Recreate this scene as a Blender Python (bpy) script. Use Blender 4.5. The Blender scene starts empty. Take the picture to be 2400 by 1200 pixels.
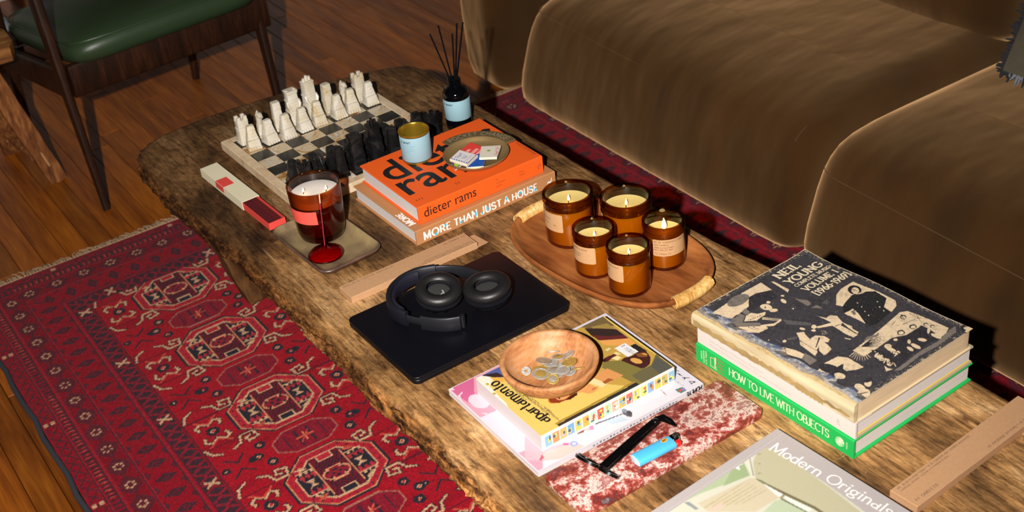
import bpy, bmesh, math, random
import numpy as np
from mathutils import Vector, Matrix
random.seed(7); rng = np.random.default_rng(11)
SC = bpy.context.scene
COL = SC.collection
R = math.radians

# ------------------------------------------------------------------ camera, light, exposure
TT = 0.40                                   # height of the table top over the floor (metres)
cam_d = bpy.data.cameras.new('camera'); cam = bpy.data.objects.new('camera', cam_d); COL.objects.link(cam)
cam_d.sensor_width = 36.0; cam_d.sensor_fit = 'HORIZONTAL'; cam_d.lens = 47.2376
cr, cu, cf = Vector((0.8272, -0.5535, -0.0973)), Vector((0.369, 0.4044, 0.8368)), Vector((0.4238, 0.7281, -0.5388))
cm = Matrix.Identity(4)
for i in range(3):
    cm[i][0] = cr[i]; cm[i][1] = cu[i]; cm[i][2] = -cf[i]
cm[0][3], cm[1][3], cm[2][3] = -0.9922, -1.7047, 1.2613 + TT
cam.matrix_world = cm
cam_d.clip_start = 0.05; cam_d.clip_end = 50
cam_d.dof.use_dof = True; cam_d.dof.focus_distance = 2.2; cam_d.dof.aperture_fstop = 7.0
SC.camera = cam
wd = bpy.data.worlds.new('world'); SC.world = wd; wd.use_nodes = True
wd.node_tree.nodes['Background'].inputs[0].default_value = (0.02, 0.017, 0.014, 1)
wd.node_tree.nodes['Background'].inputs[1].default_value = 1.0
fl = bpy.data.lights.new('camera_flash', 'SPOT'); fl.energy = 470; fl.shadow_soft_size = 0.018; fl.color = (1.0, 0.955, 0.90)
fl.spot_size = R(86); fl.spot_blend = 1.0
flo = bpy.data.objects.new('camera_flash', fl); flo.location = (-1.24, -1.70, 1.38 + TT); COL.objects.link(flo)
flo.rotation_euler = (Vector((-0.05, 0.42, 0.42)) - flo.location).to_track_quat('-Z', 'Y').to_euler()
SC.view_settings.view_transform = 'Standard'; SC.view_settings.look = 'None'
SC.view_settings.gamma = 1.0; SC.view_settings.exposure = 0.0; SC.view_settings.use_curve_mapping = False
SC.render.engine = 'CYCLES'
SC.cycles.max_bounces = 8; SC.cycles.transparent_max_bounces = 24; SC.cycles.diffuse_bounces = 3
SC.cycles.glossy_bounces = 3; SC.cycles.transmission_bounces = 4; SC.cycles.sample_clamp_indirect = 4.0
SC.cycles.caustics_reflective = False; SC.cycles.caustics_refractive = False

# ------------------------------------------------------------------ colour and materials
def lin(c):
    if isinstance(c, str):
        c = c.lstrip('#'); c = [int(c[i:i+2], 16) for i in (0, 2, 4)]
    out = []
    for v in c:
        v = v / 255.0
        out.append(v / 12.92 if v <= 0.04045 else ((v + 0.055) / 1.055) ** 2.4)
    return tuple(out)
MATS = {}
def node(nt, t, **kw):
    n = nt.nodes.new(t)
    for k, v in kw.items(): setattr(n, k, v)
    return n
def M(name, c, rough=0.5, metal=0.0, spec=0.5, bump=0.0, bscale=80.0, var=0.0, vscale=8.0, sheen=0.0, tint=(1, 1, 1), coat=0.0,
      stretch=(1, 1, 1), c2=None, emit=0.0, sss=0.0, rvar=False, bdist=0.002, bdet=5.0):
    if name in MATS: return MATS[name]
    m = bpy.data.materials.new(name); m.use_nodes = True; MATS[name] = m
    nt = m.node_tree; b = nt.nodes['Principled BSDF']
    col = lin(c) + (1,)
    b.inputs['Base Color'].default_value = col; b.inputs['Roughness'].default_value = rough
    b.inputs['Metallic'].default_value = metal; b.inputs['Specular IOR Level'].default_value = spec
    b.inputs['Sheen Weight'].default_value = sheen; b.inputs['Sheen Tint'].default_value = tuple(tint) + (1,)
    b.inputs['Coat Weight'].default_value = coat
    if emit:
        b.inputs['Emission Color'].default_value = col; b.inputs['Emission Strength'].default_value = emit
    if sss:
        b.inputs['Subsurface Weight'].default_value = sss; b.inputs['Subsurface Radius'].default_value = (0.02, 0.01, 0.004)
        b.inputs['Subsurface Scale'].default_value = 1.0
    if var or bump or c2 or rvar:
        tc = node(nt, 'ShaderNodeTexCoord'); mp = node(nt, 'ShaderNodeMapping'); mp.inputs['Scale'].default_value = stretch
        nt.links.new(tc.outputs['Object'], mp.inputs['Vector'])
    if var or c2:
        n = node(nt, 'ShaderNodeTexNoise'); n.inputs['Scale'].default_value = vscale; n.inputs['Detail'].default_value = 6
        nt.links.new(mp.outputs[0], n.inputs['Vector'])
        rp = node(nt, 'ShaderNodeValToRGB'); rp.color_ramp.elements[0].position = 0.3; rp.color_ramp.elements[1].position = 0.7
        k = lin(c2) if c2 else tuple(v * (1 - var) for v in col[:3])
        rp.color_ramp.elements[0].color = tuple(k) + (1,); rp.color_ramp.elements[1].color = col
        nt.links.new(n.outputs['Fac'], rp.inputs[0])
        out = rp.outputs[0]
        if rvar:
            oi = node(nt, 'ShaderNodeObjectInfo'); mr = node(nt, 'ShaderNodeMapRange'); mr.inputs[3].default_value = 0.62; mr.inputs[4].default_value = 1.15
            nt.links.new(oi.outputs['Random'], mr.inputs[0])
            mx = node(nt, 'ShaderNodeMix', data_type='RGBA', blend_type='MULTIPLY'); mx.inputs[0].default_value = 1
            nt.links.new(out, mx.inputs[6]); nt.links.new(mr.outputs[0], mx.inputs[7]); out = mx.outputs[2]
        nt.links.new(out, b.inputs['Base Color'])
    if bump:
        n2 = node(nt, 'ShaderNodeTexNoise'); n2.inputs['Scale'].default_value = bscale; n2.inputs['Detail'].default_value = bdet
        nt.links.new(mp.outputs[0], n2.inputs['Vector'])
        bp = node(nt, 'ShaderNodeBump'); bp.inputs['Strength'].default_value = bump; bp.inputs['Distance'].default_value = bdist
        nt.links.new(n2.outputs['Fac'], bp.inputs['Height']); nt.links.new(bp.outputs[0], b.inputs['Normal'])
    return m
def glass(name, tint, rough=0.02, refl=1.0, edge=5.0):
    """thin tinted glass: coloured transparency under a fresnel reflection, the same for every ray"""
    m = bpy.data.materials.new(name); m.use_nodes = True; MATS[name] = m; nt = m.node_tree; nt.nodes.clear()
    o = node(nt, 'ShaderNodeOutputMaterial'); t = node(nt, 'ShaderNodeBsdfTransparent')
    la = node(nt, 'ShaderNodeLayerWeight'); la.inputs[0].default_value = 0.5; cm_ = node(nt, 'ShaderNodeMix', data_type='RGBA')     # a slanting ray crosses more glass
    p3 = node(nt, 'ShaderNodeMath', operation='POWER'); p3.inputs[1].default_value = 2.2; nt.links.new(la.outputs['Facing'], p3.inputs[0]); nt.links.new(p3.outputs[0], cm_.inputs[0])
    cm_.inputs[6].default_value = tuple(tint) + (1,); cm_.inputs[7].default_value = tuple(v ** edge for v in tint) + (1,); nt.links.new(cm_.outputs[2], t.inputs[0])
    g = node(nt, 'ShaderNodeBsdfGlossy'); g.inputs['Roughness'].default_value = rough; g.inputs[0].default_value = (refl, refl, refl, 1)
    lw = node(nt, 'ShaderNodeLayerWeight'); lw.inputs[0].default_value = 0.5
    pw = node(nt, 'ShaderNodeMath', operation='POWER'); pw.inputs[1].default_value = 5.0; nt.links.new(lw.outputs['Facing'], pw.inputs[0])
    f = node(nt, 'ShaderNodeMath', operation='MULTIPLY_ADD'); f.inputs[1].default_value = 0.7; f.inputs[2].default_value = 0.04; nt.links.new(pw.outputs[0], f.inputs[0])
    mx = node(nt, 'ShaderNodeMixShader')
    nt.links.new(f.outputs[0], mx.inputs[0]); nt.links.new(t.outputs[0], mx.inputs[1]); nt.links.new(g.outputs[0], mx.inputs[2])
    nt.links.new(mx.outputs[0], o.inputs[0]); return m
def wood(name, dark, mid, light, scale=(14, 2.2, 14), rough=0.5, bump=0.4, spec=0.3, rings=True, rvar=False, coat=0.0):
    m = bpy.data.materials.new(name); m.use_nodes = True; MATS[name] = m; nt = m.node_tree; b = nt.nodes['Principled BSDF']
    b.inputs['Roughness'].default_value = rough; b.inputs['Specular IOR Level'].default_value = spec; b.inputs['Coat Weight'].default_value = coat
    tc = node(nt, 'ShaderNodeTexCoord'); mp = node(nt, 'ShaderNodeMapping'); mp.inputs['Scale'].default_value = scale
    nt.links.new(tc.outputs['Object'], mp.inputs[0])
    src = mp.outputs[0]
    if rvar:
        oi = node(nt, 'ShaderNodeObjectInfo'); ad = node(nt, 'ShaderNodeVectorMath', operation='ADD')
        ml = node(nt, 'ShaderNodeMath', operation='MULTIPLY'); ml.inputs[1].default_value = 57.0
        nt.links.new(oi.outputs['Random'], ml.inputs[0]); nt.links.new(mp.outputs[0], ad.inputs[0]); nt.links.new(ml.outputs[0], ad.inputs[1]); src = ad.outputs[0]
    n = node(nt, 'ShaderNodeTexNoise'); n.inputs['Scale'].default_value = 1.0; n.inputs['Detail'].default_value = 8; n.inputs['Distortion'].default_value = 1.2
    nt.links.new(src, n.inputs['Vector'])
    n2 = node(nt, 'ShaderNodeTexNoise'); n2.inputs['Scale'].default_value = 6.0; n2.inputs['Detail'].default_value = 6
    nt.links.new(src, n2.inputs['Vector'])
    mix = node(nt, 'ShaderNodeMix', data_type='FLOAT'); mix.inputs[0].default_value = 0.4
    nt.links.new(n.outputs['Fac'], mix.inputs[2]); nt.links.new(n2.outputs['Fac'], mix.inputs[3])
    rp = node(nt, 'ShaderNodeValToRGB'); e = rp.color_ramp.elements
    e[0].position = 0.33; e[0].color = lin(dark) + (1,); e[1].position = 0.66; e[1].color = lin(light) + (1,)
    k = rp.color_ramp.elements.new(0.5); k.color = lin(mid) + (1,)
    nt.links.new(mix.outputs[0], rp.inputs[0]); out = rp.outputs[0]
    if rvar:
        mr = node(nt, 'ShaderNodeMapRange'); mr.inputs[3].default_value = 0.6; mr.inputs[4].default_value = 1.2; nt.links.new(oi.outputs['Random'], mr.inputs[0])
        mx = node(nt, 'ShaderNodeMix', data_type='RGBA', blend_type='MULTIPLY'); mx.inputs[0].default_value = 1
        nt.links.new(out, mx.inputs[6]); nt.links.new(mr.outputs[0], mx.inputs[7]); out = mx.outputs[2]
    nt.links.new(out, b.inputs['Base Color'])
    bp = node(nt, 'ShaderNodeBump'); bp.inputs['Strength'].default_value = bump; bp.inputs['Distance'].default_value = 0.002
    nt.links.new(mix.outputs[0], bp.inputs['Height']); nt.links.new(bp.outputs[0], b.inputs['Normal'])
    return m
def painted(name, rough=0.4, spec=0.4, noise=0.0, sheen=0.0, coat=0.0, bump=0.0):
    """colour comes from the mesh's colour attribute (print on paper, knots of a rug)"""
    m = bpy.data.materials.new(name); m.use_nodes = True; MATS[name] = m; nt = m.node_tree; b = nt.nodes['Principled BSDF']
    a = node(nt, 'ShaderNodeVertexColor'); a.layer_name = 'Col'
    b.inputs['Roughness'].default_value = rough; b.inputs['Specular IOR Level'].default_value = spec; b.inputs['Sheen Weight'].default_value = sheen
    b.inputs['Sheen Roughness'].default_value = 0.4; b.inputs['Coat Weight'].default_value = coat
    out = a.outputs[0]
    if noise:
        tc = node(nt, 'ShaderNodeTexCoord'); n = node(nt, 'ShaderNodeTexNoise'); n.inputs['Scale'].default_value = 260; n.inputs['Detail'].default_value = 3
        nt.links.new(tc.outputs['Object'], n.inputs['Vector'])
        mr = node(nt, 'ShaderNodeMapRange'); mr.inputs[1].default_value = 0.3; mr.inputs[2].default_value = 0.7; mr.inputs[3].default_value = 1 - noise; mr.inputs[4].default_value = 1 + noise
        nt.links.new(n.outputs['Fac'], mr.inputs[0])
        mx = node(nt, 'ShaderNodeMix', data_type='RGBA', blend_type='MULTIPLY'); mx.inputs[0].default_value = 1
        nt.links.new(out, mx.inputs[6]); nt.links.new(mr.outputs[0], mx.inputs[7]); out = mx.outputs[2]
        if bump:
            bp = node(nt, 'ShaderNodeBump'); bp.inputs['Strength'].default_value = bump; bp.inputs['Distance'].default_value = 0.003
            nt.links.new(n.outputs['Fac'], bp.inputs['Height']); nt.links.new(bp.outputs[0], b.inputs['Normal'])
    nt.links.new(out, b.inputs['Base Color']); return m
def worn_table(name):
    m = bpy.data.materials.new(name); m.use_nodes = True; MATS[name] = m; nt = m.node_tree; b = nt.nodes['Principled BSDF']
    b.inputs['Roughness'].default_value = 0.6; b.inputs['Specular IOR Level'].default_value = 0.22
    tc = node(nt, 'ShaderNodeTexCoord')
    def noise(sc, scale, detail=6, dist=0.0, rot=0.0, rough=0.55):
        mp = node(nt, 'ShaderNodeMapping'); mp.inputs['Scale'].default_value = sc; mp.inputs['Rotation'].default_value = (0, 0, rot)
        nt.links.new(tc.outputs['Object'], mp.inputs[0])
        n = node(nt, 'ShaderNodeTexNoise'); n.inputs['Scale'].default_value = scale; n.inputs['Detail'].default_value = detail
        n.inputs['Distortion'].default_value = dist; n.inputs['Roughness'].default_value = rough
        nt.links.new(mp.outputs[0], n.inputs['Vector']); return n.outputs['Fac']
    def ramp(f, stops):
        r = node(nt, 'ShaderNodeValToRGB'); el = r.color_ramp.elements
        el[0].position, el[0].color = stops[0][0], tuple(stops[0][1]) + (1,); el[1].position, el[1].color = stops[-1][0], tuple(stops[-1][1]) + (1,)
        for p, c in stops[1:-1]:
            k = el.new(p); k.color = tuple(c) + (1,)
        nt.links.new(f, r.inputs[0]); return r.outputs[0]
    def mul(a, c, mode='MULTIPLY', fac=1.0):
        x = node(nt, 'ShaderNodeMix', data_type='RGBA', blend_type=mode); x.inputs[0].default_value = fac if isinstance(fac, float) else 1.0
        if not isinstance(fac, float): nt.links.new(fac, x.inputs[0])
        nt.links.new(a, x.inputs[6])
        if isinstance(c, tuple): x.inputs[7].default_value = c + (1,)
        else: nt.links.new(c, x.inputs[7])
        return x.outputs[2]
    base = ramp(noise((1, 0.4, 1), 10, 9, 0.7, 0, .62), [(0.32, lin('#5c432b')), (0.45, lin('#89653d')), (0.56, lin('#ac8354')), (0.70, lin('#cba778'))])
    grain = ramp(noise((70, 6, 70), 2.2, 8, 0.4), [(0.30, (0.50, 0.46, 0.43)), (0.52, (1, 1, 1)), (0.8, (1.14, 1.12, 1.08))])
    c = mul(base, grain)
    stain = ramp(noise((1, 0.6, 1), 4.6, 8, 0.9, 0, .6), [(0.34, (0.42, 0.38, 0.36)), (0.44, (0.80, 0.77, 0.74)), (0.53, (1, 1, 1))])
    c = mul(c, stain)
    blot = ramp(noise((42, 9, 42), 1.4, 8, 0.8, 0, .68), [(0.34, (0.36, 0.31, 0.28)), (0.42, (0.85, 0.82, 0.79)), (0.47, (1, 1, 1))])
    c = mul(c, blot)
    fine = ramp(noise((1, .22, 1), 120, 8, 0.5, 0, .75), [(0.36, (0.45, 0.41, 0.38)), (0.50, (1, 1, 1)), (0.66, (1.35, 1.32, 1.26))])
    c = mul(c, fine)
    s1 = ramp(noise((95, 3.0, 95), 1.4, 3, 0.3), [(0.69, (0, 0, 0)), (0.76, (.7, .7, .7))])
    c = mul(c, lin('#d2b489'), 'MIX', s1)
    s2 = ramp(noise((7, 120, 7), 1.2, 4, 1.0, 0.35), [(0.70, (0, 0, 0)), (0.78, (0.55, 0.55, 0.55))])
    c = mul(c, lin('#cfae84'), 'MIX', s2)
    wear = ramp(noise((1, 1, 1), 38, 5, 2.5), [(0.68, (0, 0, 0)), (0.76, (0.6, 0.6, 0.6))])
    c = mul(c, lin('#cdb190'), 'MIX', wear)
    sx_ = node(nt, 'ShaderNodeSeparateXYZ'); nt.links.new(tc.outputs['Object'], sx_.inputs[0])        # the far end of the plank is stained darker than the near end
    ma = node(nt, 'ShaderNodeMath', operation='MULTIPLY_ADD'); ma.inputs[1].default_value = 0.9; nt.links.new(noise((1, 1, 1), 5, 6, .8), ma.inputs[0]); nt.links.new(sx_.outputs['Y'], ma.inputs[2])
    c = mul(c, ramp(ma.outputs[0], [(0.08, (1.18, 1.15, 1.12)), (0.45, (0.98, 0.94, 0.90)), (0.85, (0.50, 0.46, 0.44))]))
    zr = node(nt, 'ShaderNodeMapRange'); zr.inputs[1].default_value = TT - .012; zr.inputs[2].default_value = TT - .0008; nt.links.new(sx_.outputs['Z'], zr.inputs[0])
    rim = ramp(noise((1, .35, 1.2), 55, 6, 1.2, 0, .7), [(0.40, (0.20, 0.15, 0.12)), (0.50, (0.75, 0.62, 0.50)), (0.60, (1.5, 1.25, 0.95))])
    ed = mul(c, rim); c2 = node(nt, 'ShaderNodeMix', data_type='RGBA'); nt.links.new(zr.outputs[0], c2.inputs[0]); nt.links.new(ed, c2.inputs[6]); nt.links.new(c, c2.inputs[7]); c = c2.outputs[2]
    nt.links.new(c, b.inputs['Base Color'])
    bp = node(nt, 'ShaderNodeBump'); bp.inputs['Strength'].default_value = 0.75; bp.inputs['Distance'].default_value = 0.004
    h = node(nt, 'ShaderNodeMath', operation='ADD'); nt.links.new(noise((50, 5, 50), 2.2, 8, 0.6), h.inputs[0]); nt.links.new(noise((1, 1, 1), 60, 6), h.inputs[1])
    nt.links.new(h.outputs[0], bp.inputs['Height']); nt.links.new(bp.outputs[0], b.inputs['Normal'])
    return m
def marble(name, cols, scale=14, dist=1.6, rough=0.25, nr=.62):
    m = bpy.data.materials.new(name); m.use_nodes = True; MATS[name] = m; nt = m.node_tree; b = nt.nodes['Principled BSDF']
    b.inputs['Roughness'].default_value = rough; b.inputs['Specular IOR Level'].default_value = 0.4
    tc = node(nt, 'ShaderNodeTexCoord'); oi = node(nt, 'ShaderNodeObjectInfo'); ad = node(nt, 'ShaderNodeVectorMath', operation='ADD')
    ml = node(nt, 'ShaderNodeMath', operation='MULTIPLY'); ml.inputs[1].default_value = 31.0
    nt.links.new(oi.outputs['Random'], ml.inputs[0]); nt.links.new(tc.outputs['Object'], ad.inputs[0]); nt.links.new(ml.outputs[0], ad.inputs[1])
    n = node(nt, 'ShaderNodeTexNoise'); n.inputs['Scale'].default_value = scale; n.inputs['Detail'].default_value = 10; n.inputs['Distortion'].default_value = dist; n.inputs['Roughness'].default_value = nr
    nt.links.new(ad.outputs[0], n.inputs['Vector'])
    rp = node(nt, 'ShaderNodeValToRGB'); el = rp.color_ramp.elements
    el[0].position, el[0].color = cols[0][0], lin(cols[0][1]) + (1,); el[1].position, el[1].color = cols[-1][0], lin(cols[-1][1]) + (1,)
    for p, c in cols[1:-1]:
        k = el.new(p); k.color = lin(c) + (1,)
    nt.links.new(n.outputs['Fac'], rp.inputs[0]); nt.links.new(rp.outputs[0], b.inputs['Base Color'])
    return m

# ------------------------------------------------------------------ object helpers
def tag(o, label=None, cat=None, group=None, kind=None):
    if label: o['label'] = label
    if cat: o['category'] = cat
    if group: o['group'] = group
    if kind: o['kind'] = kind
    return o
def thing(name, label, cat, loc=(0, 0, 0), rot=0.0, group=None):
    o = bpy.data.objects.new(name, None); COL.objects.link(o); o.empty_display_size = 0.05
    o.location = loc; o.rotation_euler = (0, 0, R(rot)); return tag(o, label, cat, group)
class MB:
    def __init__(s): s.v = []; s.f = []; s.m = []
    def add(s, vs, fs, mi=0, T=None):
        b = len(s.v)
        if T is not None: vs = [tuple(T @ Vector(p)) for p in vs]
        s.v += [tuple(p) for p in vs]; s.f += [tuple(i + b for i in f) for f in fs]; s.m += [mi] * len(fs); return s
    def box(s, x0, x1, y0, y1, z0, z1, mi=0, T=None):
        v = [(x0, y0, z0), (x1, y0, z0), (x1, y1, z0), (x0, y1, z0), (x0, y0, z1), (x1, y0, z1), (x1, y1, z1), (x0, y1, z1)]
        return s.add(v, [(3, 2, 1, 0), (4, 5, 6, 7), (0, 1, 5, 4), (1, 2, 6, 5), (2, 3, 7, 6), (3, 0, 4, 7)], mi, T)
    def rings(s, rings, mi=0, cap0=True, cap1=True, T=None, closed=True):
        n = len(rings[0]); v = [p for r in rings for p in r]; f = []
        for k in range(len(rings) - 1):
            for i in range(n if closed else n - 1):
                j = (i + 1) % n; f.append((k * n + i, k * n + j, (k + 1) * n + j, (k + 1) * n + i))
        if cap0: f.append(tuple(reversed(range(n))))
        if cap1: f.append(tuple((len(rings) - 1) * n + i for i in range(n)))
        return s.add(v, f, mi, T)
    def slab(s, outline, z0, z1, bev=0.001, mi=0, T=None, seg=1):
        o = outline
        rs = [[(x, y, z0) for x, y in inset(o, bev)]]
        if seg > 1:
            for k in range(1, seg):
                a = k / seg * math.pi / 2; rs.append([(x, y, z0 + bev * (1 - math.cos(a))) for x, y in inset(o, bev * (1 - math.sin(a)))])
        rs.append([(x, y, z0 + bev) for x, y in o]); rs.append([(x, y, z1 - bev) for x, y in o])
        if seg > 1:
            for k in range(seg - 1, 0, -1):
                a = k / seg * math.pi / 2; rs.append([(x, y, z1 - bev * (1 - math.cos(a))) for x, y in inset(o, bev * (1 - math.sin(a)))])
        rs.append([(x, y, z1) for x, y in inset(o, bev)])
        return s.rings(rs, mi, T=T)
    def lathe(s, prof, n=40, mi=0, T=None, cap0=True, cap1=True):
        return s.rings([[(r * math.cos(2 * math.pi * i / n), r * math.sin(2 * math.pi * i / n), z) for i in range(n)] for r, z in prof], mi, cap0, cap1, T)
    def tube(s, pts, rad, n=8, mi=0, T=None, caps=True, closed=False, sq=None):
        pts = [Vector(p) for p in pts]; m = len(pts); rs = []; up = None
        for k in range(m):
            if closed: d = pts[(k + 1) % m] - pts[k - 1]
            else: d = pts[min(k + 1, m - 1)] - pts[max(k - 1, 0)]
            d.normalize()
            if up is None:
                up = Vector((0, 0, 1)) if abs(d.z) < 0.9 else Vector((1, 0, 0))
            a = d.cross(up).normalized(); bb = a.cross(d).normalized(); up = bb
            r = rad[k] if isinstance(rad, (list, tuple)) else rad
            if sq: rs.append([tuple(pts[k] + a * sq[0] * x + bb * sq[1] * y) for x, y in ((-1, -1), (1, -1), (1, 1), (-1, 1))])
            else: rs.append([tuple(pts[k] + a * r * math.cos(2 * math.pi * i / n) + bb * r * math.sin(2 * math.pi * i / n)) for i in range(n)])
        if closed: rs.append(rs[0])
        return s.rings(rs, mi, caps and not closed, caps and not closed, T)
    def build(s, name, mats, parent=None, smooth=None, T=None):
        me = bpy.data.meshes.new(name); me.from_pydata(s.v, [], s.f)
        for m in (mats if isinstance(mats, (list, tuple)) else [mats]): me.materials.append(m)
        if any(s.m): me.polygons.foreach_set('material_index', s.m)
        bm = bmesh.new(); bm.from_mesh(me); bmesh.ops.recalc_face_normals(bm, faces=bm.faces); bm.to_mesh(me); bm.free()
        if smooth:
            me.polygons.foreach_set('use_smooth', [True] * len(me.polygons)); me.set_sharp_from_angle(angle=R(smooth if smooth > 1 else 40))
        me.update(); return link(name, me, parent)
def link(name, me, parent=None):
    o = bpy.data.objects.new(name, me); COL.objects.link(o)
    if parent is not None: o.parent = parent
    return o
def inset(o, d):
    if not d: return list(o)
    n = len(o); out = []
    area = sum(o[i][0] * o[(i + 1) % n][1] - o[(i + 1) % n][0] * o[i][1] for i in range(n)); sg = 1 if area > 0 else -1
    for i in range(n):
        p0, p, p1 = o[i - 1], o[i], o[(i + 1) % n]
        a = Vector((p[0] - p0[0], p[1] - p0[1])); c = Vector((p1[0] - p[0], p1[1] - p[1]))
        if a.length < 1e-9: a = c
        if c.length < 1e-9: c = a
        a.normalize(); c.normalize()
        na, nc = Vector((-a.y, a.x)), Vector((-c.y, c.x)); k = na + nc
        if k.length < 1e-6: k = na
        k.normalize(); q = max(0.4, k.dot(na)); out.append((p[0] + sg * k.x * d / q, p[1] + sg * k.y * d / q))
    return out
def rrect(w, d, r=0.003, n=4, cx=0.0, cy=0.0):
    out = []; r = min(r, w / 2 - 1e-5, d / 2 - 1e-5)
    for k, (sx, sy) in enumerate(((1, 1), (-1, 1), (-1, -1), (1, -1))):
        for i in range(n + 1):
            a = (k + i / n) * math.pi / 2
            out.append((cx + sx * (w / 2 - r) + r * math.cos(a), cy + sy * (d / 2 - r) + r * math.sin(a)))
    return out
def superell(a, b, p, n=64):
    return [(a * math.copysign(abs(math.cos(t)) ** (2 / p), math.cos(t)), b * math.copysign(abs(math.sin(t)) ** (2 / p), math.sin(t))) for t in (2 * math.pi * i / n for i in range(n))]
def dup(o, parent=None):
    c = o.copy(); COL.objects.link(c)
    if parent is not None: c.parent = parent
    for ch in list(o.children): dup(ch, c)
    return c

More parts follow.
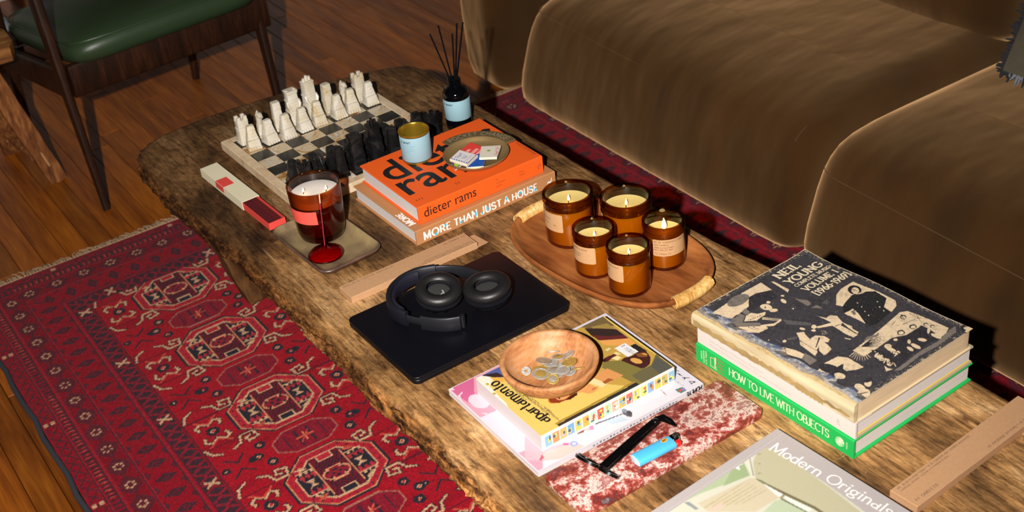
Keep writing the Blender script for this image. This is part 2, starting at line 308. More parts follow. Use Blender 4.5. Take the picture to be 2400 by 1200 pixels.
# ------------------------------------------------------------------ lettering
def AR(cx, cy, rx, ry, a0, a1, n=9):
    return [(cx + rx * math.cos(R(a0 + (a1 - a0) * i / n)), cy + ry * math.sin(R(a0 + (a1 - a0) * i / n))) for i in range(n + 1)]
G = {
 'A': (.8, [[(0, 0), (.4, 1), (.8, 0)], [(.14, .35), (.66, .35)]]), 'B': (.7, [[(.1, 0), (.1, 1)], [(.1, 1), (.35, 1)] + AR(.35, .76, .25, .24, 90, -90) + [(.1, .52)], [(.35, .52)] + AR(.38, .26, .28, .26, 90, -90) + [(.1, 0)]]),
 'C': (.85, [AR(.5, .5, .45, .5, 48, 312, 16)]), 'D': (.85, [[(.1, 0), (.1, 1)], [(.1, 1), (.32, 1)] + AR(.32, .5, .45, .5, 90, -90, 14) + [(.1, 0)]]),
 'E': (.68, [[(.1, 0), (.1, 1)], [(.1, 1), (.62, 1)], [(.1, .52), (.52, .52)], [(.1, 0), (.64, 0)]]), 'F': (.62, [[(.1, 0), (.1, 1)], [(.1, 1), (.6, 1)], [(.1, .52), (.5, .52)]]),
 'G': (.95, [AR(.5, .5, .45, .5, 48, 330, 16) + [(.9, .45)], [(.58, .45), (.95, .45)]]), 'H': (.85, [[(.1, 0), (.1, 1)], [(.75, 0), (.75, 1)], [(.1, .52), (.75, .52)]]),
 'I': (.3, [[(.15, 0), (.15, 1)]]), 'J': (.5, [[(.4, 1), (.4, .25)] + AR(.2, .25, .2, .25, 0, -170)]), 'K': (.75, [[(.1, 0), (.1, 1)], [(.7, 1), (.1, .4)], [(.28, .56), (.72, 0)]]),
 'L': (.62, [[(.1, 0), (.1, 1)], [(.1, 0), (.6, 0)]]), 'M': (1.0, [[(.1, 0), (.12, 1), (.5, .1), (.88, 1), (.9, 0)]]), 'N': (.85, [[(.1, 0), (.1, 1), (.75, 0), (.75, 1)]]),
 'O': (1.0, [AR(.5, .5, .44, .5, 0, 360, 22)]), 'P': (.66, [[(.1, 0), (.1, 1)], [(.1, 1), (.35, 1)] + AR(.35, .74, .26, .26, 90, -90) + [(.1, .48)]]),
 'Q': (1.0, [AR(.5, .5, .44, .5, 0, 360, 22), [(.55, .25), (.9, -.05)]]), 'R': (.74, [[(.1, 0), (.1, 1)], [(.1, 1), (.35, 1)] + AR(.35, .75, .26, .25, 90, -90) + [(.1, .5)], [(.36, .5), (.7, 0)]]),
 'S': (.68, [AR(.34, .75, .26, .25, 25, 270, 12) + AR(.34, .25, .28, .25, 90, -155, 12)]), 'T': (.7, [[(.35, 0), (.35, 1)], [(0, 1), (.7, 1)]]),
 'U': (.82, [[(.1, 1), (.1, .32)] + AR(.41, .32, .31, .32, 180, 360, 12) + [(.72, 1)]]), 'V': (.78, [[(0, 1), (.39, 0), (.78, 1)]]), 'W': (1.1, [[(0, 1), (.28, 0), (.55, .9), (.82, 0), (1.1, 1)]]),
 'X': (.75, [[(0, 0), (.75, 1)], [(0, 1), (.75, 0)]]), 'Y': (.75, [[(0, 1), (.375, .46), (.75, 1)], [(.375, .46), (.375, 0)]]), 'Z': (.68, [[(0, 1), (.66, 1), (0, 0), (.68, 0)]]),
 '0': (.62, [AR(.31, .5, .25, .5, 0, 360, 16)]), '1': (.4, [[(.05, .8), (.22, 1), (.22, 0)]]), '2': (.6, [AR(.3, .74, .25, .26, 165, -30) + [(.05, 0), (.58, 0)]]),
 '3': (.6, [AR(.28, .76, .23, .24, 150, -90) + AR(.28, .27, .27, .27, 80, -150)]), '4': (.62, [[(.42, 0), (.42, 1), (.02, .3), (.62, .3)]]), '5': (.6, [[(.52, 1), (.12, 1), (.08, .55)] + AR(.29, .33, .26, .32, 120, -150)]),
 '6': (.62, [[(.46, 1), (.14, .55)] + AR(.32, .3, .26, .3, 150, -210, 16)]), '7': (.6, [[(.03, 1), (.58, 1), (.22, 0)]]), '8': (.6, [AR(.3, .75, .22, .25, 0, 360, 14), AR(.3, .26, .27, .26, 0, 360, 14)]),
 '9': (.62, [[(.16, 0), (.48, .45)] + AR(.3, .7, .26, .3, -30, 330, 16)]), '[': (.36, [[(.34, 1.06), (.1, 1.06), (.1, -.06), (.34, -.06)]]), ']': (.36, [[(.02, 1.06), (.26, 1.06), (.26, -.06), (.02, -.06)]]),
 '-': (.4, [[(.03, .45), (.37, .45)]]), '.': (.24, [[(.1, 0), (.1, .1)]]), ',': (.24, [[(.12, .08), (.06, -.12)]]), "'": (.2, [[(.1, 1), (.08, .78)]]), ':': (.24, [[(.1, .05), (.1, .15)], [(.1, .5), (.1, .6)]]),
 '%': (.7, [AR(.15, .8, .12, .18, 0, 360), AR(.55, .2, .12, .18, 0, 360), [(.6, 1), (.1, 0)]]), '&': (.8, [[(.75, 0), (.2, .72)] + AR(.33, .83, .15, .17, 200, -40) + [(.12, .4)] + AR(.3, .24, .25, .24, 150, 330)]), '+': (.4, [AR(.2, .5, .08, .08, 0, 360)]), '*': (.4, [AR(.18, .82, .14, .16, 0, 360)]),
 'a': (.58, [AR(.27, .2, .22, .2, 0, 360, 12), [(.5, .62), (.5, 0)]]), 'd': (.62, [AR(.28, .31, .23, .31, 0, 360, 14), [(.52, 1), (.52, 0)]]), 'e': (.58, [[(.06, .34), (.5, .34)] + AR(.28, .31, .23, .31, 8, 320, 14)]),
 'g': (.6, [AR(.27, .36, .21, .25, 0, 360, 12), AR(.28, -.12, .25, .15, 0, 360, 12), [(.46, .54), (.6, .62)]]), 'i': (.28, [[(.14, 0), (.14, .62)], [(.14, .84), (.14, .92)]]), 'l': (.28, [[(.14, 0), (.14, 1)]]),
 'm': (.95, [[(.1, 0), (.1, .62)], [(.1, .4)] + AR(.28, .4, .18, .22, 180, 0) + [(.46, 0)], [(.46, .4)] + AR(.64, .4, .18, .22, 180, 0) + [(.82, 0)]]), 'n': (.64, [[(.1, 0), (.1, .62)], [(.1, .38)] + AR(.31, .38, .21, .24, 180, 0) + [(.52, 0)]]),
 'o': (.6, [AR(.3, .31, .24, .31, 0, 360, 16)]), 'p': (.62, [[(.1, .62), (.1, -.3)], AR(.34, .31, .24, .31, 0, 360, 14)]), 'r': (.44, [[(.1, 0), (.1, .62)], [(.1, .36)] + AR(.3, .36, .2, .24, 180, 60)]),
 's': (.5, [AR(.25, .46, .18, .16, 25, 270, 9) + AR(.25, .15, .2, .15, 90, -155, 9)]), 't': (.42, [[(.2, .85), (.2, .1)] + AR(.3, .1, .1, .1, 180, 300), [(.02, .62), (.4, .62)]]), ' ': (.35, []),
}
def stroke_text(s, tv=.1, th=.1, serif=0.0, st=.05, track=.08, slant=0.0):
    """letters as flat strokes: list of (verts, faces) in units of the cap height, and the total width"""
    V, F = [], []; x = 0.0
    def quad(a, b, wa, wb):
        d = Vector((b[0] - a[0], b[1] - a[1]))
        if d.length < 1e-7: return
        d.normalize(); n = Vector((-d.y, d.x)); k = len(V)
        V.extend([(a[0] + n.x * wa, a[1] + n.y * wa), (a[0] - n.x * wa, a[1] - n.y * wa), (b[0] - n.x * wb, b[1] - n.y * wb), (b[0] + n.x * wb, b[1] + n.y * wb)]); F.append((k, k + 1, k + 2, k + 3))
    for ch in s:
        w, pl = G.get(ch) or G.get(ch.upper(), (.35, []))
        for p in pl:
            q = [(x + a + slant * b, b) for a, b in p]
            for i in range(len(q) - 1):
                a, b = Vector(q[i]), Vector(q[i + 1]); d = (b - a)
                if d.length < 1e-7: continue
                t = (th + (tv - th) * abs(d.y) / d.length) / 2; e = d.normalized() * t * (.9 if len(q) > 3 else .5 if not serif else 0.0)
                if i > 0 or len(q) > 3: a = a - e
                if i < len(q) - 2 or len(q) > 3: b = b + e
                quad(a, b, t, t)
            if serif:
                ends = [(q[0], q[1]), (q[-1], q[-2])] + ([(q[k], q[k + 1]) for k in range(1, len(q) - 1)] if ch in 'MNVWA' and len(q) > 2 else [])
                for e, o in ends:
                    d = Vector((o[0] - e[0], o[1] - e[1]))
                    if ch in '[]-.,:' or d.length < 1e-6: continue
                    d.normalize()
                    if abs(d.y) > .6 and len(q) < 12: quad((e[0] - serif, e[1]), (e[0] + serif, e[1]), st / 2, st / 2)
                    elif abs(d.x) > .8 and ch in 'EFLTZ' and abs(e[1] - .52) > .1: quad((e[0], e[1] - serif * 1.1), (e[0], e[1] + serif * 1.1), st / 2, st / 2)
        x += w + track
    return V, F, max(x - track, 1e-6)
def font_text(s, off=0.0):
    cu = bpy.data.curves.new('lettering', 'FONT'); cu.body = s; cu.size = 1.0; cu.offset = off; cu.resolution_u = 4
    o = bpy.data.objects.new('lettering', cu); me = bpy.data.meshes.new_from_object(o)
    V = [(v.co.x, v.co.y) for v in me.vertices]; F = [tuple(p.vertices) for p in me.polygons]
    bpy.data.objects.remove(o); bpy.data.curves.remove(cu); bpy.data.meshes.remove(me)
    mnx = min(v[0] for v in V); w = max(v[0] for v in V) - mnx
    cap = 0.73
    return [((x - mnx) / cap, y / cap) for x, y in V], F, w / cap
def place(txt, mapf, name, mat, parent, width=None, height=1.0):
    """map flat letters onto a surface; every stroke sits a few microns above the one before, so that none shades another"""
    V, F, w = txt; sx = (width / w) if width else height; b = MB(); used = {}
    for k, f in enumerate(F):
        for i in f: used.setdefault(i, k)
    pts = []
    for i, (x, y) in enumerate(V):
        a, c = x * sx, y * height; p = Vector(mapf(a, c)); n = (Vector(mapf(a + 1e-3, c)) - p).cross(Vector(mapf(a, c + 1e-3)) - p).normalized()
        pts.append(tuple(p + n * (5e-6 * (used.get(i, 0) % 60) if len(F) > 1 and len(V) == 4 * len(F) else 0)))
    return b.add(pts, F).build(name, mat, parent)
def flat(o, u, v, lift=(0, 0, 0)):
    o, u, v = Vector(o) + Vector(lift), Vector(u).normalized(), Vector(v).normalized()
    return lambda a, b: tuple(o + u * a + v * b)
def around(r, a0, z0):
    """wrap lettering round an upright cylinder, reading left to right as seen from outside"""
    return lambda a, b: (r * math.cos(a0 + a / r), r * math.sin(a0 + a / r), z0 + b)

# ------------------------------------------------------------------ colour grids (print on paper, rug knots)
class Paint:
    def __init__(s, xs, ys, base):
        s.xs, s.ys = np.asarray(xs), np.asarray(ys); s.X, s.Y = np.meshgrid(s.xs, s.ys); s.C = np.empty(s.X.shape + (3,)); s.C[:] = lin(base)
    def poly(s, pts, c, a=1.0):
        p = np.asarray(pts, float); x0, x1 = np.searchsorted(s.xs, [p[:, 0].min(), p[:, 0].max()]); y0, y1 = np.searchsorted(s.ys, [p[:, 1].min(), p[:, 1].max()])
        if x1 <= x0 or y1 <= y0: return
        X, Y = s.X[y0:y1, x0:x1], s.Y[y0:y1, x0:x1]; ins = np.zeros(X.shape, bool); n = len(p)
        for i in range(n):
            ax, ay = p[i]; bx, by = p[(i + 1) % n]
            if ay == by: continue
            ins ^= ((Y < ay) != (Y < by)) & (X < (bx - ax) * (Y - ay) / (by - ay) + ax)
        blk = s.C[y0:y1, x0:x1]; blk[ins] = blk[ins] * (1 - a) + np.array(lin(c)) * a
    def line(s, pts, w, c, closed=False):
        p = [np.array(q, float) for q in pts]
        if closed: p = p + [p[0]]
        for a, b in zip(p[:-1], p[1:]):
            d = b - a; L = np.hypot(*d)
            if L < 1e-9: continue
            d /= L; n = np.array([-d[1], d[0]]) * w / 2; e = d * w * .45
            s.poly([a - e + n, b + e + n, b + e - n, a - e - n], c)
    def mask(s, m, c, a=1.0):
        s.C[m] = s.C[m] * (1 - a) + np.array(lin(c)) * a
    def grain(s, amt, seed=1):
        g = np.random.default_rng(seed).normal(1, amt, s.X.shape); s.C *= np.clip(g, .3, 1.8)[..., None]
    def build(s, name, mat, parent, zf=lambda x, y: 0.0 * x):
        ny, nx = s.X.shape; Z = zf(s.X, s.Y); me = bpy.data.meshes.new(name)
        co = np.stack([s.X, s.Y, Z], -1).reshape(-1, 3).astype(np.float32)
        idx = np.arange(nx * ny).reshape(ny, nx)
        q = np.stack([idx[:-1, :-1], idx[:-1, 1:], idx[1:, 1:], idx[1:, :-1]], -1).reshape(-1, 4).astype(np.int32)
        me.vertices.add(len(co)); me.vertices.foreach_set('co', co.ravel()); me.loops.add(q.size); me.loops.foreach_set('vertex_index', q.ravel())
        me.polygons.add(len(q)); me.polygons.foreach_set('loop_start', np.arange(0, q.size, 4, dtype=np.int32)); me.polygons.foreach_set('use_smooth', np.ones(len(q), bool))
        me.update(calc_edges=True)
        ca = me.color_attributes.new('Col', 'FLOAT_COLOR', 'POINT'); c4 = np.ones((len(co), 4), np.float32); c4[:, :3] = np.clip(s.C.reshape(-1, 3), 0, 1); ca.data.foreach_set('color', c4.ravel())
        me.materials.append(mat); return link(name, me, parent)

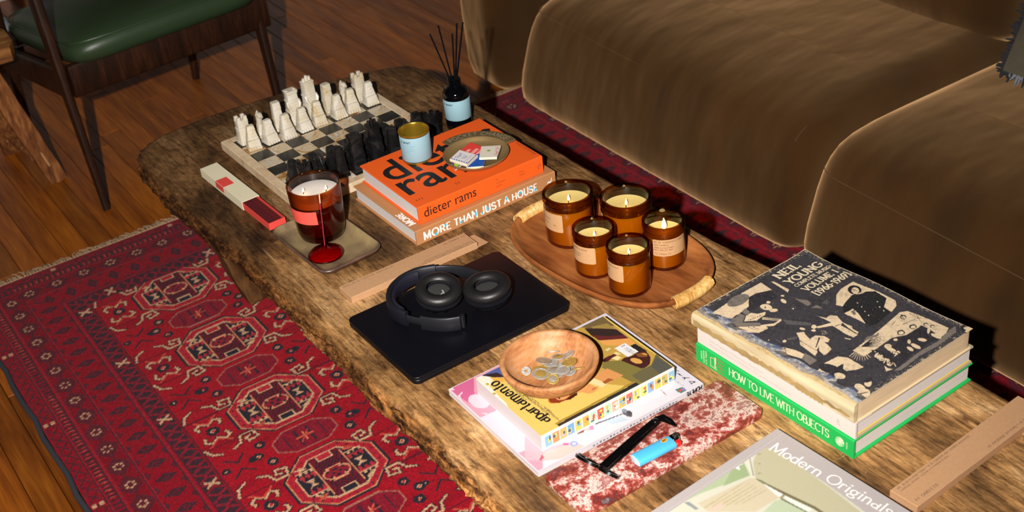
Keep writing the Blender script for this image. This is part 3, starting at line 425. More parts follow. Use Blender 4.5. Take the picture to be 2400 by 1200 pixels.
# ------------------------------------------------------------------ outlines of the flat print on the covers (half millimetres)
NY_SHAPES=[('c',[(-214,278),(-191,278),(-74,289),(5,290),(-2,237),(-31,242),(-57,247),(-93,240),(-113,223),(-131,220),(-158,216),(-175,217),(-196,213),(-214,236),(-202,246),(-207,264)]),('g',[(-73,262),(-83,253),(-99,247),(-117,245),(-135,248),(-147,255),(-153,265),(-150,275),(-140,285),(-124,291),(-106,293),(-89,290),(-76,283),(-70,273)]),('k',[(-113,223),(-78,258),(-51,258),(-5,238),(-19,195),(-50,195),(-130,203),(-139,212)]),('g',[(-146,219),(-128,223),(-130,203),(-148,188),(-152,199)]),('c',[(-72,167),(-78,164),(-85,165),(-91,170),(-95,177),(-96,186),(-94,194),(-90,200),(-84,202),(-77,201),(-71,197),(-67,189),(-66,181),(-68,173)]),('c',[(-68,148),(-72,146),(-77,146),(-82,148),(-86,151),(-89,155),(-90,160),(-88,163),(-84,165),(-80,166),(-74,164),(-70,160),(-67,156),(-67,152)]),('c',[(-54,192),(-56,191),(-59,190),(-62,191),(-64,193),(-65,196),(-64,199),(-62,201),(-60,203),(-57,203),(-54,202),(-52,200),(-52,198),(-52,195)]),('k',[(-83,183),(-85,181),(-86,180),(-88,180),(-88,181),(-88,182),(-87,184),(-86,186),(-84,187),(-82,188),(-81,188),(-80,187),(-81,186),(-81,184)]),('c',[(29,271),(36,265),(34,201),(20,193),(23,213)]),('c',[(-24,157),(-27,156),(-29,158),(-31,162),(-30,168),(-29,173),(-26,178),(-22,181),(-19,181),(-16,179),(-15,175),(-16,170),(-17,164),(-20,160)]),('c',[(-1,187),(-3,186),(-5,186),(-7,187),(-8,189),(-9,191),(-9,193),(-8,195),(-6,196),(-4,196),(-2,195),(0,193),(1,191),(0,189)]),('c',[(-32,119),(-33,118),(-34,118),(-36,118),(-36,118),(-36,119),(-36,121),(-35,122),(-33,123),(-32,123),(-31,123),(-30,123),(-30,122),(-31,120)]),('c',[(-178,177),(-153,194),(-133,194),(-123,176),(-99,167),(-113,157),(-130,157),(-150,154),(-166,167)]),('k',[(-146,197),(-146,197),(-147,197),(-148,197),(-148,197),(-148,198),(-148,199),(-148,199),(-147,200),(-146,200),(-146,200),(-145,199),(-145,199),(-145,198)]),('k',[(-146,169),(-147,168),(-147,168),(-148,168),(-148,169),(-149,169),(-148,170),(-148,171),(-147,171),(-146,171),(-146,171),(-145,171),(-145,170),(-145,169)]),('k',[(-122,164),(-123,163),(-124,163),(-124,163),(-125,164),(-125,165),(-125,165),(-124,166),(-124,166),(-123,167),(-122,166),(-122,166),(-122,165),(-122,165)]),('k',[(-155,170),(-156,169),(-157,169),(-157,170),(-158,170),(-158,171),(-158,171),(-157,172),(-156,173),(-156,173),(-155,173),(-155,172),(-155,171),(-155,171)]),('k',[(-132,165),(-132,165),(-133,165),(-134,165),(-134,165),(-134,166),(-134,167),(-134,167),(-133,168),(-132,168),(-132,168),(-131,167),(-131,167),(-131,166)]),('k',[(-164,171),(-165,171),(-166,171),(-166,171),(-167,171),(-167,172),(-167,173),(-166,173),(-166,174),(-165,174),(-164,174),(-164,173),(-164,173),(-164,172)]),('k',[(-141,166),(-142,166),(-142,166),(-143,166),(-144,166),(-144,167),(-143,168),(-143,168),(-142,169),(-142,169),(-141,169),(-141,168),(-140,168),(-141,167)]),('k',[(-118,161),(-118,161),(-119,161),(-120,161),(-120,162),(-120,162),(-120,163),(-120,164),(-119,164),(-118,164),(-117,164),(-117,164),(-117,163),(-117,162)]),('k',[(-150,168),(-151,167),(-152,167),(-152,167),(-153,168),(-153,168),(-153,169),(-152,170),(-152,170),(-151,170),(-150,170),(-150,170),(-150,169),(-150,168)]),('k',[(-127,163),(-128,162),(-128,162),(-129,162),(-129,163),(-130,163),(-129,164),(-129,165),(-128,165),(-127,165),(-127,165),(-126,165),(-126,164),(-126,163)]),('k',[(-160,169),(-160,168),(-161,168),(-162,168),(-162,169),(-162,169),(-162,170),(-162,171),(-161,171),(-160,171),(-160,171),(-159,171),(-159,170),(-159,169)]),('k',[(-136,164),(-137,163),(-138,163),(-138,163),(-139,164),(-139,165),(-139,165),(-138,166),(-137,166),(-137,167),(-136,166),(-136,166),(-136,165),(-136,165)]),('k',[(-145,193),(-146,193),(-147,193),(-147,193),(-148,193),(-148,194),(-148,195),(-147,196),(-147,196),(-146,196),(-145,196),(-145,196),(-145,195),(-145,194)]),('k',[(-145,165),(-146,165),(-147,164),(-148,165),(-148,165),(-148,166),(-148,167),(-147,167),(-147,168),(-146,168),(-145,168),(-145,167),(-145,167),(-145,166)]),('c',[(-128,153),(-97,107),(-96,108),(-126,154)]),('c',[(-130,151),(-99,104),(-98,105),(-129,152)]),('c',[(-133,149),(-102,102),(-101,102),(-131,150)]),('c',[(-135,147),(-104,99),(-104,100),(-133,148)]),('c',[(-160,130),(-127,108),(-97,109),(-101,102),(-136,99),(-163,122)]),('g',[(-229,242),(-183,209),(-158,216),(-155,196),(-186,176),(-151,139),(-160,127),(-225,189)]),('c',[(-234,189),(-200,162),(-152,115),(-156,102),(-189,105),(-245,163)]),('k',[(-192,148),(-186,122),(-185,122),(-190,149)]),('k',[(-182,140),(-178,118),(-177,119),(-180,142)]),('g2',[(26,130),(28,106),(7,106)]),('g2',[(2,85),(24,83),(25,59),(16,75)]),('g2',[(43,79),(70,83),(53,63)]),('c',[(-117,29),(-99,17),(-106,4),(-114,-20),(-91,-18),(-75,-38),(-76,-60),(-90,-67),(-97,-58),(-100,-74),(-108,-95),(-130,-101),(-144,-100),(-137,-74),(-164,-85),(-158,-52),(-153,-19),(-132,4)]),('k',[(-139,-2),(-145,-98),(-144,-98),(-137,-1)]),('k',[(-90,-31),(-133,-58),(-133,-61),(-89,-36)]),('k',[(-141,-70),(-124,-62),(-145,-85)]),('c',[(-215,19),(-192,4),(-180,-30),(-178,-57),(-175,-102),(-205,-104),(-198,-68),(-209,-33),(-226,-14)]),('k',[(-195,3),(-206,-16),(-205,-16),(-191,3)]),('g',[(-173,-56),(-174,-103),(-205,-104),(-198,-68)]),('c',[(-14,43),(-5,19),(15,20),(24,3),(10,-31),(-4,-36),(-5,-81),(-6,-101),(-24,-101),(-27,-73),(-23,-43),(-21,-20),(-57,0),(-60,11),(-11,-8),(-12,20)]),('c',[(12,-25),(12,-49),(14,-61),(5,-72),(6,-93),(-3,-97),(3,-50)]),('k',[(-19,-29),(6,-34),(7,-33),(-17,-26)]),('k',[(6,-34),(-6,-82),(-4,-81),(8,-33)]),('c',[(-87,23),(-89,22),(-91,23),(-94,25),(-96,29),(-97,32),(-96,36),(-95,38),(-93,39),(-90,38),(-87,35),(-86,32),(-85,28),(-85,25)]),('c',[(-167,20),(-169,19),(-172,18),(-174,19),(-176,21),(-177,23),(-176,26),(-175,28),(-172,30),(-170,30),(-167,29),(-165,28),(-165,25),(-165,22)]),('c',[(-56,9),(-60,6),(-64,6),(-67,6),(-70,9),(-70,12),(-69,16),(-66,19),(-62,22),(-58,23),(-55,22),(-53,20),(-52,16),(-53,12)]),('c',[(-71,-2),(-73,-4),(-76,-4),(-78,-3),(-80,-1),(-81,2),(-81,5),(-80,7),(-77,8),(-75,8),(-72,7),(-70,5),(-69,2),(-70,0)]),('c',[(-43,-85),(-35,-101),(-39,-102),(-45,-88)]),('c',[(-195,59),(-196,58),(-197,58),(-198,58),(-198,59),(-199,60),(-199,61),(-198,62),(-197,62),(-196,63),(-195,62),(-195,62),(-194,61),(-195,60)]),('g2',[(-183,49),(-182,20),(-181,21),(-180,50)]),('c',[(-60,-17),(-61,-17),(-61,-17),(-62,-17),(-62,-17),(-62,-16),(-62,-16),(-62,-15),(-61,-15),(-61,-15),(-60,-15),(-60,-15),(-60,-16),(-60,-16)]),('c',[(-62,-31),(-62,-31),(-63,-31),(-63,-31),(-63,-31),(-63,-31),(-63,-30),(-63,-30),(-62,-29),(-62,-29),(-61,-29),(-61,-30),(-61,-30),(-61,-31)]),('c',[(-60,-21),(-60,-22),(-61,-22),(-61,-22),(-62,-21),(-62,-21),(-62,-20),(-61,-20),(-61,-20),(-60,-20),(-60,-20),(-59,-20),(-59,-20),(-59,-21)]),('c',[(-61,-35),(-62,-36),(-62,-36),(-63,-36),(-63,-35),(-63,-35),(-63,-34),(-63,-34),(-62,-34),(-61,-34),(-61,-34),(-61,-34),(-61,-34),(-61,-35)]),('c',[(-59,-26),(-60,-26),(-60,-26),(-61,-26),(-61,-26),(-61,-25),(-61,-25),(-61,-24),(-60,-24),(-60,-24),(-59,-24),(-59,-24),(-59,-25),(-59,-25)]),('c',[(-71,-29),(-72,-29),(-72,-29),(-73,-29),(-73,-29),(-73,-28),(-73,-28),(-73,-27),(-72,-27),(-72,-27),(-71,-27),(-71,-27),(-71,-28),(-71,-28)]),('c',[(-59,-30),(-59,-31),(-60,-31),(-60,-31),(-61,-30),(-61,-30),(-61,-29),(-60,-29),(-60,-29),(-59,-28),(-59,-29),(-58,-29),(-58,-29),(-59,-30)]),('c',[(-57,-21),(-58,-21),(-58,-21),(-59,-21),(-59,-21),(-59,-20),(-59,-20),(-59,-19),(-58,-19),(-58,-19),(-57,-19),(-57,-19),(-57,-20),(-57,-20)]),('c',[(-58,-35),(-59,-35),(-60,-35),(-60,-35),(-60,-35),(-60,-34),(-60,-34),(-60,-33),(-59,-33),(-59,-33),(-58,-33),(-58,-33),(-58,-34),(-58,-34)]),('c',[(-57,-25),(-57,-26),(-58,-26),(-58,-26),(-59,-25),(-59,-25),(-59,-24),(-58,-24),(-58,-23),(-57,-23),(-57,-23),(-56,-24),(-56,-24),(-56,-25)]),('c',[(-69,-28),(-69,-28),(-70,-29),(-70,-28),(-71,-28),(-71,-28),(-70,-27),(-70,-27),(-70,-26),(-69,-26),(-69,-26),(-68,-27),(-68,-27),(-68,-28)]),('c',[(-56,-30),(-57,-30),(-57,-30),(-58,-30),(-58,-30),(-58,-29),(-58,-29),(-58,-28),(-57,-28),(-57,-28),(-56,-28),(-56,-28),(-56,-29),(-56,-29)]),('c',[(-68,-33),(-69,-33),(-69,-33),(-70,-33),(-70,-33),(-70,-32),(-70,-32),(-70,-31),(-69,-31),(-69,-31),(-68,-31),(-68,-31),(-68,-32),(-68,-32)]),('c',[(-67,-23),(-67,-23),(-68,-24),(-68,-23),(-68,-23),(-69,-23),(-68,-22),(-68,-22),(-67,-21),(-67,-21),(-66,-21),(-66,-22),(-66,-22),(-66,-23)]),('c',[(-54,-25),(-55,-25),(-55,-25),(-56,-25),(-56,-25),(-56,-24),(-56,-24),(-56,-23),(-55,-23),(-55,-23),(-54,-23),(-54,-23),(-54,-24),(-54,-24)]),('c',[(-66,-28),(-67,-28),(-67,-28),(-68,-28),(-68,-28),(-68,-27),(-68,-27),(-68,-26),(-67,-26),(-66,-26),(-66,-26),(-66,-26),(-66,-27),(-66,-27)]),('g2',[(-96,103),(-51,34),(-61,24),(-104,77)]),('g2',[(-155,29),(-127,13),(-140,7),(-161,22)]),('g',[(9,155),(27,120),(20,99),(5,100)]),('g',[(6,86),(27,84),(26,58)]),('c',[(-237,-139),(-205,-136),(-175,-126),(-122,-131),(-108,-155),(-111,-214),(-134,-208),(-153,-195),(-169,-190),(-214,-204),(-232,-177),(-240,-148)]),('k',[(-170,-185),(-179,-187),(-188,-182),(-195,-172),(-200,-159),(-201,-144),(-198,-132),(-191,-123),(-183,-121),(-174,-126),(-166,-136),(-161,-150),(-160,-164),(-164,-177)]),('k',[(-167,-162),(-136,-164),(-156,-180),(-159,-201),(-186,-192),(-212,-189),(-232,-177),(-203,-168)]),('c',[(-179,-209),(-185,-211),(-190,-209),(-195,-205),(-198,-199),(-198,-192),(-196,-185),(-192,-180),(-187,-178),(-181,-180),(-176,-184),(-174,-190),(-173,-197),(-175,-204)]),('k',[(-164,-204),(-166,-205),(-169,-203),(-171,-199),(-172,-195),(-172,-190),(-170,-186),(-168,-183),(-165,-183),(-163,-185),(-161,-188),(-160,-193),(-160,-198),(-161,-202)]),('c',[(-241,-153),(-232,-180),(-214,-204),(-239,-214),(-247,-194)]),('c',[(-151,-276),(-157,-280),(-163,-282),(-169,-282),(-172,-278),(-172,-273),(-170,-267),(-165,-262),(-158,-257),(-152,-256),(-146,-256),(-143,-259),(-143,-265),(-146,-271)]),('k',[(-131,-265),(-135,-268),(-141,-270),(-149,-269),(-156,-268),(-161,-264),(-164,-261),(-163,-257),(-159,-254),(-152,-253),(-145,-253),(-138,-255),(-132,-258),(-130,-262)]),('c',[(-184,-282),(-190,-284),(-195,-282),(-199,-277),(-201,-270),(-199,-262),(-196,-255),(-191,-251),(-185,-249),(-180,-251),(-176,-256),(-175,-263),(-176,-271),(-179,-278)]),('c',[(-187,-302),(-194,-306),(-202,-307),(-210,-305),(-215,-299),(-217,-292),(-215,-285),(-210,-278),(-203,-274),(-195,-273),(-187,-276),(-182,-281),(-180,-288),(-182,-296)]),('k',[(-210,-287),(-188,-297),(-186,-295),(-207,-284)]),('bl',[(-248,-208),(-226,-228),(-224,-258),(-228,-306),(-252,-315),(-255,-267)]),('c',[(-227,-232),(-228,-233),(-230,-233),(-231,-233),(-232,-232),(-232,-231),(-231,-230),(-230,-229),(-229,-228),(-228,-228),(-227,-228),(-226,-229),(-226,-230),(-226,-231)]),('c',[(105,79),(142,91),(191,91),(193,50),(199,-4),(198,-64),(181,-82),(147,-93),(143,-62),(147,-31),(156,25),(119,28),(72,21),(64,43)]),('k2',[(64,21),(93,33),(134,44),(171,30),(194,9),(190,-38),(150,-62),(146,-91),(66,-104),(46,-93),(82,-12),(48,-4)]),('k2',[(168,38),(159,34),(149,34),(142,39),(138,47),(138,57),(143,68),(151,76),(161,80),(170,80),(177,76),(181,67),(181,57),(176,46)]),('c',[(163,42),(156,39),(150,38),(145,40),(143,45),(144,51),(147,58),(153,63),(160,67),(166,68),(171,66),(173,61),(172,55),(168,48)]),('k',[(157,65),(161,43),(162,44),(160,67)]),('c',[(142,39),(163,35),(182,26),(159,28)]),('c',[(47,-3),(82,-5),(75,-32),(51,-79),(50,-47)]),('g',[(68,-10),(81,-11),(67,-30),(59,-29)]),('c',[(115,4),(113,3),(112,3),(111,3),(111,3),(111,4),(111,5),(112,6),(113,7),(114,7),(115,7),(116,7),(116,6),(115,5)]),('c',[(108,-18),(107,-18),(106,-19),(105,-19),(104,-18),(104,-17),(105,-16),(105,-15),(106,-14),(108,-14),(109,-14),(109,-15),(109,-16),(109,-17)]),('c',[(97,-39),(96,-40),(95,-40),(94,-40),(93,-39),(93,-39),(94,-38),(95,-37),(96,-36),(97,-36),(98,-36),(98,-36),(98,-37),(98,-38)]),('c',[(89,-60),(88,-61),(87,-61),(86,-61),(85,-60),(85,-60),(85,-59),(86,-58),(87,-57),(88,-57),(89,-57),(90,-57),(90,-58),(90,-59)]),('c',[(159,-33),(158,-33),(156,-34),(155,-33),(155,-33),(155,-32),(155,-31),(156,-30),(157,-29),(158,-29),(159,-29),(160,-30),(160,-31),(159,-32)]),('c',[(143,-55),(142,-55),(141,-56),(140,-56),(139,-55),(139,-54),(139,-53),(140,-52),(141,-51),(142,-51),(143,-51),(144,-52),(144,-53),(144,-54)]),('c',[(137,-75),(136,-75),(135,-76),(134,-76),(134,-75),(133,-74),(134,-73),(135,-72),(136,-71),(137,-71),(138,-71),(138,-72),(138,-73),(138,-74)]),('c',[(-74,-142),(-23,-137),(55,-127),(162,-110),(182,-121),(188,-152),(191,-189),(192,-257),(166,-269),(138,-272),(123,-244),(116,-210),(47,-177),(-29,-182),(-73,-181)]),('k',[(-43,-148),(42,-136),(42,-134),(-41,-145)]),('k',[(-43,-148),(37,-143),(38,-141),(-41,-145)]),('k',[(-43,-148),(32,-150),(33,-148),(-41,-145)]),('k',[(-43,-148),(26,-157),(27,-155),(-41,-145)]),('k',[(-43,-148),(20,-163),(21,-161),(-41,-145)]),('k',[(-43,-148),(13,-168),(14,-166),(-41,-145)]),('k',[(-43,-148),(5,-172),(6,-171),(-41,-145)]),('k',[(-43,-147),(-3,-176),(-2,-174),(-41,-145)]),('k',[(-44,-147),(-11,-179),(-10,-177),(-41,-145)]),('c',[(-49,-148),(-67,-199),(-65,-198),(-45,-147)]),('c',[(-49,-147),(-77,-198),(-75,-198),(-46,-147)]),('c',[(-49,-147),(-85,-196),(-84,-196),(-46,-148)]),('c',[(-48,-146),(-92,-192),(-91,-192),(-46,-148)]),('c',[(-48,-146),(-97,-186),(-97,-187),(-46,-148)]),('c',[(-47,-146),(-101,-179),(-101,-180),(-47,-149)]),('c',[(-47,-146),(-103,-171),(-103,-172),(-47,-149)]),('c',[(-47,-146),(-103,-162),(-103,-163),(-48,-149)]),('c',[(-46,-145),(-100,-152),(-101,-154),(-48,-149)]),('g',[(3,-125),(38,-138),(28,-144),(-21,-133)]),('k',[(156,-139),(152,-141),(147,-142),(143,-140),(140,-138),(139,-133),(141,-129),(144,-125),(148,-123),(153,-122),(157,-123),(160,-126),(161,-130),(160,-135)]),('c',[(154,-138),(151,-139),(148,-140),(145,-139),(143,-137),(143,-134),(143,-131),(145,-129),(148,-127),(151,-127),(154,-128),(156,-130),(156,-133),(156,-135)]),('k',[(138,-190),(133,-193),(127,-193),(123,-192),(120,-189),(119,-184),(120,-179),(124,-175),(128,-172),(134,-172),(139,-173),(142,-176),(143,-181),(141,-186)]),('c',[(135,-189),(132,-191),(128,-191),(125,-190),(123,-188),(122,-185),(123,-182),(125,-179),(128,-177),(132,-177),(135,-178),(137,-180),(138,-183),(137,-186)]),('k',[(93,-186),(87,-189),(82,-189),(77,-188),(74,-184),(72,-179),(74,-174),(78,-170),(83,-167),(88,-166),(93,-168),(97,-171),(98,-176),(96,-181)]),('c',[(89,-184),(86,-186),(83,-187),(79,-186),(77,-183),(76,-180),(77,-177),(79,-174),(83,-172),(86,-172),(90,-173),(92,-175),(93,-178),(92,-182)]),('k',[(169,-206),(165,-208),(162,-208),(158,-207),(156,-205),(155,-202),(156,-198),(159,-196),(162,-194),(166,-193),(170,-194),(172,-196),(172,-200),(171,-203)]),('c',[(167,-206),(164,-207),(162,-207),(160,-206),(158,-205),(158,-203),(158,-201),(160,-199),(162,-198),(165,-197),(167,-198),(168,-200),(169,-202),(168,-204)]),('k',[(173,-224),(170,-226),(167,-226),(164,-225),(162,-223),(161,-220),(162,-217),(164,-215),(167,-213),(171,-212),(174,-213),(176,-215),(177,-218),(176,-221)]),('c',[(171,-224),(169,-225),(167,-225),(165,-225),(164,-223),(163,-221),(164,-219),(165,-218),(167,-216),(169,-216),(171,-217),(173,-218),(173,-220),(173,-222)]),('k',[(55,-195),(51,-198),(46,-198),(42,-197),(39,-194),(38,-190),(39,-186),(42,-182),(46,-180),(51,-179),(55,-181),(58,-183),(59,-187),(58,-192)]),('c',[(52,-194),(49,-196),(47,-196),(44,-195),(42,-193),(41,-191),(42,-188),(44,-186),(46,-184),(49,-184),(52,-185),(54,-187),(55,-189),(54,-192)]),('k',[(155,-118),(141,-144),(142,-144),(158,-118)]),('k',[(175,-133),(175,-159),(176,-159),(178,-131)]),('k',[(182,-153),(160,-191),(161,-191),(184,-153)]),('k',[(172,-165),(180,-172),(181,-171),(175,-163)]),('k',[(96,-137),(121,-129),(121,-128),(96,-135)]),('k',[(119,-156),(173,-164),(174,-163),(121,-154)]),('k',[(30,-205),(64,-195),(115,-196),(152,-195),(153,-223),(147,-243),(135,-275),(95,-266),(54,-268),(6,-262),(-14,-241),(-5,-207)]),('c',[(61,-266),(58,-266),(55,-263),(53,-257),(53,-249),(54,-242),(57,-236),(60,-233),(63,-233),(66,-236),(68,-242),(68,-250),(67,-257),(64,-263)]),('c',[(102,-254),(99,-254),(95,-253),(91,-249),(89,-244),(88,-239),(89,-234),(91,-231),(95,-230),(99,-232),(102,-235),(105,-240),(105,-246),(105,-251)]),('c',[(137,-275),(133,-275),(131,-271),(129,-265),(129,-258),(130,-250),(133,-244),(136,-241),(140,-241),(142,-245),(144,-251),(144,-258),(143,-266),(140,-272)]),('c',[(16,-203),(12,-205),(7,-206),(3,-204),(0,-201),(-2,-197),(-1,-192),(2,-189),(6,-186),(11,-186),(15,-188),(19,-191),(20,-195),(19,-199)]),('c',[(5,-227),(2,-227),(-2,-224),(-4,-219),(-6,-212),(-5,-205),(-3,-199),(0,-195),(3,-195),(6,-198),(9,-204),(10,-211),(10,-218),(8,-224)]),('c',[(39,-259),(36,-259),(34,-257),(33,-253),(34,-247),(35,-242),(38,-238),(41,-235),(44,-235),(46,-238),(47,-242),(47,-247),(45,-252),(42,-257)]),('c',[(8,-239),(5,-241),(1,-242),(-1,-242),(-3,-240),(-3,-237),(-2,-234),(1,-231),(4,-229),(7,-229),(10,-229),(12,-231),(12,-233),(11,-236)]),('c',[(146,-230),(140,-233),(135,-235),(132,-236),(131,-234),(133,-231),(137,-227),(142,-223),(148,-219),(153,-217),(156,-217),(157,-219),(155,-222),(151,-226)]),('c',[(69,-226),(65,-229),(61,-230),(58,-230),(57,-229),(57,-226),(59,-223),(62,-219),(66,-217),(70,-215),(73,-215),(75,-217),(74,-220),(72,-223)]),('k',[(-36,-175),(3,-227),(6,-262),(37,-263),(-47,-281),(-67,-260),(-68,-223)]),('c',[(-34,-189),(-35,-190),(-36,-190),(-37,-190),(-38,-189),(-38,-188),(-37,-188),(-37,-187),(-36,-186),(-35,-186),(-34,-186),(-33,-187),(-33,-188),(-33,-189)]),('c',[(-38,-218),(-40,-218),(-42,-218),(-43,-217),(-43,-215),(-42,-214),(-41,-212),(-39,-210),(-38,-210),(-36,-210),(-35,-211),(-35,-213),(-35,-215),(-36,-216)]),('c',[(-44,-246),(-46,-246),(-48,-245),(-48,-243),(-47,-240),(-46,-237),(-43,-235),(-41,-233),(-38,-233),(-37,-235),(-36,-237),(-37,-240),(-39,-242),(-41,-245)]),('c',[(-51,-274),(-51,-273),(-50,-270),(-48,-267),(-46,-263),(-44,-260),(-42,-258),(-40,-257),(-40,-258),(-41,-260),(-42,-263),(-45,-267),(-47,-271),(-49,-273)]),('c',[(-43,-209),(-44,-208),(-44,-207),(-43,-206),(-42,-205),(-41,-204),(-39,-204),(-38,-204),(-37,-205),(-37,-206),(-37,-208),(-38,-209),(-40,-209),(-41,-210)]),('c',[(-49,-236),(-49,-234),(-48,-232),(-47,-230),(-44,-228),(-42,-228),(-40,-228),(-39,-229),(-39,-231),(-39,-233),(-41,-235),(-43,-237),(-45,-237),(-47,-237)]),('c',[(-54,-261),(-54,-260),(-52,-259),(-49,-257),(-45,-256),(-42,-255),(-40,-255),(-40,-255),(-40,-256),(-43,-257),(-46,-259),(-49,-260),(-52,-261),(-54,-261)]),('c',[(-51,-201),(-49,-199),(-46,-197),(-43,-196),(-39,-196),(-35,-196),(-33,-197),(-33,-198),(-35,-200),(-38,-201),(-42,-203),(-46,-203),(-49,-203),(-51,-202)]),('c',[(-48,-225),(-46,-222),(-44,-221),(-42,-220),(-41,-220),(-41,-222),(-42,-223),(-43,-226),(-45,-228),(-47,-230),(-49,-230),(-50,-230),(-50,-229),(-49,-227)]),('c',[(-51,-248),(-50,-248),(-49,-248),(-47,-249),(-46,-250),(-46,-251),(-46,-252),(-46,-253),(-47,-254),(-49,-254),(-50,-253),(-51,-252),(-52,-251),(-52,-249)]),('c',[(-3,-229),(-2,-229),(0,-230),(1,-231),(2,-234),(1,-236),(0,-238),(-2,-240),(-3,-240),(-5,-240),(-6,-238),(-7,-236),(-6,-233),(-5,-231)]),('c',[(-45,-210),(-43,-210),(-41,-211),(-41,-214),(-42,-218),(-44,-222),(-46,-225),(-49,-226),(-51,-226),(-53,-224),(-53,-221),(-52,-218),(-50,-214),(-48,-211)]),('c',[(-49,-241),(-48,-241),(-48,-242),(-48,-243),(-49,-244),(-50,-245),(-51,-246),(-52,-246),(-53,-246),(-53,-245),(-53,-244),(-52,-243),(-51,-242),(-50,-241)]),('c',[(0,-223),(1,-224),(0,-226),(-1,-228),(-3,-230),(-5,-231),(-7,-232),(-8,-232),(-9,-231),(-9,-229),(-7,-227),(-6,-225),(-3,-224),(-1,-223)]),('c',[(-42,-206),(-42,-208),(-43,-210),(-45,-213),(-49,-215),(-52,-216),(-54,-217),(-56,-216),(-56,-213),(-55,-211),(-52,-208),(-49,-206),(-46,-205),(-43,-205)]),('c',[(-42,-232),(-43,-233),(-46,-235),(-50,-237),(-54,-239),(-58,-240),(-61,-241),(-62,-240),(-61,-239),(-58,-237),(-54,-235),(-50,-234),(-46,-232),(-43,-232)]),('c',[(-3,-220),(-4,-221),(-5,-223),(-7,-223),(-8,-224),(-9,-223),(-9,-222),(-8,-220),(-8,-219),(-6,-217),(-5,-217),(-4,-216),(-3,-217),(-3,-218)]),('c',[(-47,-204),(-49,-206),(-51,-208),(-53,-209),(-55,-208),(-56,-207),(-56,-205),(-54,-202),(-52,-200),(-50,-199),(-47,-198),(-46,-198),(-45,-200),(-45,-202)]),('c',[(-50,-233),(-51,-233),(-53,-233),(-55,-231),(-56,-230),(-57,-228),(-58,-227),(-57,-226),(-56,-225),(-54,-226),(-53,-227),(-51,-228),(-50,-230),(-50,-231)]),('c',[(-56,-261),(-58,-262),(-59,-260),(-61,-258),(-61,-255),(-61,-252),(-60,-249),(-58,-248),(-56,-248),(-55,-249),(-53,-251),(-53,-254),(-53,-257),(-54,-260)]),('c',[(-12,-241),(-14,-241),(-16,-241),(-17,-241),(-16,-239),(-15,-238),(-13,-237),(-10,-236),(-8,-236),(-6,-236),(-5,-236),(-5,-237),(-7,-239),(-9,-240)]),('c',[(-58,-226),(-59,-226),(-59,-225),(-58,-223),(-57,-221),(-55,-219),(-54,-218),(-53,-217),(-52,-218),(-52,-219),(-53,-221),(-54,-223),(-56,-225),(-57,-226)]),('c',[(-68,-248),(-71,-263),(-65,-275),(-85,-269)]),('g',[(-70,-282),(-14,-279),(47,-273),(119,-278),(187,-265),(212,-265),(188,-286),(102,-292),(30,-287),(-53,-293)])]
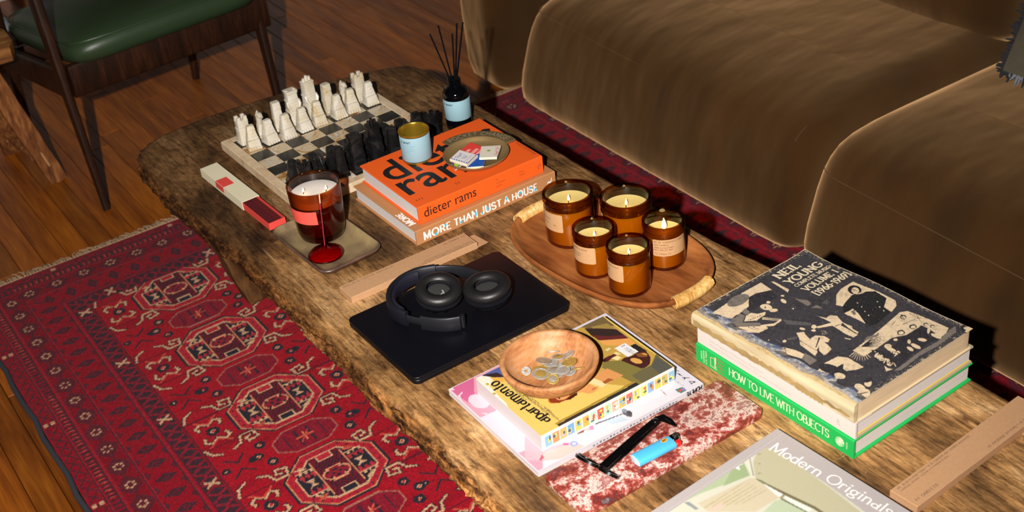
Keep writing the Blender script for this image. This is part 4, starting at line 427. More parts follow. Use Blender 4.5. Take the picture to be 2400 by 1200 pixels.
AP_SHAPES=[('#c8a04a',[(102,174),(235,176),(231,21),(238,-180),(102,-177),(5,-67)]),('#7a6440',[(123,204),(235,176),(234,146),(233,107),(165,138),(157,160)]),('#a58a48',[(174,150),(224,132),(225,90),(214,90),(174,125)]),('#3a2a28',[(154,157),(191,125),(226,88),(226,28),(197,46),(150,82),(149,117)]),('#6a2c2c',[(149,117),(183,78),(226,49),(226,25),(195,45),(152,76)]),('#eda758',[(150,78),(196,46),(227,26),(225,-8),(203,-2),(161,35),(147,52)]),('#2c2824',[(202,-6),(223,-8),(226,-41),(227,-61),(207,-48)]),('#857840',[(98,-13),(141,-46),(172,-123),(168,-177),(106,-172),(93,-108),(76,-35)]),('#6e6648',[(195,-120),(238,-89),(235,-178),(175,-179),(122,-172),(119,-122)]),('#5b5a50',[(230,-101),(235,-178),(187,-176),(189,-128)]),('#4a2622',[(140,-45),(156,-41),(176,-49),(195,-47),(208,-44),(226,-51),(221,-74),(215,-92),(194,-115),(174,-120),(162,-115),(151,-82)]),('#e0a858',[(182,-94),(178,-96),(173,-95),(169,-91),(164,-85),(162,-77),(161,-70),(162,-63),(164,-59),(168,-57),(173,-58),(178,-62),(182,-68),(185,-76),(186,-83),(185,-89)]),('#8a5430',[(192,-49),(210,-55),(220,-73),(209,-83),(190,-66)]),('#d89a50',[(217,-74),(215,-75),(213,-74),(211,-73),(209,-70),(207,-67),(207,-64),(207,-61),(208,-59),(209,-59),(211,-59),(214,-61),(216,-63),(217,-66),(218,-70),(218,-72)]),('#5c2a2a',[(98,-9),(109,-4),(144,-5),(151,-15),(131,-18),(105,-24)]),('#35201e',[(108,-17),(106,-19),(103,-20),(101,-20),(98,-19),(97,-17),(96,-14),(97,-11),(98,-9),(100,-7),(103,-5),(105,-5),(108,-7),(109,-9),(110,-11),(109,-14)]),('#f3e2a0',[(125,-18),(146,-20),(150,-35),(132,-38)]),('#f0d890',[(143,-2),(156,-3),(160,-21),(148,-17)]),('#e8d8a0',[(136,28),(151,29),(153,21),(137,18)]),('#f2eeee',[(162,15),(202,16),(207,-46),(166,-46)]),('#777777',[(182,9),(197,9),(196,5),(182,5)]),('#888888',[(180,-5),(194,-5),(194,-7),(180,-7)]),('#888888',[(180,-10),(195,-9),(194,-11),(180,-11)]),('#888888',[(181,-14),(195,-14),(195,-15),(180,-16)]),('#888888',[(181,-18),(196,-18),(196,-20),(181,-20)]),('#888888',[(182,-23),(196,-22),(196,-24),(182,-25)]),('#888888',[(182,-27),(197,-27),(196,-28),(182,-29)]),('#888888',[(183,-31),(197,-31),(197,-33),(183,-33)]),('#888888',[(183,-36),(198,-35),(198,-37),(183,-38)]),('#888888',[(184,-40),(198,-40),(198,-41),(183,-42)]),('#888888',[(184,-44),(199,-44),(199,-46),(184,-46)]),('#f2d9a0',[(-5,-45),(24,-48),(43,-106),(21,-111)]),('#e0a060',[(-68,-61),(-15,-45),(-3,-53),(12,-108),(-12,-113),(-29,-108),(-36,-90),(-49,-83)]),('#dd9a5c',[(24,-48),(86,-48),(102,-107),(66,-106),(36,-105),(37,-86)]),('#a05a30',[(37,-90),(61,-89),(68,-104),(37,-103)]),('#b8703c',[(-9,-96),(17,-99),(-7,-104)]),('#b0592c',[(-51,-69),(-58,-78),(-70,-85),(-86,-88),(-103,-88),(-118,-84),(-130,-77),(-136,-69),(-135,-59),(-129,-51),(-117,-44),(-101,-40),(-84,-40),(-68,-44),(-57,-51),(-51,-60)]),('#e6a66c',[(-57,-63),(-61,-70),(-69,-76),(-79,-81),(-90,-82),(-100,-81),(-107,-77),(-111,-71),(-111,-64),(-107,-57),(-99,-51),(-89,-47),(-78,-45),(-68,-46),(-60,-50),(-56,-56)]),('#4a2018',[(-97,-87),(-56,-79),(-47,-81),(-55,-91),(-82,-95)]),('#8a3c1e',[(-129,-51),(-132,-69),(-117,-87),(-97,-87),(-109,-76),(-116,-57)]),('#5a2c1c',[(-101,-56),(-102,-56),(-103,-55),(-104,-54),(-104,-52),(-104,-50),(-104,-48),(-104,-46),(-103,-45),(-102,-45),(-101,-46),(-100,-47),(-100,-49),(-100,-51),(-100,-53),(-100,-55)]),('#5a2c1c',[(-102,-74),(-103,-75),(-104,-74),(-105,-72),(-106,-70),(-106,-68),(-106,-65),(-105,-64),(-104,-62),(-103,-62),(-103,-63),(-102,-65),(-101,-67),(-101,-69),(-101,-72),(-102,-73)]),('#c0483a',[(-77,-67),(-78,-67),(-79,-66),(-79,-64),(-80,-62),(-80,-59),(-80,-57),(-80,-55),(-79,-54),(-78,-54),(-77,-55),(-76,-57),(-76,-59),(-75,-62),(-76,-64),(-76,-66)]),('#b87848',[(-88,-63),(-89,-63),(-90,-63),(-90,-62),(-90,-61),(-91,-59),(-90,-58),(-90,-57),(-89,-56),(-89,-56),(-88,-56),(-87,-57),(-87,-59),(-87,-60),(-87,-61),(-88,-62)]),('#30312e',[(-176,-160),(-38,-159),(108,-156),(113,-180),(-28,-179),(-178,-176)]),('#a8883c',[(-180,-152),(109,-148),(108,-156),(-177,-160)]),('#f0ead8',[(-234,184),(-200,154),(-201,131),(-227,112),(-229,78),(-233,41),(-233,12),(-243,-14),(-250,-64),(-247,-89),(-247,-10),(-248,59),(-244,133)]),('#c8a83c',[(-223,120),(-224,119),(-226,118),(-228,118),(-229,119),(-231,120),(-231,123),(-231,125),(-230,127),(-229,128),(-227,129),(-225,129),(-223,128),(-222,126),(-222,124),(-222,122)]),('#c8a83c',[(-232,69),(-234,68),(-235,67),(-237,67),(-239,68),(-240,70),(-241,72),(-241,74),(-240,76),(-238,77),(-237,78),(-235,78),(-233,77),(-232,75),(-231,73),(-231,71)]),('#c8a83c',[(-241,19),(-243,18),(-245,17),(-247,17),(-248,18),(-249,20),(-250,22),(-250,24),(-249,26),(-248,27),(-246,28),(-244,28),(-242,27),(-241,25),(-241,23),(-241,21)]),('#c8a83c',[(-244,-24),(-245,-26),(-247,-26),(-249,-26),(-250,-25),(-252,-24),(-252,-22),(-252,-20),(-251,-18),(-250,-16),(-248,-16),(-246,-16),(-245,-17),(-243,-18),(-243,-20),(-243,-22)]),('#58639a',[(-218,168),(-159,174),(-150,167),(-166,137),(-168,114),(-195,141)]),('#3a2a2a',[(-216,172),(-174,151),(-166,116),(-196,139)]),('#e8b050',[(-205,147),(-167,115),(-160,90),(-200,112)]),('#8c7f4a',[(-176,97),(-171,56),(-172,55),(-177,96)]),('#8c7f4a',[(-170,45),(-165,4),(-167,3),(-171,44)]),('#8c7f4a',[(-164,-7),(-159,-47),(-161,-48),(-166,-8)]),('#8c7f4a',[(-159,-58),(-154,-97),(-156,-98),(-160,-58)]),('#8c7f4a',[(-177,86),(-172,45),(-174,44),(-179,85)]),('#8c7f4a',[(-171,34),(-166,-6),(-168,-7),(-173,33)]),('#8c7f4a',[(-166,-18),(-161,-58),(-163,-59),(-167,-19)]),('#8c7f4a',[(-160,-68),(-155,-107),(-157,-108),(-161,-69)]),('#8c7f4a',[(-179,74),(-174,33),(-176,32),(-180,73)]),('#8c7f4a',[(-172,23),(-167,-17),(-169,-18),(-174,22)]),('#8c7f4a',[(-168,-29),(-163,-69),(-164,-70),(-169,-30)]),('#8c7f4a',[(-161,-78),(-156,-117),(-158,-118),(-163,-79)]),('#8c7f4a',[(-180,62),(-176,22),(-177,21),(-182,61)]),('#8c7f4a',[(-173,13),(-168,-27),(-170,-28),(-175,12)]),('#8c7f4a',[(-169,-41),(-164,-80),(-166,-81),(-171,-42)]),('#8c7f4a',[(-162,-89),(-158,-127),(-159,-128),(-164,-89)]),('#8c7f4a',[(-180,49),(-175,8),(-177,7),(-182,48)]),('#8c7f4a',[(-172,0),(-168,-40),(-169,-41),(-174,-1)]),('#8c7f4a',[(-169,-54),(-164,-93),(-166,-93),(-170,-54)]),('#8c7f4a',[(-161,-101),(-157,-139),(-158,-140),(-163,-101)]),('#8c7f4a',[(-182,37),(-177,-3),(-178,-4),(-183,36)]),('#8c7f4a',[(-173,-11),(-169,-50),(-170,-51),(-175,-11)]),('#8c7f4a',[(-170,-65),(-166,-104),(-167,-104),(-172,-66)]),('#8c7f4a',[(-162,-111),(-158,-149),(-159,-150),(-164,-112)]),('#8c7f4a',[(-183,26),(-178,-14),(-180,-15),(-185,25)]),('#8c7f4a',[(-175,-21),(-170,-61),(-171,-61),(-176,-22)]),('#8c7f4a',[(-172,-76),(-167,-114),(-169,-115),(-174,-77)]),('#8c7f4a',[(-164,-121),(-159,-159),(-161,-160),(-165,-122)])]
MO_SHAPES=[('#dedcc8',[(-195,277),(167,256),(189,214),(185,16),(169,-205),(-38,-110),(-325,160)]),('#c9c2a2',[(171,252),(189,214),(186,89),(180,4),(166,-124),(103,-90),(92,6),(86,77),(70,172),(86,203),(131,230)]),('#e6e2d2',[(126,265),(139,253),(73,175),(60,182),(100,248)]),('#8c8468',[(133,259),(135,258),(74,180),(70,180)]),('#b9c8a0',[(-23,262),(100,248),(68,186),(-72,228),(-140,238)]),('#f4f2ee',[(-47,262),(85,245),(85,233),(-82,250)]),('#a7b98a',[(50,238),(89,229),(64,189),(-14,207)]),('#e9e4dc',[(-176,273),(123,262),(107,254),(-141,261)]),('#cbd2cc',[(63,267),(73,266),(69,258),(57,261)]),('#f6f4f2',[(59,247),(75,240),(64,221),(61,222)]),('#d9ccae',[(-108,207),(62,180),(72,159),(64,76),(13,81),(-23,83),(-110,166)]),('#c4b48e',[(-107,185),(38,180),(38,178),(-106,181)]),('#c4b48e',[(-91,174),(42,168),(42,166),(-90,170)]),('#c4b48e',[(-75,163),(46,157),(46,154),(-74,159)]),('#c4b48e',[(-59,152),(49,145),(50,143),(-58,148)]),('#c4b48e',[(-42,140),(53,133),(53,131),(-42,137)]),('#c4b48e',[(-26,129),(57,122),(57,119),(-26,126)]),('#8fae86',[(67,169),(76,155),(74,122),(68,140)]),('#f2f4ee',[(68,140),(76,124),(79,78),(60,80)]),('#e9efe4',[(71,75),(86,63),(98,-11),(74,-10),(58,11)]),('#9a8c66',[(59,75),(79,78),(79,73),(60,69)]),('#7d7350',[(70,169),(86,77),(101,-8),(103,-90),(96,-89),(91,-10),(76,76),(67,166)]),('#c3cfae',[(41,76),(62,67),(70,-6),(18,11),(-8,68)]),('#6f6a50',[(58,70),(63,71),(73,-11),(69,-11)]),('#8d8560',[(139,241),(151,226),(135,230),(146,229)]),('#8d8560',[(112,213),(123,199),(107,203),(118,202)]),('#8d8560',[(85,186),(96,173),(80,177),(91,176)]),('#e8c9b8',[(-107,169),(-58,171),(-71,151),(-98,155)]),('#9aa0a2',[(-131,235),(-120,227),(-120,191),(-129,194)])]
PO_SHAPES=[('#f2a9bd',[(-298,256),(-107,238),(-200,-36),(-234,-172),(-285,-243),(-297,-248)]),('#df6f9c',[(-294,250),(-204,240),(-244,177),(-266,100),(-279,112),(-290,174)]),('#f3dbe6',[(-242,95),(-253,89),(-264,92),(-274,101),(-281,116),(-283,134),(-281,151),(-273,163),(-263,169),(-251,167),(-241,157),(-234,141),(-232,124),(-235,107)]),('#f6e6ee',[(-291,193),(-269,201),(-275,194),(-286,189),(-296,162)]),('#f6e6ee',[(-282,80),(-268,65),(-274,62)]),('#f4dde6',[(-270,1),(-271,1),(-272,0),(-273,0),(-274,1),(-274,2),(-274,3),(-274,5),(-273,6),(-272,6),(-270,6),(-270,5),(-269,4),(-269,3)]),('#f4dde6',[(-268,9),(-269,8),(-270,7),(-271,8),(-272,8),(-272,10),(-272,11),(-271,12),(-271,13),(-269,13),(-268,13),(-268,13),(-267,11),(-267,10)]),('#f4dde6',[(-264,15),(-265,14),(-266,14),(-267,14),(-268,15),(-268,16),(-268,17),(-268,19),(-267,20),(-266,20),(-265,20),(-264,19),(-263,18),(-263,17)]),('#f4dde6',[(-259,21),(-260,20),(-261,19),(-262,19),(-263,20),(-263,21),(-263,23),(-262,24),(-262,25),(-260,25),(-259,25),(-258,24),(-258,23),(-258,22)]),('#f4dde6',[(-253,24),(-253,23),(-255,23),(-256,23),(-257,23),(-257,25),(-257,26),(-256,27),(-256,28),(-254,29),(-253,28),(-252,28),(-252,27),(-252,25)]),('#f4dde6',[(-246,25),(-247,24),(-248,24),(-249,24),(-250,24),(-251,26),(-251,27),(-250,28),(-249,29),(-248,30),(-247,29),(-246,29),(-246,28),(-246,26)]),('#f4dde6',[(-240,24),(-241,23),(-242,22),(-243,22),(-244,23),(-245,24),(-245,26),(-244,27),(-243,28),(-242,28),(-241,28),(-240,27),(-240,26),(-240,25)]),('#f4dde6',[(-235,20),(-236,19),(-237,19),(-238,19),(-239,20),(-240,21),(-240,22),(-239,23),(-238,24),(-237,25),(-236,24),(-235,24),(-235,23),(-235,21)]),('#efe2ea',[(-296,251),(-282,249),(-284,223),(-294,229)]),('#f4e6ee',[(-267,-65),(-258,-71),(-266,-74)]),('#e9e2ee',[(375,657),(474,567),(492,-15),(307,-249),(-568,-89),(-361,66),(-38,48)]),('#eebfca',[(-237,-84),(-236,-169),(-179,-186),(-146,-202),(-136,-242),(-254,-216),(-300,-177)]),('#f6cfc6',[(-138,-238),(-149,-245),(-170,-247),(-197,-242),(-225,-232),(-248,-219),(-262,-206),(-264,-195),(-253,-187),(-232,-186),(-205,-191),(-177,-200),(-153,-213),(-139,-227)]),('#d8657c',[(-268,-201),(-248,-186),(-250,-201),(-265,-207)]),('#9fb2ea',[(-144,-215),(-148,-219),(-153,-220),(-158,-219),(-162,-216),(-164,-211),(-164,-206),(-161,-201),(-157,-197),(-153,-196),(-148,-197),(-144,-200),(-142,-205),(-142,-210)]),('#d4daf4',[(-147,-212),(-150,-214),(-152,-215),(-155,-215),(-157,-213),(-158,-210),(-158,-207),(-157,-205),(-155,-203),(-152,-202),(-149,-202),(-147,-204),(-146,-207),(-146,-210)]),('#d764a6',[(-165,-200),(-166,-201),(-169,-201),(-173,-199),(-176,-197),(-178,-194),(-179,-191),(-178,-188),(-176,-187),(-174,-187),(-170,-189),(-167,-192),(-165,-195),(-164,-198)]),('#e88fb8',[(-144,-179),(-113,-177),(-72,-196),(-64,-179),(-77,-176),(-148,-176)]),('#8a5640',[(-115,-176),(-95,-177),(-102,-187),(-122,-182)]),('#c8c8cc',[(-93,-178),(-75,-177),(-82,-188),(-99,-187)]),('#c9dcec',[(-30,-182),(25,-197),(24,-212),(32,-228),(-18,-213)]),('#3a3f4a',[(-56,-177),(36,-193),(35,-196),(-55,-182)]),('#5d6474',[(46,-220),(42,-221),(38,-217),(34,-211),(33,-203),(33,-194),(35,-187),(39,-182),(44,-181),(48,-184),(51,-191),(53,-199),(52,-208),(50,-215)]),('#8a93a4',[(48,-203),(45,-203),(42,-201),(40,-196),(39,-190),(39,-183),(40,-178),(43,-175),(46,-174),(49,-177),(51,-182),(53,-188),(52,-194),(51,-200)]),('#4a4c52',[(50,-214),(47,-216),(43,-215),(41,-211),(40,-207),(41,-201),(43,-197),(46,-193),(50,-192),(54,-193),(56,-196),(57,-201),(56,-206),(54,-211)]),('#f3eef2',[(145,-171),(184,-179),(178,-204),(142,-195)]),('#b06a74',[(183,-178),(185,-178),(182,-212),(179,-211)]),('#3f8a6c',[(217,-207),(241,-211),(240,-232),(219,-231),(215,-220)]),('#e0566a',[(220,-214),(238,-215),(227,-225),(219,-224)]),('#9a8ad0',[(240,-225),(238,-227),(236,-228),(233,-227),(232,-226),(231,-224),(231,-221),(233,-218),(235,-217),(238,-216),(240,-216),(242,-217),(242,-220),(242,-222)]),('#1a1a1a',[(269,-151),(272,-171),(275,-169),(272,-149)]),('#1a1a1a',[(265,-189),(275,-186),(276,-183),(266,-186)]),('#1a1a1a',[(272,-181),(283,-193),(285,-190),(274,-179)]),('#1a1a1a',[(268,-175),(271,-187),(273,-185),(270,-174)]),('#1a1a1a',[(270,-204),(284,-218),(287,-216),(272,-202)]),('#1a1a1a',[(286,-216),(280,-216),(279,-218),(285,-218)]),('#1a1a1a',[(271,-206),(269,-218),(271,-217),(273,-206)]),('#1a1a1a',[(267,-219),(284,-216),(285,-213),(268,-216)]),('#1a1a1a',[(281,-142),(280,-143),(279,-144),(278,-144),(278,-143),(278,-142),(278,-141),(279,-141),(279,-140),(280,-139),(281,-139),(281,-140),(282,-141),(281,-142)]),('#1a1a1a',[(282,-146),(281,-146),(280,-147),(280,-147),(279,-146),(279,-146),(279,-145),(280,-144),(280,-144),(281,-143),(282,-143),(282,-144),(282,-144),(282,-145)]),('#1a1a1a',[(243,-180),(244,-183),(245,-182),(244,-179)]),('#1a1a1a',[(243,-186),(245,-189),(246,-188),(245,-185)]),('#1a1a1a',[(244,-193),(246,-196),(247,-195),(245,-192)]),('#1a1a1a',[(244,-200),(246,-202),(247,-201),(246,-198)]),('#1a1a1a',[(245,-206),(247,-209),(248,-207),(246,-205)]),('#c04858',[(302,-178),(305,-190),(303,-183)])]
# ================================================================== the room
X0, X1, Y0, Y1, ZC = -1.80, 2.35, -2.70, 3.22, 2.70
wallm = M('white wall paint', '#d9d6d2', 0.8, spec=.2, var=.05, vscale=3)
greyw = M('taupe wall paint', '#7d746a', .85)
def struct(name, mb, mat, parent=None, smooth=None):
    o = mb.build(name, mat, parent, smooth); o['kind'] = 'structure'; return o
fb = struct('floor', MB().box(X0, X1, Y0, Y1, -.06, -.019), M('floor joint dirt', '#2a170b', .9))
oakm = wood('honey oak board', '#70370b', '#985112', '#b5681a', (22, 1.6, 22), .42, .25, .4, rvar=True)
PW = 0.057; BM = {}
k = 0; x = -0.326 - 25 * PW
while x + PW < X1:
    y = Y0; first = True
    while y < Y1 - .01:
        L = [1.30, 1.95, 2.45, 1.65][int(rng.integers(4))] * (rng.choice([.45, .8]) if first else 1); first = False
        L = min(L, Y1 - y); L = Y1 - y if Y1 - y - L < .35 else L
        b = MB().slab(rrect(PW - .0012, L - .0012, .0004, 1), -.018, 0, .0012)
        o = b.build('floor_board', oakm, fb); o.location = (x + PW / 2, y + L / 2, 0); y += L
    x += PW
struct('wall_back', MB().box(X0 - .1, X1 + .1, Y1, Y1 + .1, -.06, ZC), wallm)
struct('wall_right', MB().box(X1, X1 + .1, Y0, Y1, -.06, ZC), greyw)
struct('wall_left', MB().box(X0 - .1, X0, Y0, Y1, -.06, ZC), greyw)
struct('wall_front', MB().box(X0 - .1, X1 + .1, Y0 - .1, Y0, -.06, ZC), greyw)
struct('ceiling', MB().box(X0 - .1, X1 + .1, Y0 - .1, Y1 + .1, ZC, ZC + .1), M('dark stained ceiling', '#4a4038', .9))
struct('baseboard_back', MB().slab([(X0, Y1 - .018), (X1, Y1 - .018), (X1, Y1), (X0, Y1)], 0, .14, .004), M('white gloss paint', '#dcdadb', .35))
tr = struct('trim_1', MB().slab(rrect(.11, .03, .004, 2, -.225, Y1 - .034), 0.0, 2.1, .003), M('dark stained door trim', '#2c130c', .5))

# ---- rug
RW, RT = 1.62, 0.006
RX0, RY1, RY0 = -0.757, 1.252, -1.60
rug = thing('patterned_rug', 'deep red hand-knotted rug with cream octagons under the coffee table', 'rug', (0, 0, 0))
xs = np.concatenate([np.arange(RX0, -.14, .0029), np.linspace(-.14, .60, 12)[1:-1], np.arange(.60, RX0 + RW, .006)])
ys = np.concatenate([np.arange(RY0, -.62, .02), np.arange(-.62, RY1 + .001, .0029)])
P = Paint(xs, ys, '#a01a2c')
X, Y = P.X, P.Y
cen = RX0 + RW / 2
XL = np.where(X > cen, 2 * cen - X, X)                # the rug is mirrored about its middle
RED, RED2, DK, CR, SAL = '#a01322', '#70101f', '#2a2730', '#cda07c', '#c2503f'
d = np.minimum(XL - RX0, (RY1 - Y) * 1.0)
along = np.where(XL - RX0 < RY1 - Y, Y, XL)
fbm = np.sin(Y * 23) * .3 + np.sin(Y * 61 + X * 4) * .2 + np.sin(Y * 190 + X * 13) * .25
def band(a, b, c, al=1.0, extra=None):
    m = (d >= a) & (d < b)
    if extra is not None: m &= extra
    P.mask(m, c, al)
band(0, .228, '#8a1020')
ph = lambda per, off=0: ((along + off) % per) / per
band(.004, .028, DK, .75, np.abs(np.abs(ph(.03) - .5) - np.abs((d - .016) / .024)) < .10)
band(.004, .028, CR, .8, (np.abs(ph(.30, .1) - .5) < .02) & (np.abs(((d - .016) / .012)) < .9) & (np.abs(np.sin(d * 900)) > .5))
for a in (.030, .0545, .108, .176, .187, .2265): band(a, a + .0035, DK, .85)
for a in (.0335, .058, .1115, .1795): band(a, a + .004, '#961a29')
band(.036, .054, DK, .8, ph(.013) < .55); band(.038, .052, SAL, .75, (ph(.013, .003) < .3) & (np.abs(ph(.5, .2) - .5) < .4) & (((d - .045) / .014 + ph(.013, .003) * 3 - .5) > -.3))
hexm = (np.abs(ph(.066) - .5) * 1.15 + np.abs(d - .084) / .05) < .5
band(.0625, .107, RED2, .5); band(.0625, .107, DK, .5, (np.abs((np.abs(ph(.066) - .5) * 1.15 + np.abs(d - .084) / .05) - .52) < .06))
band(.064, .106, DK, .55, hexm)
u_ = (ph(.066) - .5) * .066; v_ = d - .084
for k6 in range(6):
    a6 = k6 * math.pi / 3
    P.mask((np.hypot(u_ - .0092 * math.cos(a6), v_ - .0092 * math.sin(a6)) < .0031) & (d < .2), CR, .8)
band(.116, .175, DK, .85, np.abs(np.abs(ph(.052) - .5) * .052 + np.abs(d - .1455) * .55 - .009) < .0042)
band(.116, .175, DK, .8, (np.abs(ph(.052) - .5) * .052 + np.abs(d - .1455) * .6) < .0035)
band(.116, .175, DK, .7, (np.abs(ph(.052, .026) - .5) * .052 + (.030 - np.abs(d - .1455)) * 1.2) < .012)
band(.191, .2255, DK, .9); band(.191, .2255, '#8c1a29', .9, np.abs(np.abs(ph(.034) - .5) * .034 - np.abs(d - .208) * .6 - .003) < .0035)
band(.195, .222, CR, .95, (np.abs(ph(.245, .105) - .5) < .045) & (np.abs(np.abs((ph(.245, .105) - .5) * .245) - np.abs(d - .208) * .7) < .0035))
# field
GX = [-.348, -.348 + .277, -.348 + .554, -.348 + .831]
PER = 0.2705
def octo(cx, cy, a, b, c, e):
    return [(cx + sx, cy + sy) for sx, sy in ((-a, c), (-e, b), (e, b), (a, c), (a, -c), (e, -b), (-e, -b), (-a, -c))]
def gul(cx, cy):
    P.poly(octo(cx, cy, .0965, .0865, .034, .041), DK); P.poly(octo(cx, cy, .0925, .083, .033, .0385), '#c88260'); P.poly(octo(cx, cy, .0895, .0802, .032, .037), '#b02332')
    for t in np.linspace(0, 1, 30):
        a = t * 2 * math.pi; r = 1 / max(abs(math.cos(a)) / .082, abs(math.sin(a)) / .074, (abs(math.cos(a)) / .082 + abs(math.sin(a)) / .074) / 1.42)
        P.poly([(cx + r * math.cos(a) + p, cy + r * math.sin(a) + q) for p, q in ((-.0025, 0), (0, .0025), (.0025, 0), (0, -.0025))], DK)
    P.poly(octo(cx, cy, .075, .0668, .027, .031), CR); P.poly(octo(cx, cy, .070, .0625, .0255, .029), DK)
    for s in (-1, 1):
        bx = cx + s * .05
        P.poly([(bx - .018, cy + .055), (bx + .018, cy + .03), (bx + .018, cy - .03), (bx - .018, cy - .055)] if s > 0 else [(bx + .018, cy + .055), (bx - .018, cy + .03), (bx - .018, cy - .03), (bx + .018, cy - .055)], DK)
        for q in (-1, 1):
            P.poly([(bx - .019, cy + q * .030), (bx + .017, cy + q * .030), (bx + .017, cy + q * .039), (bx - .019, cy + q * .039)], CR)
            for i in range(3): P.poly([(bx - .014 + i * .011 + p, cy + q * .0345 + r) for p, r in ((-.003, -.003), (.003, -.003), (.003, .003), (-.003, .003))], DK)
            for i in range(3): P.poly([(bx - .017 + i * .012, cy + q * .029), (bx - .005 + i * .012, cy + q * .029), (bx - .011 + i * .012, cy + q * (.012 + .003 * (i % 2)))], '#b8303a')
            P.poly([(bx - .015, cy + q * .050), (bx, cy + q * .042), (bx + .010, cy + q * .042), (bx - .002, cy + q * .055)], SAL if q * s > 0 else CR)
        P.poly([(bx - .009, cy + .010), (bx + .010, cy + .012), (bx + .001, cy), (bx + .011, cy - .010), (bx - .010, cy - .011), (bx - .001, cy)], CR)
    P.poly([(cx - .030, cy - .062), (cx + .030, cy - .062), (cx + .030, cy + .062), (cx - .030, cy + .062)], '#6a1a28')
    for i in range(-9, 10):
        for j in range(5):
            y0 = cy - .055 + j * .022
            P.line([(cx + i * .0072 - .006, y0), (cx + i * .0072 + .006, y0 + .022)] if abs(i * .0072) < .024 else [(cx, cy), (cx, cy)], .0028, '#35202b')
    for s in (-1, 1):
        P.line([(cx + s * .031, cy - .052), (cx + s * .031, cy + .052)], .0034, '#d08a66')
        P.poly([(cx - .016, cy + s * .062), (cx - .016, cy + s * .045), (cx + .016, cy + s * .045), (cx + .016, cy + s * .062)], CR)
        P.poly([(cx - .0125, cy + s * .062), (cx - .0125, cy + s * .048), (cx + .0125, cy + s * .048), (cx + .0125, cy + s * .062)], '#b22a36' if s > 0 else DK)
    st = [(.026, .005), (.02, .012), (.013, .012), (.013, .018), (.0, .018)]
    ring = [(cx + p, cy + q) for p, q in st] + [(cx - p, cy + q) for p, q in st[::-1][1:]] + [(cx - p, cy - q) for p, q in st] + [(cx + p, cy - q) for p, q in st[::-1][1:]]
    P.poly(ring, '#8c1f2e'); P.line(ring, .0034, '#d9946e', True)
    for i in range(-2, 3):
        for j in range(-1, 2):
            if (i + j) % 2: P.poly([(cx + i * .008 + p, cy + j * .009 + q) for p, q in ((-.003, -.003), (.003, -.003), (.003, .003), (-.003, .003))], DK)
def hook(cx, cy, sx, sy, s=1.0):
    p = [(.024, .012), (.010, .004), (.004, -.013), (-.017, -.013), (-.021, .005), (-.004, .009), (-.002, -.002), (-.010, -.004)]
    q = [(cx + a * s * sx, cy + b * s * sy) for a, b in p]; P.line(q, .0085, DK); P.line(q, .0048, CR)
def zig(cx, cy, sy):
    for sx in (-1, 1):
        q = [(cx, cy), (cx + sx * .014, cy + sy * .012), (cx + sx * .026, cy + sy * .004), (cx + sx * .022, cy - sy * .008)]
        P.line(q, .009, DK); P.line(q, .0055, CR)
    P.line([(cx - .022, cy + sy * .022), (cx, cy + sy * .004), (cx + .022, cy + sy * .022)], .004, SAL); P.line([(cx - .032, cy + sy * .028), (cx + .032, cy + sy * .028)], .0035, '#5c1a28')
def flower(cx, cy, s=1.0):
    for i in range(8):
        a = i * math.pi / 4; P.poly([(cx + .0115 * s * math.cos(a) + p, cy + .0115 * s * math.sin(a) + q) for p, q in ((-.004, -.004), (.004, -.004), (.004, .004), (-.004, .004))], DK)
    P.poly([(cx + p * s, cy + q * s) for p, q in ((-.0075, 0), (0, .0075), (.0075, 0), (0, -.0075))], CR); P.poly([(cx + p * s, cy + q * s) for p, q in ((-.0045, 0), (0, .0045), (.0045, 0), (0, -.0045))], '#b82a35')
def secgul(cx, cy):
    q = octo(cx, cy, .064, .036, .014, .034); P.poly(q, '#85182a'); P.line(q, .003, '#a5665a', True)
    for i in range(-4, 5):
        L = .028 - abs(i) * .003; P.line([(cx + i * .0125, cy - L), (cx + i * .0125, cy + L)], .0042, '#3c2632' if i % 2 else '#8a1c2a')
    P.line([(cx - .016, cy), (cx + .016, cy)], .005, SAL); P.line([(cx, cy - .012), (cx, cy + .012)], .005, '#dd8060'); P.line([(cx - .012, cy - .014), (cx + .012, cy + .014)], .003, SAL)
fld = d >= .2299
P.mask(fld, RED)
P.mask(fld & (np.sin(Y * 95 + 6 * np.sin(X * 9)) + np.sin(Y * 37 + X * 11) > 1.0), '#84101f', .5)
save = P.C.copy()
for r in range(-4, 8):
    gy = .139 + r * PER
    if gy > RY1 - .2 or gy < RY0 + .3: continue
    for gx in GX:
        if gx < RX0 + .3 or gx > RX0 + RW - .3: continue
        gul(gx, gy); secgul(gx, gy - PER / 2)
        for sx in (-1, 1):
            for sy in (-1, 1): flower(gx + sx * .083, gy - PER / 2 + sy * .030, .72)
            flower(gx + sx * .1, gy - PER / 2 + sx * .0, .7)
    for gx in [GX[0] - .1385] + [g + .1385 for g in GX]:
        zig(gx, gy + .020, 1); zig(gx, gy - .028, -1); flower(gx, gy - .004, .9)
        for sx in (-1, 1):
            for sy in (-1, 1): hook(gx + sx * .042, gy + sy * .068, -sx, sy, 1.2)
        for q in (-1, 1):
            P.line([(gx - .02, gy + q * .105), (gx, gy + q * .125), (gx + .02, gy + q * .105)], .004, DK); flower(gx + q * .028, gy + .135, .4)
P.C[~fld] = save[~fld]
P.grain(.09, 5)
pile = painted('rug pile', .95, .05, .24, sheen=.06, bump=.9)
P.build('woven_field', pile, rug, lambda x, y: RT + .0012 * np.sin(x * 9) * np.sin(y * 7))
MB().slab([(RX0, RY0), (RX0 + RW, RY0), (RX0 + RW, RY1), (RX0, RY1)], .0002, RT - .0016, .001).build('backing', M('rug backing', '#3a1a1e', .95), rug)
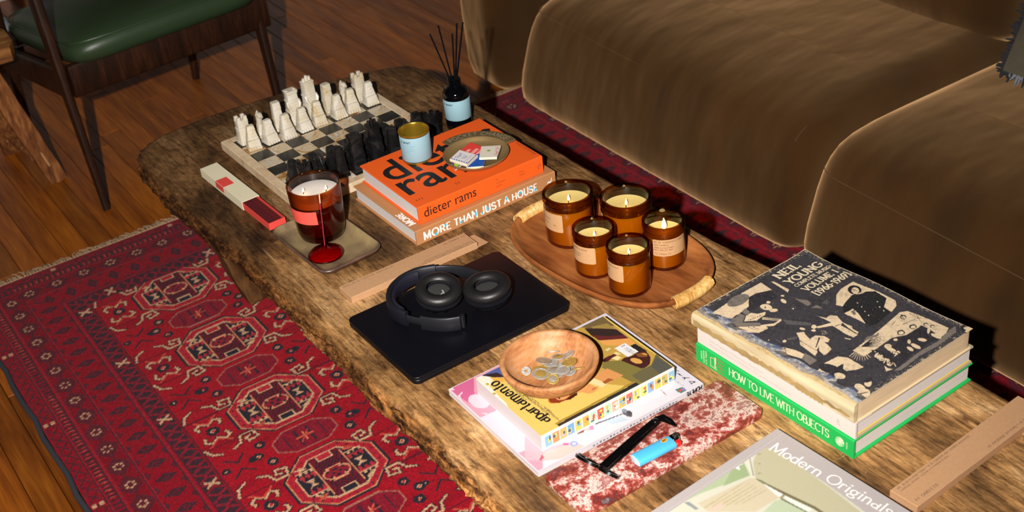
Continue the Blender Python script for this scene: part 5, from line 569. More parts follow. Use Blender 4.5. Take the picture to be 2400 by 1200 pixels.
MB().tube([(RX0 - .005 + .003 * math.sin(t * 2.2), RY0 + (RY1 - RY0) * t / 40, .006) for t in range(41)], .0058, 8).build('side_binding', M('dark blue wool binding', '#2d2f38', .95, bump=.5, bscale=400), rug, 60)
b = MB(); yy = RX0
while yy < RX0 + RW:
    j = rng.normal(0, .003, 3); L = .026 + rng.normal(0, .004)
    b.tube([(yy, RY1 - .002, .006), (yy + j[0], RY1 + L * .5, .006), (yy + j[1] * 2, RY1 + L, .0022)], [.0022, .0020, .0010], 5); yy += .0042
fr = b.build('fringe', M('cream cotton fringe', '#b99a78', .95), rug, 60); fr['kind'] = 'stuff'

# ---- modular sofa
velvet = M('olive brown velvet', '#452a10', .85, spec=.08, c2='#2c1a08', vscale=4.0, sheen=.9, tint=(1.0, .58, .27), bump=.5, bscale=5.5, bdist=.016, bdet=1.6, stretch=(1, 2.2, 1))
velvet.node_tree.nodes['Principled BSDF'].inputs['Sheen Roughness'].default_value = .5
seamm = M('velvet piping', '#4e3518', .8, sheen=.3, tint=(.9, .6, .3))
def cushion_block(name, cx, cy, a, b, prof, parent, p=22, crown=(.0,), mat=velvet, dome=0.0, seed=0):
    """a padded block: rings (inset, height) from floor to top, then a crowned top"""
    r_ = np.random.default_rng(seed); N = 120; rs = []
    for ins, z in prof:
        ring = []
        for x, y in superell(a - ins, b - max(ins, 0) * .28, p - (ins * 22 if z > .2 else 0) if p - ins * 22 > 3 else 3, N): ring.append((cx + x, cy + y, z + (dome * min(1, max(0, (z - .2) / .09)) * (1 - (x / a) ** 4) * (1 - min(1, abs(y / b)) ** 4) if dome else 0)))
        rs.append(ring)
    o = MB().rings(rs, cap0=True, cap1=True).build(name, mat, parent, 70); return o
SEAT_PROF = [(-.016, .0088), (-.032, .015), (-.042, .03), (-.044, .06), (-.036, .10), (-.022, .14), (-.008, .18), (.006, .214), (.020, .241), (.038, .262), (.062, .276), (.095, .286), (.14, .294), (.205, .301), (.28, .305)]
def sofa_module(label, y0, y1, zseam, vseam=None):
    t = thing('sofa_module', label, 'sofa', (0, 0, 0), 0, 'modules of the velvet sofa')
    xa, xb = .800, 1.90; cx, cy, a, b = (xa + xb) / 2, (y0 + y1) / 2, (xb - xa) / 2, (y1 - y0) / 2
    cushion_block('seat', cx, cy, a, b - .003, SEAT_PROF, t, dome=.030)
    def at(z):
        for (i0, z0), (i1, z1) in zip(SEAT_PROF[:-1], SEAT_PROF[1:]):
            if z0 <= z <= z1: return i0 + (i1 - i0) * (z - z0) / (z1 - z0)
    pts = [(cx + x, cy + y, zseam + .012 * math.sin(y * 3)) for x, y in superell(a - at(zseam) + .0002, b - .003 - max(0, at(zseam)) * .28 + .0002, 19, 240) if x < -.2 * a]
    MB().tube(pts, .0009, 6).build('seam', seamm, t, 60)
    if vseam is not None:
        MB().tube([(xa + at(z) + .0002, vseam + .02 * (z - .25), z) for z in np.linspace(zseam, .300, 12)], .0009, 6).build('seam', seamm, t, 60)
    bk = [(.02, .285), (.004, .31), (-.01, .36), (-.012, .46), (-.004, .58), (.02, .66), (.05, .70), (.09, .715)]
    cushion_block('back_cushion', 1.68, cy - .03, .30, b - .035, bk, t, 7)
    return t
sofa_module('olive brown velvet sofa module in the middle with a short vertical seam', .108, 1.186, .251, .163)
sofa_module('olive brown velvet sofa module nearest the camera behind the grey songbook', -1.02, .095, .212)
arm = thing('sofa_arm_module', 'tall olive brown velvet arm module at the far end behind the reed diffuser', 'sofa', (0, 0, 0), 0, 'modules of the velvet sofa')
cushion_block('arm_rest', 1.30, 1.318, .565, .100, [(.05, .012), (.03, .016), (.010, .035), (.0, .08), (-.004, .2), (-.004, .4), (.0, .52), (.02, .56), (.05, .58), (.08, .585)], arm, 7)
# throw pillows
linen = M('grey green linen', '#5b5544', .9, var=.15, vscale=40, bump=.3, bscale=600)
frm = M('charcoal fringe yarn', '#26262c', .95); frl = M('grey fringe yarn', '#77787f', .95)
def pillow(label, corner, ux, uy, w, h, grey):
    t = thing('throw_pillow', label, 'pillow', corner); ux, uy = Vector(ux).normalized(), Vector(uy).normalized(); nz = ux.cross(uy)
    rs = []; n = 9; b = MB(); v = []; f = []
    for s in (1, -1):
        base = len(v)
        for j in range(n + 1):
            for i in range(n + 1):
                p, q = i / n, j / n; th = .055 * (max(0, 1 - (2 * p - 1) ** 4) * max(0, 1 - (2 * q - 1) ** 4)) ** .6
                v.append(tuple(ux * (p * w) + uy * (q * h) + nz * th * s))
        f += [tuple(base + j * (n + 1) + i + k for k in ((0, 1, n + 2, n + 1) if s > 0 else (0, n + 1, n + 2, 1))) for j in range(n) for i in range(n)]
    b.add(v, f); b.build('cushion_cover', linen, t, 50)
    fb_ = MB()
    for e in range(4):
        for i in range(120):
            p = i / 119; pt, dr = [(ux * p * w, -uy), (ux * w + uy * p * h, ux), (ux * p * w + uy * h, uy), (uy * p * h, -ux)][e]
            j = Vector(rng.normal(0, .004, 3)); fb_.tube([pt, pt + dr * .007 + j * .6, pt + dr * (.013 + rng.normal(0, .002)) + j], [.0034, .003, .0015], 4, mi=0 if (e == 3 or rng.random() < .55) else 1)
    o = fb_.build('fringe', [frm, grey], t, 60); o['kind'] = 'stuff'
pillow('grey green linen pillow with dark fringe at the right frame edge', (1.235, -.035, .345), (.12, -1, -.02), (.55, .02, 1), .48, .44, frl)
pillow('dark fringed pillow whose tip shows at the top frame edge', (1.285, .600, .342), (.35, 1, .02), (.5, -.12, 1), .45, .42, frm)

# ---- armchair
darkwood = wood('dark walnut frame', '#190c05', '#2a1408', '#3e200d', (30, 30, 4), .45, .2, .35)
vinyl = M('dark green leather', '#2f4029', .40, spec=.45, bump=.15, bscale=300, var=.12, vscale=6)
ch = thing('armchair', 'wooden armchair with a dark green leather seat beyond the table', 'chair', (-.315, 1.455, 0), 5.5)
def board(name, p0, p1, w0, w1, parent, mat=darkwood, tw=None, up=(0, 0, 1)):
    """tapered bar between two points; w = (across, depth) at either end"""
    p0, p1 = Vector(p0), Vector(p1); d = (p1 - p0).normalized(); ax = Vector((1, 0, 0)) if abs(d.x) < .8 else Vector((0, 1, 0)); ay = d.cross(ax).normalized(); ax = ay.cross(d).normalized()
    rs = []
    for p, w in ((p0, w0), (p1, w1)):
        rs.append([tuple(p + ax * x + ay * y) for x, y in rrect(w[0], w[1], min(w) * .3, 3)])
    return MB().rings(rs).build(name, mat, parent, 40)
SW = .53
for sx, x0, xf in ((-1, -.030, -.030), (1, SW - .006, SW - .018)):
    board('front_leg', (xf, -.012, 0), (x0, .060, .585), (.018, .019), (.025, .046), ch)
    board('rear_leg', (x0 - sx * (.02 if sx < 0 else .008), .53, 0), (x0 - sx * .01, .44, .585), (.020, .020), (.034, .044), ch)
    board('arm_rest', (x0, .02, .598), (x0, .52, .590), (.05, .03), (.045, .03), ch)
    board('side_rail', (x0, .03, .345), (x0, .48, .290), (.022, .075), (.022, .07), ch)
board('front_rail', (-.015, .022, .345), (SW + .015, .022, .345), (.022, .085), (.022, .085), ch)
board('rear_rail', (-.01, .46, .275), (SW + .01, .46, .275), (.02, .06), (.02, .06), ch)
N = 90; rs = []
for ins, z, e in [(.02, .388, 7), (.004, .394, 8), (-.003, .410, 9), (-.004, .428, 9), (.004, .444, 8), (.02, .456, 7), (.05, .464, 6), (.11, .470, 4), (.18, .473, 3)]:
    rs.append([(SW / 2 + x, .245 + y - .018 * max(0, -y) / .25 * (1 - (x / .27) ** 2), z - .115 * (y + .25) - .010 * (x / .27) ** 2) for x, y in superell(SW / 2 - ins, .255 - ins, e, N)])
MB().rings(rs).build('seat', vinyl, ch, 60)
MB().tube([(x * 1.002 + SW / 2, .245 + y * 1.002 - .018 * max(0, -y) / .25 * (1 - (x / .27) ** 2), .449 - .115 * (y + .25) - .010 * (x / .27) ** 2) for x, y in superell(SW / 2, .255, 8, 90)], .0028, 6, closed=True).build('piping', vinyl, ch, 60)
rs = []
for ins, z in [(.03, -.03), (.005, -.022), (0, 0), (.005, .022), (.03, .03)]:
    rs.append([(SW / 2 + x, .52 + z * .95 + (y + .2) * .22, .70 + y) for x, y in superell(SW / 2 - .01 - ins, .20 - ins, 6, 60)])
MB().rings(rs).build('backrest', vinyl, ch, 60)

# ---- old wooden bench on the left
oldw = wood('old rubbed pine', '#4b2a17', '#7a4a28', '#a97040', (26, 26, 5), .75, .7, .15)
oldx = wood('old rubbed pine lengthwise', '#5a351a', '#8a5a30', '#b8854a', (5, 26, 26), .75, .7, .15)
bn = thing('rustic_bench', 'rough old wooden bench with splayed slotted legs beside the armchair', 'bench', (-.812, 1.68, 0))
MB().slab([(-.37, -.10), (.385, -.10), (.405, -.06), (.410, .03), (.395, .085), (-.37, .09)], .398, .438, .006, seg=2).build('seat_plank', oldx, bn, 40)
def plank_leg(x0, y0, x1, y1):
    p0, p1 = Vector((x0, y0, 0)), Vector((x1, y1, .400)); d = (p1 - p0).normalized(); ay = Vector((0, 1, 0)); ay = (ay - d * ay.dot(d)).normalized(); ax = ay.cross(d); rs = []
    for k in range(9):
        t = k / 8; p = p0.lerp(p1, t); w = .047 + .008 * t + .002 * math.sin(k * 2.3); rs.append([tuple(p + ax * x + ay * y) for x, y in rrect(w, .030 + .001 * math.sin(k * 3), .004, 2)])
    o = MB().rings(rs).build('leg', oldw, bn, 40)
    c = p0.lerp(p1, .20) - ay * .0152; MB().tube([c - d * .022, c + d * .022], 0, sq=(.007, .002)).build('tenon', M('pale worn tenon', '#b98a58', .8), o)
for sx in (-1, 1):
    for yy in (.015, .28): 
        if yy > .2: plank_leg(sx * .37, yy, sx * .33, .06)
        else: plank_leg(.420 if sx > 0 else -.40, yy, .318 if sx > 0 else -.32, 0.0)
board('stretcher', (.385, .03, .08), (.36, .26, .085), (.03, .02), (.03, .02), bn, oldw)

# ---- bits on the floor by the far wall, glimpsed between bench and chair
v = thing('glass_vase', 'round pale glass vase on the floor behind the bench', 'vase', (-.285, 2.72, 0))
MB().lathe([(.05, 0), (.075, .02), (.085, .06), (.07, .11), (.035, .14), (.038, .17), (.034, .17), (.031, .14), (.066, .108), (.081, .06), (.07, .022), (.03, .006)], 32).build('vessel', M('pale blue glaze', '#9fb0bd', .1, spec=.8), v, 60)
v = thing('striped_tin', 'small tin striped red and yellow on the floor beside the armchair', 'tin', (-.175, 2.74, 0))
MB().lathe([(.028, 0), (.03, .003), (.03, .03), (.028, .032)], 24).build('body', M('pale pink tin', '#c9a6b4', .3), v, 40)
MB().lathe([(.0303, .010), (.0303, .018)], 24, cap0=False, cap1=False).build('yellow_band', M('yellow enamel', '#c8a850', .3), v, 40)
MB().lathe([(.0303, .018), (.0303, .030)], 24, cap0=False, cap1=False).build('red_band', M('red enamel', '#b02025', .3), v, 40)

# ================================================================== coffee table
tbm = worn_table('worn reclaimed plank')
tb = thing('coffee_table', 'low coffee table with one thick worn plank top and crumbling left edge', 'table', (0, 0, 0))
ol = [(-.355, -1.12), (.335, -1.12), (.330, -.80), (.318, -.33), (.303, -.22), (.297, -.12), (.291, .29), (.285, .60), (.295, .69), (.300, .78), (.280, .850), (.20, .878), (0, .925), (-.121, .938), (-.248, .935), (-.325, .920), (-.362, .900), (-.378, .870), (-.384, .805), (-.388, .70), (-.386, .62), (-.376, .463), (-.366, .29), (-.366, .20), (-.367, .0), (-.369, -.19), (-.362, -.308), (-.364, -.48), (-.366, -.8)]
def dense(o, step):
    out = []
    for i in range(len(o)):
        a, c = Vector(o[i]), Vector(o[(i + 1) % len(o)]); n = max(1, int((c - a).length / step))
        out += [tuple(a.lerp(c, k / n)) for k in range(n)]
    return out
od = dense(ol, .006)
def smoothloop(o, it):
    for _ in range(it): o = [((o[i - 1][0] + 2 * o[i][0] + o[(i + 1) % len(o)][0]) / 4, (o[i - 1][1] + 2 * o[i][1] + o[(i + 1) % len(o)][1]) / 4) for i in range(len(o))]
    return o
od = smoothloop(od, 40)
def wob(i, k, amp):
    x, y = od[i]; e = 1.0 if x < -.28 else .35
    return e * amp * (math.sin(y * 31 + k * 1.7) * .5 + math.sin(y * 83 + k * 2.9) * .35 + math.sin(y * 197 + k * 4.1 + x * 50) * .25 + rng.normal(0, .35))
rs = []
for k, (ins, z, amp) in enumerate([(.022, -.052, .002), (.006, -.050, .004), (.001, -.041, .0046), (.0, -.032, .0048), (.001, -.023, .0046), (.003, -.015, .0044), (.007, -.008, .0040), (.011, -.0034, .0034), (.015, -.0012, .0022), (.019, -.0003, .0010), (.024, .0, 0)]):
    io = inset(od, ins); io = smoothloop(io, 30) if ins > .013 else io
    rs.append([(x + wob(i, k, amp) * (1 if x > 0 else 1), y + (wob(i, k + 5, amp) if y > .8 else 0), TT + z + (wob(i, k + 3, amp) * .4 if -.047 < z < -.006 else 0)) for i, (x, y) in enumerate(io)])
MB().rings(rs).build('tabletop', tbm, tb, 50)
legm = wood('dark table leg', '#2e1d10', '#4e341c', '#7c5830', (9, 9, 3), .8, .8, .15)
for yc in (.79, -.86):
    prof = [(-.318, .350), (.255, .350), (.245, .30), (.20, .16), (.165, .0075), (-.243, .0075), (-.282, .16), (-.312, .30)]
    prof = dense(prof, .03); b = MB(); rs = []
    for ins, yy in [(.012, -.037), (.0, -.028), (.0, .028), (.012, .037)]:
        rs.append([(x + .002 * math.sin(z * 60), yc + yy + .003 * math.sin(z * 40 + x * 30), z) for x, z in inset(prof, ins)])
    b.rings(rs).build('leg', legm, tb, 40)

# ================================================================== things on the table
ink = M('black print', '#17161a', .5); white_ink = M('white print', '#f0ebe6', .5); brown_ink = M('brown print', '#4a3322', .6); cream_ink = M('cream print', '#f2e6c8', .5)
page = M('white page edges', '#dcd4d0', .75, bump=.35, bscale=1, stretch=(1, 1, 1600), var=.07, vscale=1)
def at(x, y, z=0.0): return (x, y, TT + z)
def pages(t, x0, x1, y0, y1, z0, z1, mat=page, name='page_block'):
    return MB().slab([(x0, y0), (x1, y0), (x1, y1), (x0, y1)], z0, z1, .0006).build(name, mat, t)
def hard_book(name, label, loc, rot, w, d, h, col, spine, th=.0030, over=.0035, pmat=page, group=None):
    """hardcover: two boards, a spine and a page block; spine on side '-y', '-x' or '+y'"""
    t = thing(name, label, 'book', loc, rot, group); x0, x1, y0, y1 = -w / 2, w / 2, -d / 2, d / 2
    for nm, z in (('back_cover', 0), ('front_cover', h - th)): MB().slab(rrect(w, d, .0012, 2), z, z + th, .0007).build(nm, col, t)
    g = .0009
    if spine == '-y': MB().slab([(x0, y0 - .0006), (x1, y0 - .0006), (x1, y0 + .0024), (x0, y0 + .0024)], th * .2, h - th * .2, .0010).build('spine', col, t); q = (x0 + over, x1 - over, y0 + .0026, y1 - over)
    if spine == '-x': MB().slab([(x0 - .0006, y0), (x0 + .0024, y0), (x0 + .0024, y1), (x0 - .0006, y1)], th * .2, h - th * .2, .0010).build('spine', col, t); q = (x0 + .0026, x1 - over, y0 + over, y1 - over)
    if spine == '+y': MB().slab([(x0, y1 - .0024), (x1, y1 - .0024), (x1, y1 + .0006), (x0, y1 + .0006)], th * .2, h - th * .2, .0010).build('spine', col, t); q = (x0 + over, x1 - over, y0 + over, y1 - .0026)
    pages(t, *q, th + .0001, h - th - .0001, pmat); return t

# ---- chess board
cb = thing('chess_board', 'inlaid stone chess board with a pale travertine border', 'board', at(-.0455, .5753), 1.17)
SQ = .3129 / 8; hb = .0200
sqd = marble('black onyx square', [(.3, '#0e0d0c'), (.55, '#26221f'), (.75, '#3d3732')], 20, rough=.22)
sql = marble('banded onyx square', [(.32, '#7c4a18'), (.40, '#a8763a'), (.46, '#cdb48c'), (.52, '#c9bca8'), (.57, '#b08a58'), (.63, '#d6ccbc'), (.75, '#ddd5c8')], 13, rough=.25)
trav = marble('travertine', [(.3, '#b99a78'), (.5, '#d3b996'), (.7, '#e2cdae')], 16, rough=.5)
MB().box(-4.4 * SQ, 4.4 * SQ, -4.4 * SQ, 4.4 * SQ, 0, hb - .006).build('base', trav, cb)
ms = None; sqm = {}
for j in range(8):
    for i in range(8):
        kd = (i + j) % 2 == 0; me = sqm.get(kd)
        if me is None:
            o = MB().slab(rrect(SQ - .0007, SQ - .0007, .0002, 1), -.006, 0, .0005).build('square', sqd if kd else sql, cb); sqm[kd] = o.data
        else: o = link('square', me, cb)
        o.location = ((i - 3.5) * SQ, (3.5 - j) * SQ, hb)
bw, e4 = .0205, 4 * SQ
for x0, x1, y0, y1 in ((-e4 - bw, -e4, -e4 - bw, e4 + bw), (e4, e4 + bw, -e4 - bw, e4 + bw), (-e4 + .0004, e4 - .0004, e4, e4 + bw), (-e4 + .0004, e4 - .0004, -e4 - bw, -e4)):
    MB().slab([(x0 + .0002, y0 + .0002), (x1 - .0002, y0 + .0002), (x1 - .0002, y1 - .0002), (x0 + .0002, y1 - .0002)], 0, hb + .0002, .0012).build('border_strip', trav, cb)
onyxw = marble('white onyx', [(.28, '#b88f50'), (.38, '#c4b698'), (.55, '#cfc7b8'), (.75, '#dcd6ca')], 13, rough=.32)
onyxb = marble('black obsidian', [(.3, '#0a0a0a'), (.55, '#1a191a'), (.8, '#3a3431')], 24, rough=.25)
def carve(name, kind, mat):
    """stepped idol-like carving: front face looks along -y (towards the other side)"""
    b = MB()
    def tier(z0, z1, w0, w1, f0, f1, k0, k1, bev=.0012):
        rs = []
        for z, w, f, k, ins in ((z0, w0, f0, k0, bev), (z0 + bev, w0, f0, k0, 0), (z1 - bev, w1, f1, k1, 0), (z1, w1, f1, k1, bev)):
            rs.append([(x, y, z) for x, y in rrect(w - 2 * ins, (k + f) - 2 * ins, .0022, 2, 0, (k - f) / 2)])
        b.rings(rs)
    def toes(w, f, z, n):
        for i in range(n):
            x = (i - (n - 1) / 2) * w / n; b.lathe([(.0002, -.001), (w / n * .46, 0), (w / n * .46, z * .6), (w / n * .25, z), (.0002, z * 1.05)], 8, T=Matrix.Translation((x, -f + .0005, .001)))
    if kind == 'pawn':
        tier(0, .006, .0300, .0292, .0150, .0145, .0130, .0128); tier(.005, .023, .0272, .0248, .0135, .0108, .0122, .0112); tier(.0225, .030, .0240, .0225, .0080, .0070, .0112, .0105); tier(.0295, .046, .0212, .0170, .0075, .0045, .0105, .0085); tier(.0455, .0565, .0178, .0150, .0062, .0042, .0085, .0070); toes(.028, .0150, .008, 5)
        b.lathe([(.0001, 0), (.0024, .0008), (.0001, .0018)], 8, T=Matrix.Translation((0, -.0066, .041)) @ Matrix.Rotation(R(80), 4, 'X'))
    elif kind == 'rook':
        tier(0, .007, .0290, .0284, .0140, .0138, .0130, .0128); tier(.0065, .036, .0262, .0235, .0118, .0100, .0118, .0105); tier(.0355, .041, .0250, .0245, .0108, .0104, .0110, .0105); tier(.0405, .060, .0228, .0240, .0092, .0098, .0098, .0100); toes(.027, .0138, .008, 4)
        for s in (-1, 1):
            for q in (-1, 1): b.slab(rrect(.0078, .0068, .001, 2, s * .0070, q * .0058), .0590, .0685, .0009)
    elif kind == 'knight':
        tier(0, .006, .0250, .0245, .0140, .0138, .0130, .0128); tier(.0055, .018, .0190, .0165, .0105, .0085, .0110, .0095); tier(.0175, .030, .0155, .0120, .0085, .0065, .0085, .0050)
        b.tube([(0, .003, .026), (0, .000, .036), (0, -.002, .046), (0, -.003, .054)], [.0070, .0062, .0064, .0070], 10); b.tube([(0, -.002, .055), (0, -.010, .0565), (0, -.0165, .053)], [.0072, .0060, .0042], 10)
        b.tube([(0, .0045, .056), (0, .002, .0635)], [.0034, .0014], 8); b.tube([(0, .009, .030), (0, .0085, .043), (0, .004, .055)], [.003, .0036, .0026], 8)
    elif kind == 'bishop':
        tier(0, .007, .0270, .0264, .0140, .0138, .0130, .0128); tier(.0065, .030, .0230, .0210, .0112, .0095, .0112, .0100); tier(.0295, .052, .0205, .0180, .0090, .0066, .0098, .0085); tier(.0515, .070, .0188, .0172, .0080, .0070, .0086, .0076); toes(.025, .0138, .008, 4)
    else:
        H = .086 if kind == 'queen' else .098
        tier(0, .008, .0310, .0304, .0150, .0148, .0142, .014); tier(.0075, .030, .0280, .0262, .0135, .0118, .0128, .0120); tier(.0295, .036, .0284, .0280, .0136, .0132, .0124, .012); tier(.0355, .058, .0258, .0240, .0112, .0095, .0118, .0108); tier(.0575, .063, .0268, .0262, .0120, .0116, .0112, .0110); tier(.0625, H - .008, .0236, .0228, .0100, .0092, .0104, .0098); toes(.029, .0150, .009, 5)
        if kind == 'queen':
            tier(H - .0085, H, .0250, .0262, .0106, .0110, .0106, .0110)
            for s in (-1, 1): b.lathe([(.004, 0), (.0035, .002), (.0001, .003)], 8, T=Matrix.Translation((s * .0085, -.001, H - .0006)))
        else:
            tier(H - .0085, H - .003, .0240, .0244, .0100, .0102, .0100, .0104)
            for s, hh in ((-.8, .005), (0, .010), (.8, .006)): b.tube([(s * .0085, 0, H - .004), (s * .0085, 0, H + hh)], [.0042, .0030], 8)
        for s in (-1, 1): b.tube([(s * .0128, -.006, .060), (s * .0134, -.010, .050), (s * .010, -.0125, .042)], [.0026, .0030, .0024], 6)
    b.v = [(x, y, z * .88) for x, y, z in b.v]; o = b.build(name, mat, None, 32); return o
ORDER = ['rook', 'knight', 'bishop', 'queen', 'king', 'bishop', 'knight', 'rook']
WL = {0: ('white onyx rook with two horns at the left end of the back row', 'white onyx rook with two horns at the right end of the back row'), }
Tb = Matrix.Translation(at(-.0455, .5753, hb + .0004)) @ Matrix.Rotation(R(1.17), 4, 'Z')
protos = {}
def put_piece(kind, mat, i, j, label, face, group, dx=0, dy=0, rot=0, z=0, tilt=None):
    key = (kind, mat.name)
    if key not in protos: o = carve('chess_' + kind, kind, mat); protos[key] = o
    else: o = protos[key].copy(); COL.objects.link(o)
    o.matrix_world = Tb @ Matrix.Translation(((i - 3.5) * SQ + dx, (3.5 - j) * SQ + dy, z)) @ Matrix.Rotation(R(face + rot), 4, 'Z')
    tag(o, label, 'chess piece', group); return o
ordn = ['first', 'second', 'third', 'fourth', 'fifth', 'sixth', 'seventh', 'eighth']
wl = ['white stone rook with split top at the near left corner of the board', 'thin white knight between the left white rook and bishop', 'white slab-like bishop with plain back left of the yellowish queen', 'wide yellowish white queen with flat crown',
      'tallest white piece, the king with knobbed crown', 'narrow white bishop with an orange stain right of the white king', 'thin white knight at the right beside the split-top rook', 'white stone rook with split top at the far right corner of the board']
for i, kd in enumerate(ORDER): put_piece(kd, onyxw, i, 0, wl[i], 0, 'white back row chess pieces', rng.normal(0, .0012), rng.normal(0, .0012), rng.normal(0, 4))
for i in range(8): put_piece('pawn', onyxw, i, 1, '%s white stone pawn counted from the matchbox side of the board' % ordn[i], 0, 'white pawns', rng.normal(0, .0012), rng.normal(0, .0015), rng.normal(0, 5))
bl = ['black stone rook standing behind the brown candle glass', 'black stone knight next to the brown candle glass rim', 'black slab-like bishop just behind the candle glass', 'black stone queen beside the corner of the orange book', 'tall black king behind the orange book edge',
      'black bishop behind the left edge of the blue tin', 'black knight just left of the blue tin', 'black rook standing off the board corner right of the blue tin']
for i, kd in enumerate(ORDER):
    put_piece(kd, onyxb, i, 7, bl[i], 180, 'black back row chess pieces', rng.normal(0, .0012) + (.012 if i == 7 else 0), rng.normal(0, .0012), rng.normal(0, 4))
for i in range(8): put_piece('pawn', onyxb, i, 6, '%s black stone pawn counted from the candle glass side of the board' % ordn[i], 180, 'black pawns', rng.normal(0, .0012), rng.normal(0, .0015), rng.normal(0, 5))

# ---- sliding incense box
mb = thing('incense_box', 'long cream sliding box with coral square and open red drawer', 'box', at(-.2816, .5797), 2.57)
creamb = M('cream card', '#e6dcbc', .7, var=.03, vscale=30); coral = M('coral card', '#e0483f', .65); darkred = M('dark red sticks', '#5a0d14', .7)
w2, s0, s1, hh = .0186, .0925, -.0940, .0180
sl = MB()
for x0, x1, z0, z1 in ((-w2, w2, 0, .0011), (-w2, w2, hh - .0011, hh), (-w2, -w2 + .0011, .0011, hh - .0011), (w2 - .0011, w2, .0011, hh - .0011)): sl.box(x0, x1, s1, s0, z0, z1)
sl.build('sleeve', creamb, mb)
b = MB(); b.box(-.0178, .0055, -.0132, .0225, hh, hh + .00025); b.box(-w2 - .00025, -w2, -.0132, .0225, .005, hh + .0002); b.build('coral_square', coral, mb)
place(stroke_text('ooo', .09, .09), flat((-.010, -.078, hh + .0002), (.2, 1, 0), (-1, .2, 0)), 'small_print', M('faint pink print', '#dbb09c', .7), mb, .02, .0024)
dr = MB(); a0, a1, di = -.2015, .05, .0172
for x0, x1, y0, y1, z0, z1 in ((-di, di, a0, a1, .0014, .0026), (-di, -di + .0012, a0, a1, .0026, hh - .002), (di - .0012, di, a0, a1, .0026, hh - .002), (-di + .0012, di - .0012, a0, a0 + .0012, .0026, hh - .002)): dr.box(x0, x1, y0, y1, z0, z1)
dr.build('drawer', coral, mb)
st0 = None
for i in range(15):
    x = -.0148 + i * .00212
    if st0 is None:
        st0 = MB().tube([(0, -.090, 0), (0, .090, 0)], .00098, 6).build('incense_stick', darkred, None, 60); o = st0
    else: o = st0.copy(); COL.objects.link(o)
    o.matrix_world = Matrix.Translation(at(-.2816, .5797)) @ Matrix.Rotation(R(2.57), 4, 'Z') @ Matrix.Translation((x, -.108 + rng.normal(0, .0006), .0105 + rng.normal(0, .0008))); tag(o, 'dark red incense stick lying in the coral drawer', 'incense stick', 'incense sticks in the coral drawer')
MB().slab(rrect(.030, .14, .001, 1, 0, -.12), .0028, .0092, .0004).build('paper_liner', M('dark red paper', '#4a0c12', .8), mb)

# ---- ceramic tray, candle glass, red incense holder
clay = M('stoneware glaze', '#6e5242', .40, c2='#3a2a25', vscale=30, spec=.5, bump=.25, bscale=40); clayi = M('greenish stoneware glaze', '#a08a60', .38, c2='#5c473c', vscale=20, spec=.5, bump=.15, bscale=30)
ctr = thing('ceramic_tray', 'rounded square grey brown stoneware tray under the candle glass', 'tray', at(-.2325, .2575), 3)
b = MB(); Wd, Dd = .128, .205
def tray_ring(ins, z, r): return [(x, y, z) for x, y in rrect(Wd - 2 * ins, Dd - 2 * ins, r, 8)]
b.rings([tray_ring(.020, .0, .012), tray_ring(.012, .0012, .018), tray_ring(.004, .008, .022), tray_ring(0, .0145, .024), tray_ring(.0008, .0166, .024), tray_ring(.003, .0172, .022)], 0, True, False)
b.rings([tray_ring(.003, .0172, .022), tray_ring(.0055, .0160, .020), tray_ring(.010, .009, .016), tray_ring(.018, .0058, .012), tray_ring(.03, .0052, .010)], 1, False, True)
b.build('dish', [clay, clayi], ctr, 50)
gz = .0066
cg = thing('candle_glass', 'large brown glass candle with white wax and a coral label', 'candle', at(-.2228, .2890, gz)); cg.scale = (.926, .926, 1)
browng = glass('brown red glass', (.74, .43, .24), .03)
prof = [(.030, 0), (.0385, .0008), (.0435, .005), (.0470, .016), (.0500, .05), (.0525, .1065), (.0522, .1085), (.0505, .1085), (.0498, .106), (.0478, .05), (.0445, .016), (.038, .0085), (.02, .008)]
MB().lathe(prof, 56, cap0=True, cap1=True).build('glass', browng, cg, 60)
waxw = M('white wax', '#f1e6dc', .5, sss=.15)
wb = M('dark red wax', '#6b1512', .5)
MB().lathe([(.02, .009), (.0372, .0098), (.0436, .0175), (.0468, .05), (.0484, .0765)], 48, cap0=True, cap1=False).build('wax_body', M('red brown wax seen in the glass', '#5e1a12', .6), cg, 60)
MB().lathe([(.0484, .0765), (.0486, .0885), (.0470, .0890), (.02, .0884), (.0005, .0884)], 48, cap0=False, cap1=True).build('wax_top', waxw, cg, 60)
wick = M('charred wick', '#1a120c', .9); flm = M('flame', '#ffd98a', .5, emit=9.0)
def wick_flame(t, x, y, z, h=.011, wd=.0026):
    MB().tube([(x, y, z), (x + .0006, y, z + .004), (x + .0014, y, z + .0062)], [.0007, .0007, .0005], 6).build('wick', wick, t, 60)
    MB().lathe([(.0002, 0), (wd * .8, h * .16), (wd, h * .32), (wd * .72, h * .58), (wd * .3, h * .84), (.0001, h)], 12, T=Matrix.Translation((x + .0012, y, z + .0040))).build('flame', flm, t, 60)
wick_flame(cg, -.020, .008, .0884, .009, .0022); wick_flame(cg, .018, -.014, .0884, .009, .0022)
AZ = lambda p: math.atan2(-1.7047 - p.location.y, -.9922 - p.location.x)     # bearing of the open side of the table seen from a jar
def curved_label(t, r0, r1, a0, a1, z0, z1, mat, name='label', rc=.0025):
    n = 24; v = []; f = []; zz = [z0, z0 + rc * .3, z0 + rc, z1 - rc, z1 - rc * .3, z1]; cut = [rc, rc * .3, 0, 0, rc * .3, rc]
    for z, c in zip(zz, cut):
        rr = r0 + (r1 - r0) * (z - z0) / (z1 - z0)
        for i in range(n + 1):
            a = a0 + c / rr + (a1 - a0 - 2 * c / rr) * i / n; v.append((rr * math.cos(a), rr * math.sin(a), z))
    for j in range(5):
        for i in range(n): f.append((j * (n + 1) + i, j * (n + 1) + i + 1, (j + 1) * (n + 1) + i + 1, (j + 1) * (n + 1) + i))
    return MB().add(v, f).build(name, mat, t, 60)
